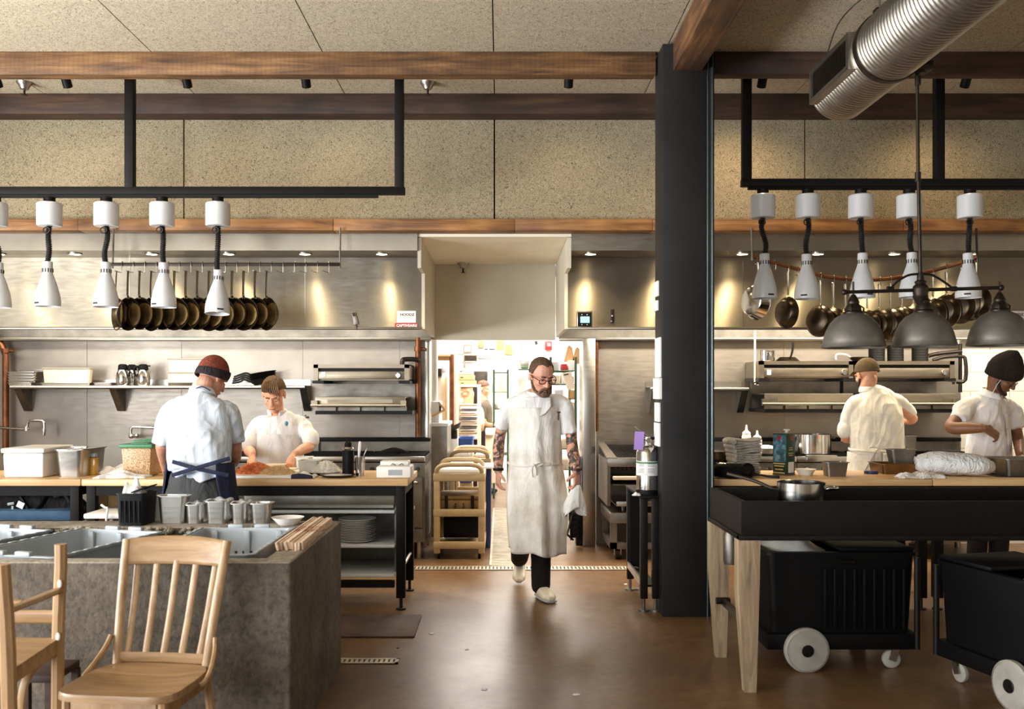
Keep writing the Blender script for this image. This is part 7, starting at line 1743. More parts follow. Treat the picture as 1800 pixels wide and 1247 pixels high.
# ---------------------------------------------------------------- the walking chef
def chef():
    g = thing('person', 'person in glasses and long white apron walking out of the passage holding a cloth', 'person', (X(942, 7.15), 7.15, 0))
    hd = Head(P(952, 661, 7.08), (.36, -.86, -.38), 1.14); hd.brow = plain('brown_hair', (72, 52, 36), .6, 0, .25, 60, .5, 120)
    sh_r, el_r, wr_r = P(890, 708, 7.24), P(878, 772, 7.30), P(876, 828, 7.22)
    sh_l, el_l, wr_l = P(999, 708, 7.16), P(1005, 778, 7.16), P(1013, 829, 7.04)
    m = M()
    m.sweep([P(942, 870, 7.2), P(942, 830, 7.2), P(941, 770, 7.2), P(942, 720, 7.2), P(946, 700, 7.2)], [(.14, .10), (.15, .11), (.15, .10), (.14, .08), (.08, .065)], n=20, sub=4, side=(1, 0, 0), rnd=True)
    m.sweep([P(945, 705, 7.19), P(948, 690, 7.16), hd.L(0, -.02, -.05)], [.068, .062, .062], n=16, sub=3, rnd=True)
    hd.flesh(m)
    limb(m, [P(912, 712, 7.22), sh_r + Vector((.01, 0, -.02)), el_r, P(876, 797, 7.27), wr_r], [.040, .040, .044, .046, .032]); limb(m, [P(978, 712, 7.18), sh_l + Vector((-.01, 0, -.02)), el_l, P(1008, 802, 7.10), wr_l], [.040, .040, .044, .046, .032])
    hand(m, wr_r, (-.02, -.10, -1), (.8, .3, 0), 1, .55, 1.08); hand(m, wr_l, (.03, -.15, -1), (-.75, .5, 0), -1, .85, 1.08, thumb_in=.6)
    limb(m, [P(926, 845, 7.2), P(918, 925, 7.28), P(913, 985, 7.72)], [.085, .062, .042]); limb(m, [P(958, 845, 7.18), P(953, 930, 7.10), P(950, 1035, 7.08)], [.085, .062, .042])
    obj('body', m, skin('fair_skin', (212, 158, 132), (.93, 1.26)), g, bake=FLESH)
    hd.eyes(g)
    # hair: short, receding; greying beard; glasses
    obj('hair', hd.cap(0, 0, 0, .0055, wob=.03, nz=1, limf=lambda a: 52 - a * .30 if a < 30 else 43 + (a - 30) * .35 if a < 58 else 52.8 + (a - 58) * 2.6 if a < 78 else 104 + (a - 78) * .12), plain('short_brown_hair', (84, 62, 42), .7, 0, .35, 70, .8, 160), g, bake=HSTEP)
    m = M(); hd.sw(m, [(-.070, .000, -.030), (-.060, .038, -.078), (-.030, .076, -.102), (0, .088, -.106), (.030, .076, -.102), (.060, .038, -.078), (.070, .000, -.030)], [(.008, .005), (.013, .008), (.016, .011), (.019, .013), (.016, .011), (.013, .008), (.008, .005)], n=12, sub=4, rnd=True)
    hd.sw(m, [(-.036, .080, -.084), (-.026, .094, -.062), (0, .104, -.051), (.026, .094, -.062), (.036, .080, -.084)], [.009, .0085, .008, .0085, .009], n=10, sub=3, rnd=True); hd.e(m, (0, .086, -.090), (.024, .012, .014))
    obj('beard', m, plain('greying_beard', (112, 84, 66), .8, 0, .4, 80, .9, 170), g, bake=[('REMESH', dict(mode='VOXEL', voxel_size=.004)), ('SMOOTH', dict(factor=.5, iterations=2)), ('DISPLACE', dict(strength=.006, texture=clouds(.012)))])
    m = M()
    for s in (-1, 1):
        pts = [(s * .036 + math.copysign(abs(math.cos(2 * math.pi * k / 20)) ** .6, math.cos(2 * math.pi * k / 20)) * .023, .101 - abs(math.cos(2 * math.pi * k / 20)) * .004, -.004 + math.copysign(abs(math.sin(2 * math.pi * k / 20)) ** .7, math.sin(2 * math.pi * k / 20)) * .0145) for k in range(21)]
        hd.sw(m, pts, .0030, n=8)
        hd.sw(m, [(s * .061, .098, .006), (s * .079, .05, .008), (s * .082, -.01, .004), (s * .080, -.03, -.012)], .0028, n=8, sub=3)
    hd.sw(m, [(-.011, .104, .002), (0, .108, .005), (.011, .104, .002)], .0030, n=8, sub=2)
    obj('glasses', m, plain('tortoise_frames', (70, 28, 26), .3), g)
    # coat
    m = M()
    m.sweep([P(942, 860, 7.2), P(942, 815, 7.2), P(941, 760, 7.2), P(942, 722, 7.2), P(943, 703, 7.2), P(946, 695, 7.19)], [(.185, .145), (.185, .150), (.190, .145), (.200, .125), (.165, .095), (.085, .075)], n=24, sub=4, side=(1, 0, 0))
    limb(m, [P(918, 708, 7.21), P(897, 712, 7.23), P(886, 735, 7.26)], [.060, .060, .060]); m.sweep([P(892, 718, 7.24), P(880, 753, 7.28)], [.058, .062], n=18)
    limb(m, [P(972, 708, 7.18), P(993, 712, 7.16), P(998, 738, 7.16)], [.060, .060, .060]); m.sweep([P(994, 718, 7.16), P(1001, 762, 7.16)], [.058, .062], n=18)
    obj('chef_coat', m, WHITE_COAT, g, bake=garment(.022))
    m = M()
    def collar(a, b):
        al = 2 * math.pi * (a * .86 + .07); al2 = al - math.pi / 2
        c_ = P(946, 694, 7.185) + Vector((0, 0, .0))
        return c_ + Vector((math.cos(al2 + math.pi) * (.080 + .008 * b), math.sin(al2 + math.pi) * (.078 + .010 * b), -.012 + .045 * b + .018 * math.cos(al) ))
    obj('collar', m.grid(collar, 30, 5), WHITE_COAT, g, bake=[('SOLIDIFY', dict(thickness=.007, offset=0)), ('SMOOTH', dict(factor=.5, iterations=2))])
    # open lapel flap and apron
    def lapel(a, b):
        x0 = -.115 + .205 * a; z = .0 - .155 * b * (1 - .55 * (2 * a - 1) ** 2 * (b > .3)) 
        u = P(949, 700, 7.2)
        return Vector((u.x + x0 - .01, 7.2 - .118 - .035 * b - .012 * math.sin(3.1 * a) - .01 * (1 - b), u.z + .012 + z))
    obj('lapel', M().grid(lapel, 16, 14), WHITE_COAT, g, bake=[('SOLIDIFY', dict(thickness=.006, offset=0)), ('SMOOTH', dict(factor=.5, iterations=3))])
    rows = [(P(940, 716, 7.2), .19, .158, 62), (P(940, 745, 7.2), .198, .166, 74), (P(941, 785, 7.2), .200, .172, 88), (P(941, 815, 7.2), .198, .170, 112), (P(942, 835, 7.2), .212, .185, 122), (P(943, 870, 7.18), .230, .215, 128), (P(943, 910, 7.15), .224, .235, 130), (P(943, 945, 7.12), .206, .24, 130), (P(944, 969, 7.10), .192, .23, 128)]
    apron_sheet('apron', rows, 120, APRON, g, .022, 6, ph=.7, hem=.012, shear=.02)
    m = M(); zt = Z(815, 7.2)
    pts = [Vector((X(941, 7.2) + math.sin(R(a)) * .212, 7.2 - math.cos(R(a)) * .184, zt + .006 * math.sin(a / 20))) for a in range(-170, 171, 10)]
    m.sweep(pts, [(.010, .004)] * len(pts), n=8, side=(0, 0, 1))
    kx = P(938, 818, 7.0)
    m.sweep([kx, kx + Vector((-.012, -.012, -.03)), kx + Vector((-.006, -.01, -.09))], [(.007, .004)] * 3, n=8, sub=3).sweep([kx, kx + Vector((.012, -.012, -.03)), kx + Vector((.016, -.008, -.075))], [(.007, .004)] * 3, n=8, sub=3).ell(kx, (.014, .012, .012))
    m.sweep([kx, kx + Vector((.04, -.006, .02)), kx + Vector((.075, .01, .012)), kx + Vector((.03, .0, -.01))], [(.006, .003)] * 4, n=8, sub=3)
    obj('apron_string', m, APRON, g)
    m = M(); p = P(982, 727, 7.03); m.sweep([p + Vector((0, .01, 0)), p + Vector((-.004, .0, -.05))], .007, n=8).box(p + Vector((0, -.002, .008)), (.03, .012, .012), bev=.003)
    obj('pocket_clip', m, plain('brown_clip', (70, 40, 32), .4), g)
    # trousers and clogs
    m = M()
    limb(m, [P(926, 850, 7.2), P(918, 925, 7.28), P(915, 965, 7.5), P(913, 982, 7.66)], [.11, .085, .076, .070]); limb(m, [P(958, 850, 7.18), P(953, 930, 7.12), P(951, 990, 7.09), P(950, 1030, 7.07)], [.10, .080, .074, .070])
    m.sweep([P(942, 872, 7.2), P(942, 830, 7.2)], [(.16, .12), (.165, .125)], n=18, side=(1, 0, 0), rnd=True)
    obj('trousers', m, cloth('black_trousers', (34, 29, 27), .2, .6, 10), g, bake=garment(.012, .05))
    clog = plain('white_clog', (226, 216, 196), .38, 0, .05, 10)
    m = M(); sd = shoe(m, P(914, 992, 7.74), P(912, 1019, 7.56), (0, -.75, .65), .054, .078)
    obj('shoe', m, clog, g, bake=[('REMESH', dict(mode='VOXEL', voxel_size=.006)), ('SMOOTH', dict(factor=.5, iterations=3))])
    m = M(); h_ = P(949, 1046, 7.10); h_.z = .052; t_ = P(968, 1050, 6.90); t_.z = .048; shoe(m, h_, t_, (0, 0, 1), .056, .082)
    o = obj('shoe', m, clog, g, bake=[('REMESH', dict(mode='VOXEL', voxel_size=.006)), ('SMOOTH', dict(factor=.5, iterations=3))])
    obj('sole', M().sweep([h_ + Vector((0, .03, -.036)), h_.lerp(t_, .5) + Vector((0, 0, -.036)), t_ + Vector((.006, -.012, -.034))], [(.046, .014), (.056, .014), (.046, .013)], n=14, sub=3, rnd=True, side=(0, 1, 0)), MAT['tub'], o)
    m = M(); m.lathe([(.037, -.010), (.041, -.010), (.041, .010), (.037, .010)], wr_r + Vector((0, .002, .012)), n=20, close=True)
    obj('wrist_watch', m, MAT['black_plastic'], g)
    obj('bracelet', M().lathe([(.038, -.009), (.042, -.009), (.042, .009), (.038, .009)], wr_l + Vector((0, .004, .016)), n=20, close=True), plain('dark_leather', (58, 30, 26), .5), g)
    # the cloth in his hand
    tip = wr_l + Vector((.002, -.02, -.135))
    def cl(a, b):
        al = 2 * math.pi * a; k = .022 + .062 * b ** .8 * (1 + .35 * math.sin(3 * al + 1) + .2 * math.sin(5 * al))
        return tip + Vector((math.cos(al) * k * .95 - .028 * b, math.sin(al) * k * .55, .035 - .20 * b * (1 + .18 * math.sin(2 * al + .6))))
    tag(obj('hand_towel', M().grid(cl, 40, 16, closed_u=True), MAT['towel_white'], at=tip, bake=[('SOLIDIFY', dict(thickness=.005, offset=0)), ('SMOOTH', dict(factor=.4, iterations=1))]), 'bunched white cloth hanging from the walking chef hand', 'cloth')
chef()

# ---------------------------------------------------------------- cook in the rust beanie, back to the camera
def back_cook():
    g = thing('person', 'person in rust beanie and pale blue shirt with back turned at the prep table', 'person', (X(350, 6.25), 6.25, 0))
    hd = Head(P(374, 664, 6.42), (.48, .72, -.50), 1.08); hd.brow = MAT['ink']
    m = M()
    m.sweep([P(350, 880, 6.2), P(350, 840, 6.2), P(350, 780, 6.24), P(350, 730, 6.30), P(353, 702, 6.34)], [(.14, .10), (.15, .11), (.15, .10), (.14, .08), (.08, .065)], n=20, sub=4, side=(1, 0, 0), rnd=True)
    m.sweep([P(353, 706, 6.32), P(359, 688, 6.36), hd.L(0, -.03, -.05)], [.066, .060, .062], n=16, sub=3, rnd=True)
    hd.flesh(m)
    shl, ell_, wl = P(296, 722, 6.30), P(286, 788, 6.38), P(292, 822, 6.60)
    shr, elr, wr = P(411, 724, 6.34), P(411, 806, 6.42), P(398, 824, 6.72)
    limb(m, [P(318, 726, 6.30), shl + Vector((.012, 0, -.02)), P(288, 770, 6.36), ell_, wl], [.038, .040, .044, .046, .034]); limb(m, [P(388, 728, 6.33), shr + Vector((-.012, 0, -.02)), P(412, 772, 6.38), elr, wr], [.038, .040, .048, .047, .034])
    hand(m, wl, (.25, .8, -.25), (0, 0, -1), 1, .35); hand(m, wr, (-.25, .85, -.15), (0, 0, -1), -1, .5)
    for u, s in ((325, 0), (378, 1)): limb(m, [P(u, 870, 6.2), Vector((X(u, 6.2), 6.18, .48)), Vector((X(u, 6.2), 6.2, .09))], [.085, .06, .045])
    obj('body', m, skin('ruddy_skin', (196, 142, 116)), g, bake=FLESH)
    hd.eyes(g)
    m = hd.cap(62, 80, 112, .004, wob=.02); obj('hair', m, plain('dark_hair', (52, 38, 30), .7, 0, .3, 70, .6, 150), g, bake=HSTEP)
    rust = NT('rust_knit'); w_ = rust.n('ShaderNodeTexWave', bands_direction='Z'); w_.inputs['Scale'].default_value = 40; rust.l(rust.coord(), w_.inputs['Vector']); rust.l(rust.ramp(rust.noise(rust.coord(), 60, 3), [(.3, (98, 44, 30)), (.7, (146, 70, 46))]), rust.b.inputs['Base Color']); rust.set(Roughness=.95); rust.bump(w_.outputs['Fac'], .5, .004)
    bn = obj('beanie', hd.cap(78, 104, 112, .012, grow=(1.0, 1.0, 1.15)), rust.m, g, bake=HSTEP)
    obj('folded_cuff', hd.rim(76, 103, 111, .013, (.030, .008)), cloth('charcoal_knit', (48, 42, 46), .2, .5, 40), bn)
    # shirt
    m = M()
    m.sweep([P(350, 826, 6.18), P(350, 800, 6.20), P(350, 760, 6.26), P(350, 725, 6.30), P(352, 705, 6.33), P(354, 694, 6.35)], [(.205, .16), (.205, .165), (.205, .15), (.215, .125), (.16, .10), (.078, .075)], n=24, sub=4, side=(1, 0, 0))
    m.sweep([P(352, 838, 6.13), P(352, 815, 6.16)], [(.155, .10), (.185, .13)], n=20, side=(1, 0, 0))
    limb(m, [P(318, 720, 6.30), P(300, 728, 6.31), P(290, 755, 6.34)], [.075, .078, .068]); m.sweep([P(296, 735, 6.32), P(287, 780, 6.37)], [.074, .070], n=18)
    limb(m, [P(386, 722, 6.33), P(403, 728, 6.34), P(408, 750, 6.36)], [.075, .078, .070]); m.sweep([P(406, 735, 6.34), P(412, 776, 6.38)], [.076, .076], n=18)
    obj('shirt', m, cloth('pale_blue_shirt', (206, 214, 226), .05, .75, 6), g, bake=garment(.030))
    def collar(a, b):
        al = 2 * math.pi * a
        return P(355, 690, 6.355) + Vector((math.cos(al) * (.076 + .014 * b), math.sin(al) * (.076 + .012 * b), .028 - .045 * b - .022 * math.sin(al) * 0 + .25 * (math.cos(al) * -.02) - .02 * math.sin(al)))
    c_ = obj('collar', M().grid(collar, 34, 5, closed_u=True), cloth('pale_blue_collar', (214, 220, 230), .04, .2, 8), g, bake=[('SOLIDIFY', dict(thickness=.006, offset=0)), ('SMOOTH', dict(factor=.5, iterations=2))])
    obj('neck_loop', M().sweep([P(345, 683, 6.26), P(356, 680, 6.25), P(370, 687, 6.27)], [(.004, .003)] * 3, n=8, sub=3), plain('navy_strap', (38, 44, 70), .8), c_)
    # trousers, apron of navy cloth with ties crossing behind
    m = M()
    m.sweep([P(350, 880, 6.2), P(351, 838, 6.2)], [(.215, .150), (.195, .138)], n=22, side=(1, 0, 0), rnd=True)
    for u in (322, 380): limb(m, [P(u, 868, 6.2), Vector((X(u, 6.2), 6.18, .50)), Vector((X(u, 6.2), 6.2, .12))], [.112, .088, .078])
    obj('trousers', m, cloth('charcoal_trousers', (72, 72, 72), .15, .6, 10), g, bake=garment(.010, .06))
    for u in (322, 380):
        m = M(); shoe(m, (X(u, 6.2), 6.16, .05), (X(u, 6.2), 6.40, .045), (0, 0, 1), .052, .08); obj('shoe', m, MAT['black'], g)
    navy = cloth('navy_apron', (44, 48, 70), .2, .5, 9)
    rows = [(P(352, 812, 6.2), .222, .17, 126), (P(352, 840, 6.2), .235, .18, 128), (P(353, 900, 6.2), .265, .20, 118), (P(354, 990, 6.2), .275, .20, 112)]
    apron_sheet('apron', rows, 120, navy, g, .010, 7, f=(.28, 1, 0), ph=1.2)
    m = M()
    def strap(p0, p1, y): 
        a, b = P(*p0, y), P(*p1, y); m.sweep([a, a.lerp(b, .5) + Vector((0, -.035, 0)), b], [(.013, .003)] * 3, n=8, sub=5, side=(0, 0, 1))
    strap((303, 812), (402, 836), 6.015); strap((302, 836), (404, 806), 6.01)
    obj('apron_string', m, navy, g)
    def tail(a, b):
        x = -.10 + .20 * a; z = -.075 * b * (1 - .5 * abs(a - .45) * 2) - .01
        return P(356, 826, 6.06) + Vector((x, -.015 + .018 * math.sin(9 * a) + .01 * b, z))
    obj('shirt_tail', M().grid(tail, 22, 8), bpy.data.materials['pale_blue_shirt'], g, bake=[('SOLIDIFY', dict(thickness=.006, offset=0)), ('SMOOTH', dict(factor=.5, iterations=1))])
back_cook()

# ---------------------------------------------------------------- young cook chopping
def young_cook():
    g = thing('person', 'young person in white chef coat looking down, chopping behind the table', 'person', (X(490, 7.8), 7.8, 0))
    hd = Head(P(481, 694, 7.70), (.02, -.83, -.50), 1.13); hd.brow = plain('ash_brown', (110, 82, 54), .7)
    m = M()
    m.sweep([P(491, 880, 7.82), P(491, 840, 7.82), P(490, 790, 7.82), P(489, 745, 7.80), P(487, 728, 7.79)], [(.14, .10), (.15, .11), (.15, .10), (.14, .08), (.075, .06)], n=20, sub=4, side=(1, 0, 0), rnd=True)
    m.sweep([P(487, 732, 7.79), P(486, 720, 7.77), hd.L(0, -.035, -.04)], [.064, .058, .06], n=16, sub=3, rnd=True)
    hd.flesh(m)
    sr, er, wr = P(449, 742, 7.82), P(438, 788, 7.72), P(443, 799, 7.46)
    sl, el, wl = P(533, 742, 7.82), P(545, 782, 7.72), P(518, 799, 7.46)
    limb(m, [P(465, 744, 7.8), sr + Vector((.012, 0, -.02)), er, P(440, 794, 7.6), wr], [.038, .038, .042, .043, .030]); limb(m, [P(515, 744, 7.8), sl + Vector((-.012, 0, -.02)), el, P(533, 790, 7.6), wl], [.038, .038, .042, .043, .030])
    hand(m, wr, (.12, -.42, -.55), (.5, .2, -.8), -1, .5, .95); hand(m, wl, (-.20, -.30, -.55), (-.3, .2, -.8), 1, .6, .95)
    for u in (476, 506): limb(m, [P(u, 870, 7.82), Vector((X(u, 7.82), 7.80, .48)), Vector((X(u, 7.82), 7.84, .09))], [.08, .058, .042])
    obj('body', m, skin('pale_skin', (224, 168, 134)), g, bake=FLESH)
    hd.eyes(g)
    hm = plain('light_brown_hair', (100, 70, 40), .6, 0, .45, 55, .9, 130)
    o = obj('hair', hd.cap(57, 80, 106, .015, wob=.05, nz=4, grow=(1.0, 1.0, 1.03)), hm, g, bake=HSTEP)
    m = M()
    for k in range(9):
        x = -.055 + k * .0135; hd.sw(m, [(x * .6, .03, .125), (x, .085, .092), (x - .016, .100, .050 + .0042 * k - .003 * (k % 3))], [(.012, .007), (.012, .008), (.005, .003)], n=8, sub=3, rnd=True)
    obj('fringe', m, hm, o)
    m = M()
    m.sweep([P(491, 868, 7.82), P(491, 820, 7.82), P(490, 785, 7.82), P(490, 752, 7.81), P(489, 736, 7.80), P(487, 727, 7.79)], [(.200, .15), (.195, .148), (.198, .14), (.200, .122), (.155, .095), (.075, .072)], n=24, sub=4, side=(1, 0, 0))
    limb(m, [P(468, 742, 7.81), P(454, 746, 7.82), P(446, 762, 7.79)], [.060, .060, .060]); m.sweep([P(449, 752, 7.81), P(440, 778, 7.74)], [.060, .062], n=18)
    limb(m, [P(512, 742, 7.81), P(528, 745, 7.82), P(536, 757, 7.80)], [.060, .060, .060]); m.sweep([P(533, 749, 7.81), P(546, 771, 7.74)], [.060, .062], n=18)
    obj('chef_coat', m, WHITE_COAT, g, bake=garment(.022))
    for a, b in ((P(441, 775, 7.75), P(439.5, 781, 7.735)), (P(545, 768, 7.75), P(546.5, 774, 7.735))):
        obj('rolled_cuff', M().sweep([a, b], [.071, .070], n=20, rnd=True), WHITE_COAT, g)
    def collar(a, b):
        al = 2 * math.pi * (a * .88 + .06)
        return P(487, 727, 7.785) + Vector((math.sin(al) * -(.072 + .006 * b), -math.cos(al) * -1 * (.070 + .006 * b) * -1, -.010 + .042 * b - .012 * math.cos(al)))
    obj('collar', M().grid(collar, 30, 5), WHITE_COAT, g, bake=[('SOLIDIFY', dict(thickness=.007, offset=0)), ('SMOOTH', dict(factor=.5, iterations=2))])
    rows = [(P(489, 762, 7.81), .17, .160, 58), (P(490, 785, 7.82), .20, .166, 78), (P(490, 812, 7.82), .205, .168, 100), (P(491, 850, 7.82), .215, .175, 118), (P(491, 930, 7.82), .23, .19, 118)]
    apron_sheet('apron', rows, 110, WHITE_COAT, g, .008, 7, ph=2.0)
    obj('badge', M().ell(P(503.5, 745, 7.665), (.014, .006, .020), n=16, m=8), plain('teal_badge', (38, 128, 150), .5), g)
    obj('sleeve_mark', M().box(P(540.5, 734, 7.755), (.028, .008, .016), bev=.003).box(P(537, 731, 7.75), (.012, .008, .012), bev=.003), MAT['ink'], g)
    m = M(); m.sweep([P(491, 880, 7.82), P(491, 845, 7.82)], [(.165, .125), (.165, .125)], n=18, side=(1, 0, 0), rnd=True)
    for u in (475, 507): limb(m, [P(u, 868, 7.82), Vector((X(u, 7.82), 7.80, .50)), Vector((X(u, 7.82), 7.84, .12))], [.105, .08, .07])
    obj('trousers', m, cloth('dark_trousers', (44, 40, 40), .2, .5, 10), g, bake=garment(.008, .06, .012))
    for u in (475, 507):
        m = M(); shoe(m, (X(u, 7.8), 7.90, .05), (X(u, 7.8), 7.66, .045), (0, 0, 1), .052, .08); obj('shoe', m, MAT['black'], g)
young_cook()

# ---------------------------------------------------------------- capped cook at the range
def cap_cook():
    g = thing('person', 'person in brown cap and cream chef coat facing the broilers', 'person', (X(1540, 8.1), 8.1, 0))
    hd = Head(P(1523, 659, 8.14), (-.22, .93, -.25), 1.08); hd.brow = MAT['ink']
    m = M()
    m.sweep([P(1541, 880, 8.1), P(1541, 840, 8.1), P(1540, 780, 8.1), P(1537, 720, 8.1), P(1530, 694, 8.12)], [(.14, .10), (.15, .11), (.15, .10), (.14, .08), (.08, .065)], n=20, sub=4, side=(1, 0, 0), rnd=True)
    m.sweep([P(1528, 697, 8.11), P(1524, 680, 8.12), hd.L(0, -.03, -.05)], [.068, .064, .064], n=16, sub=3, rnd=True)
    hd.flesh(m)
    limb(m, [P(1512, 708, 8.1), P(1499, 714, 8.1), P(1486, 766, 8.16), P(1496, 772, 8.36)], [.038, .042, .046, .032]); hand(m, P(1496, 772, 8.36), (.1, .9, .1), (0, 0, -1), 1, .5)
    limb(m, [P(1562, 708, 8.1), P(1576, 712, 8.11), P(1604, 736, 8.22), P(1586, 739, 8.5)], [.036, .034, .045, .034]); hand(m, P(1586, 739, 8.5), (-.4, .8, .1), (0, 0, -1), -1, .5)
    for u in (1524, 1558): limb(m, [P(u, 870, 8.1), Vector((X(u, 8.1), 8.08, .48)), Vector((X(u, 8.1), 8.1, .09))], [.085, .06, .045])
    obj('body', m, skin('warm_skin', (218, 160, 122)), g, bake=FLESH)
    hd.eyes(g)
    m = M(); hd.sw(m, [(-.070, .00, -.04), (-.058, .04, -.082), (0, .085, -.105), (.058, .04, -.082), (.070, .00, -.04)], [(.012, .008), (.018, .012), (.022, .014), (.018, .012), (.012, .008)], n=10, sub=3, rnd=True); obj('beard', m, MAT['ink'], g)
    cp = obj('cap', hd.cap(76, 96, 104, .012, grow=(1.03, 1.02, 1.06)), cloth('brown_cap', (96, 78, 54), .2, .4, 14), g, bake=HSTEP)
    obj('band', hd.rim(76, 96, 103, .012, (.010, .004)), bpy.data.materials['brown_cap'], cp)
    def visor(a, b):
        x = (a - .5) * 2; return hd.L(x * .07, .075 + (.095 * b) * (1 - .45 * x * x), .055 - .012 * x * x - .02 * b)
    obj('visor', M().grid(visor, 14, 6), bpy.data.materials['brown_cap'], cp, bake=[('SOLIDIFY', dict(thickness=.004, offset=0))])
    cream = cloth('cream_coat', (234, 228, 214), .06, .6, 7)
    m = M()
    m.sweep([P(1541, 850, 8.1), P(1541, 800, 8.1), P(1540, 755, 8.1), P(1538, 722, 8.1), P(1533, 699, 8.11), P(1527, 684, 8.12)], [(.225, .17), (.225, .17), (.235, .155), (.235, .130), (.185, .10), (.078, .075)], n=24, sub=4, side=(1, 0, 0))
    limb(m, [P(1516, 706, 8.1), P(1500, 713, 8.1), P(1490, 738, 8.13)], [.068, .068, .064]); m.sweep([P(1495, 722, 8.11), P(1486, 756, 8.15)], [.064, .060], n=18)
    limb(m, [P(1560, 704, 8.1), P(1577, 707, 8.12), P(1588, 717, 8.16)], [.068, .068, .062]); m.sweep([P(1581, 710, 8.14), P(1596, 724, 8.19)], [.064, .060], n=18)
    obj('chef_coat', m, cream, g, bake=garment(.028))
    for a, b in ((P(1486.5, 751, 8.14), P(1485, 759, 8.155)), (P(1592.5, 721, 8.18), P(1597.5, 726, 8.195))):
        obj('rolled_cuff', M().sweep([a, b], [.067, .065], n=20, rnd=True), cream, g)
    def collar(a, b):
        al = 2 * math.pi * a
        return P(1527, 686, 8.12) + Vector((math.cos(al) * (.080 - .004 * b), math.sin(al) * (.078 - .004 * b), -.02 + .05 * b))
    obj('collar', M().grid(collar, 34, 5, closed_u=True), cream, g, bake=[('SOLIDIFY', dict(thickness=.007, offset=0)), ('SMOOTH', dict(factor=.5, iterations=2))])
    rows = [(P(1541, 795, 8.1), .232, .178, 172), (P(1541, 820, 8.1), .238, .185, 172), (P(1541, 880, 8.1), .25, .20, 168), (P(1541, 950, 8.1), .255, .21, 160)]
    apron_sheet('apron', rows, 170, APRON, g, .009, 7, f=(.3, 1, 0), ph=.4)
    m = M()
    zt = Z(790, 8.1); pts = [Vector((X(1541, 8.1) + math.sin(R(a)) * .234, 8.1 - math.cos(R(a)) * .180, zt - .012 * math.cos(R(a)) )) for a in range(-180, 181, 10)]
    m.sweep(pts, [(.011, .005)] * len(pts), n=8, side=(0, 0, 1)); k = P(1543, 789, 7.91)
    m.sweep([k, k + Vector((-.05, -.01, .02)), k + Vector((-.075, 0, -.005)), k + Vector((-.01, -.01, -.006))], [(.006, .003)] * 4, n=8, sub=3).sweep([k, k + Vector((-.05, -.01, -.07)), k + Vector((-.11, .0, -.19))], [(.007, .003)] * 3, n=8, sub=3).sweep([k, k + Vector((.02, -.01, -.06)), k + Vector((.03, 0, -.12))], [(.006, .003)] * 3, n=8, sub=3)
    obj('apron_string', m, APRON, g)
    m = M()
    for u in (1522, 1560): limb(m, [P(u, 868, 8.1), Vector((X(u, 8.1), 8.08, .50)), Vector((X(u, 8.1), 8.1, .12))], [.11, .085, .075])
    obj('trousers', m, bpy.data.materials['dark_trousers'], g)
    for u in (1522, 1560):
        m = M(); shoe(m, (X(u, 8.1), 8.05, .05), (X(u, 8.1), 8.28, .045), (0, 0, 1), .052, .08); obj('shoe', m, MAT['black'], g)
cap_cook()

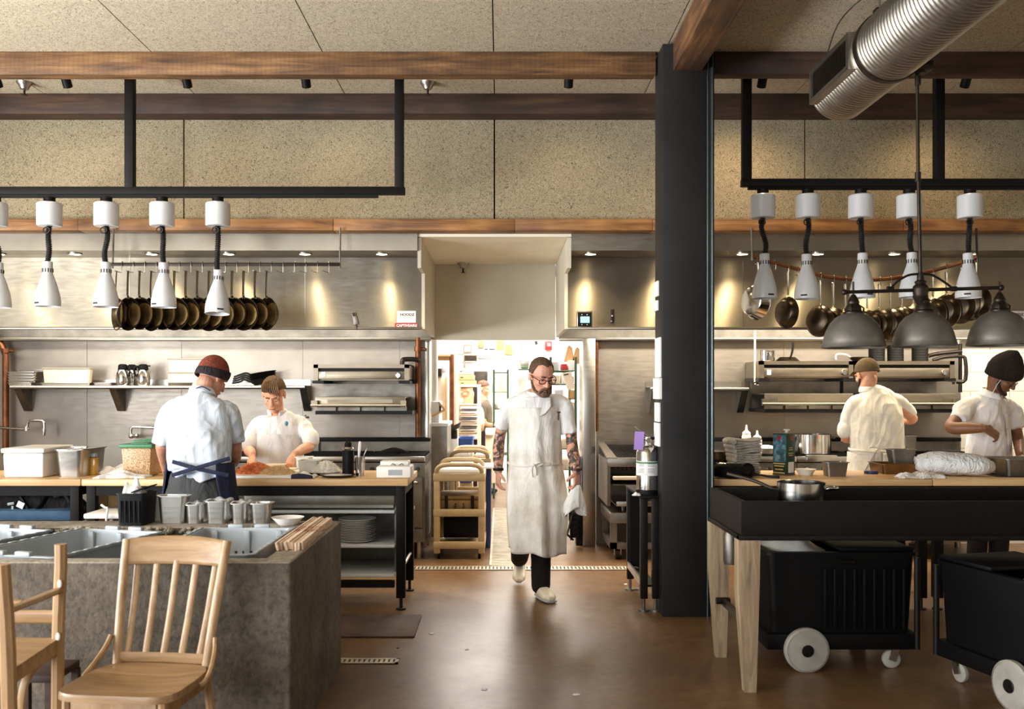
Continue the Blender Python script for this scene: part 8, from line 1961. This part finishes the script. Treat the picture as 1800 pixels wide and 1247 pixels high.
# ---------------------------------------------------------------- cook in the dark beanie
def beanie_cook():
    g = thing('person', 'person in tall dark beanie and white shirt leaning over the counter', 'person', (X(1735, 7.85), 7.85, 0))
    bf = Vector((.62, -.78, 0)).normalized(); br = bf.cross(Vector((0, 0, 1)))
    hd = Head(P(1764, 662, 7.66), (.62, -.46, -.60), 1.10, up=(.10, -.25, 1)); hd.brow = MAT['ink']
    side = tuple(-br)
    m = M()
    m.sweep([P(1737, 880, 7.88), P(1737, 840, 7.88), P(1737, 780, 7.86), P(1737, 725, 7.82), P(1741, 697, 7.78)], [(.14, .10), (.15, .11), (.15, .10), (.14, .08), (.075, .06)], n=20, sub=4, side=side, rnd=True)
    m.sweep([P(1740, 702, 7.79), P(1748, 686, 7.73), hd.L(0, -.035, -.04)], [.064, .060, .062], n=16, sub=3, rnd=True)
    hd.flesh(m)
    sr, er, wr = P(1697, 712, 7.78), P(1672, 752, 7.58), P(1730, 753, 7.40)
    sl, el, wl = P(1778, 716, 7.92), P(1789, 770, 7.88), P(1793, 800, 7.62)
    limb(m, [P(1712, 714, 7.8), sr + Vector((.01, 0, -.02)), P(1680, 738, 7.66), er, P(1700, 753, 7.48), wr], [.040, .042, .050, .050, .048, .032]); hand(m, wr, (.80, -.05, -.45), (-.35, .85, -.45), 1, .62, 1.12, spread=.14)
    limb(m, [P(1760, 718, 7.9), sl + Vector((-.006, 0, -.03)), el, wl], [.038, .040, .046, .032]); hand(m, wl, (.1, -.8, -.3), (0, 0, -1), -1, .5)
    for u in (1720, 1754): limb(m, [P(u, 870, 7.88), Vector((X(u, 7.88), 7.86, .48)), Vector((X(u, 7.88), 7.9, .09))], [.085, .06, .045])
    obj('body', m, skin('brown_skin', (124, 82, 54)), g, bake=FLESH)
    hd.eyes(g)
    m = M(); hd.sw(m, [(-.072, .00, -.03), (-.060, .035, -.078), (-.03, .074, -.1), (0, .086, -.106), (.03, .074, -.1), (.060, .035, -.078), (.072, .00, -.03)], [(.010, .006), (.014, .009), (.016, .010), (.018, .012), (.016, .010), (.014, .009), (.010, .006)], n=10, sub=3, rnd=True); obj('beard', m, plain('black_stubble', (36, 26, 20), .8, 0, .2, 40, .6, 120), g)
    knit = cloth('black_knit', (42, 34, 30), .3, .6, 40)
    bn = obj('beanie', hd.cap(76, 108, 118, .024, grow=(1.06, 1.08, 1.22), peak=.045, wob=.03), knit, g, bake=HSTEP)
    obj('folded_cuff', hd.rim(74, 107, 117, .026, (.026, .009)), knit, bn)
    m = M()
    for s in (-1, 1):
        hd.sw(m, [(s * .032 + .024 * math.cos(2 * math.pi * k / 16), .099, -.002 + .016 * math.sin(2 * math.pi * k / 16)) for k in range(17)], .0022, n=6)
        hd.sw(m, [(s * .056, .097, .004), (s * .079, .05, .006), (s * .083, -.01, .004)], .0022, n=6)
    hd.sw(m, [(-.008, .099, 0), (.008, .099, 0)], .0022, n=6)
    obj('glasses', m, MAT['steel_dull'], g)
    ew = M(); hd.sw(ew, [(.084, .012, -.006), (.080, .012, -.05), (.066, .02, -.11), (.06, .03, -.19)], .0022, n=6, sub=3); hd.e(ew, (.085, .010, -.004), (.006, .006, .008), 10, 6)
    obj('earphone_wire', ew, MAT['white_plastic'], g)
    white = cloth('white_shirt', (234, 230, 228), .05, .6, 7)
    m = M()
    m.sweep([P(1738, 865, 7.88), P(1738, 810, 7.88), P(1738, 770, 7.87), P(1737, 730, 7.83), P(1740, 706, 7.80), P(1745, 692, 7.76)], [(.225, .165), (.222, .165), (.222, .155), (.215, .128), (.165, .10), (.076, .074)], n=24, sub=4, side=side)
    limb(m, [P(1715, 710, 7.8), P(1698, 716, 7.77), P(1690, 727, 7.71)], [.078, .080, .074]); m.sweep([P(1694, 720, 7.74), P(1683, 741, 7.65)], [.080, .074], n=18)
    limb(m, [P(1762, 712, 7.9), P(1778, 722, 7.93), P(1784, 745, 7.92)], [.072, .074, .068]); m.sweep([P(1781, 732, 7.92), P(1786, 752, 7.91)], [.072, .066], n=18)
    obj('shirt', m, white, g, bake=garment(.026))
    c0 = P(1745, 693, 7.755)
    def collar(a, b):
        al = 2 * math.pi * (a * .86 + .07); d = bf * math.cos(al) + br * math.sin(al)
        return c0 + d * (.078 + .028 * b) + Vector((0, 0, .030 - .055 * b - .030 * math.cos(al)))
    obj('collar', M().grid(collar, 34, 5), white, g, bake=[('SOLIDIFY', dict(thickness=.006, offset=0)), ('SMOOTH', dict(factor=.5, iterations=1))])
    m = M(); pl = []
    for v, y, hd_, in ((712, 7.80, .132), (740, 7.84, .145), (775, 7.87, .160), (810, 7.88, .168), (850, 7.88, .17)):
        pl.append(P(1738, v, y) + bf * hd_)
    m.sweep(pl, [(.020, .004)] * len(pl), n=8, sub=4, side=tuple(br)); o = obj('placket', m, white, g)
    m = M()
    for k in range(5): m.ell(pl[0].lerp(pl[-1], .1 + k * .2) + bf * .006, (.006, .006, .006), n=8, m=6)
    obj('button', m, MAT['tub'], o)
    m = M()
    for u in (1718, 1756): limb(m, [P(u, 868, 7.88), Vector((X(u, 7.88), 7.86, .50)), Vector((X(u, 7.88), 7.9, .12))], [.11, .085, .075])
    obj('trousers', m, bpy.data.materials['dark_trousers'], g)
    for u in (1718, 1756):
        m = M(); shoe(m, (X(u, 7.88), 7.95, .05), (X(u, 7.88) + .06, 7.74, .045), (0, 0, 1), .052, .08); obj('shoe', m, MAT['black'], g)
beanie_cook()

# ---------------------------------------------------------------- two cooks far back
def far_cook(label, u, Y, head_px, f, hf, coat, hair, seed, arm=None):
    g = thing('person', label, 'person', (X(u, Y), Y, 0))
    hd = Head(P(head_px[0], head_px[1], Y), hf, 1.0); hd.brow = hair
    c = lambda z, dx=0: Vector((X(u, Y) + dx, Y, z))
    nz = hd.c.z - .16
    sd = tuple(Vector(f).normalized().cross(Vector((0, 0, 1))))
    sv = Vector(sd)
    m = M(); m.sweep([c(.95), c(1.1), c(1.3), c(nz - .04), hd.L(0, -.02, -.06)], [(.14, .10), (.15, .11), (.16, .11), (.09, .07), (.055, .055)], n=18, sub=4, side=sd, rnd=True); hd.flesh(m)
    fv = Vector(f).normalized()
    for s in (-1, 1):
        e = c(nz - .36) + sv * s * .24 + fv * .05; w = c(nz - .38) + sv * s * .14 + fv * .30
        limb(m, [c(nz - .07) + sv * s * .16, e, w], [.045, .04, .028]); hand(m, w, fv + Vector((0, 0, -.2)), (0, 0, -1), s, .5)
        limb(m, [c(.92) + sv * s * .09, c(.48) + sv * s * .09, c(.08) + sv * s * .09], [.08, .055, .042])
    obj('body', m, skin('far_skin_%d' % seed, (222, 166, 130)), g, bake=[('REMESH', dict(mode='VOXEL', voxel_size=.007)), ('SMOOTH', dict(factor=.5, iterations=2))])
    obj('hair', hd.cap(60, 84, 118, .014, wob=.05, nz=seed), hair, g, bake=HSTEP)
    m = M(); m.sweep([c(.92), c(1.1), c(1.3), c(nz - .06), c(nz)], [(.18, .14), (.175, .135), (.185, .13), (.15, .10), (.06, .06)], n=20, sub=4, side=sd)
    for s in (-1, 1):
        e = c(nz - .36) + sv * s * .24 + fv * .05
        limb(m, [c(nz - .08) + sv * s * .14, c(nz - .12) + sv * s * .18, c(nz - .26) + sv * s * .22 + fv * .02], [.062, .062, .056])
    obj('jacket', m, coat, g, bake=garment(.012, .07, .012))
    m = M()
    for s in (-1, 1): limb(m, [c(.94) + sv * s * .085, c(.5) + sv * s * .09, c(.1) + sv * s * .09], [.10, .08, .07])
    obj('trousers', m, cloth('plum_trousers_%d' % seed, (60, 48, 50), .2, .4, 9), g)
    for s in (-1, 1):
        m = M(); b = c(.05) + sv * s * .09; shoe(m, b - fv * .06, b + fv * .18, (0, 0, 1), .05, .075); obj('shoe', m, MAT['black'], g)
far_cook('person in white jacket bending behind the baking rack in the back kitchen', 822, 12.45, (820, 687), (-.5, .75, 0), (-.75, -.2, -.5), WHITE_COAT, plain('chestnut_hair', (84, 58, 38), .6, 0, .4, 60, .8, 120), 3)
far_cook('person in grey sweater standing by the dark door in the back kitchen', 850, 14.3, (850, 684), (1, -.1, 0), (.95, -.25, -.2), cloth('grey_sweater', (120, 108, 92), .15, .5, 10), plain('auburn_hair', (104, 66, 42), .6, 0, .35, 60, .8, 120), 9)
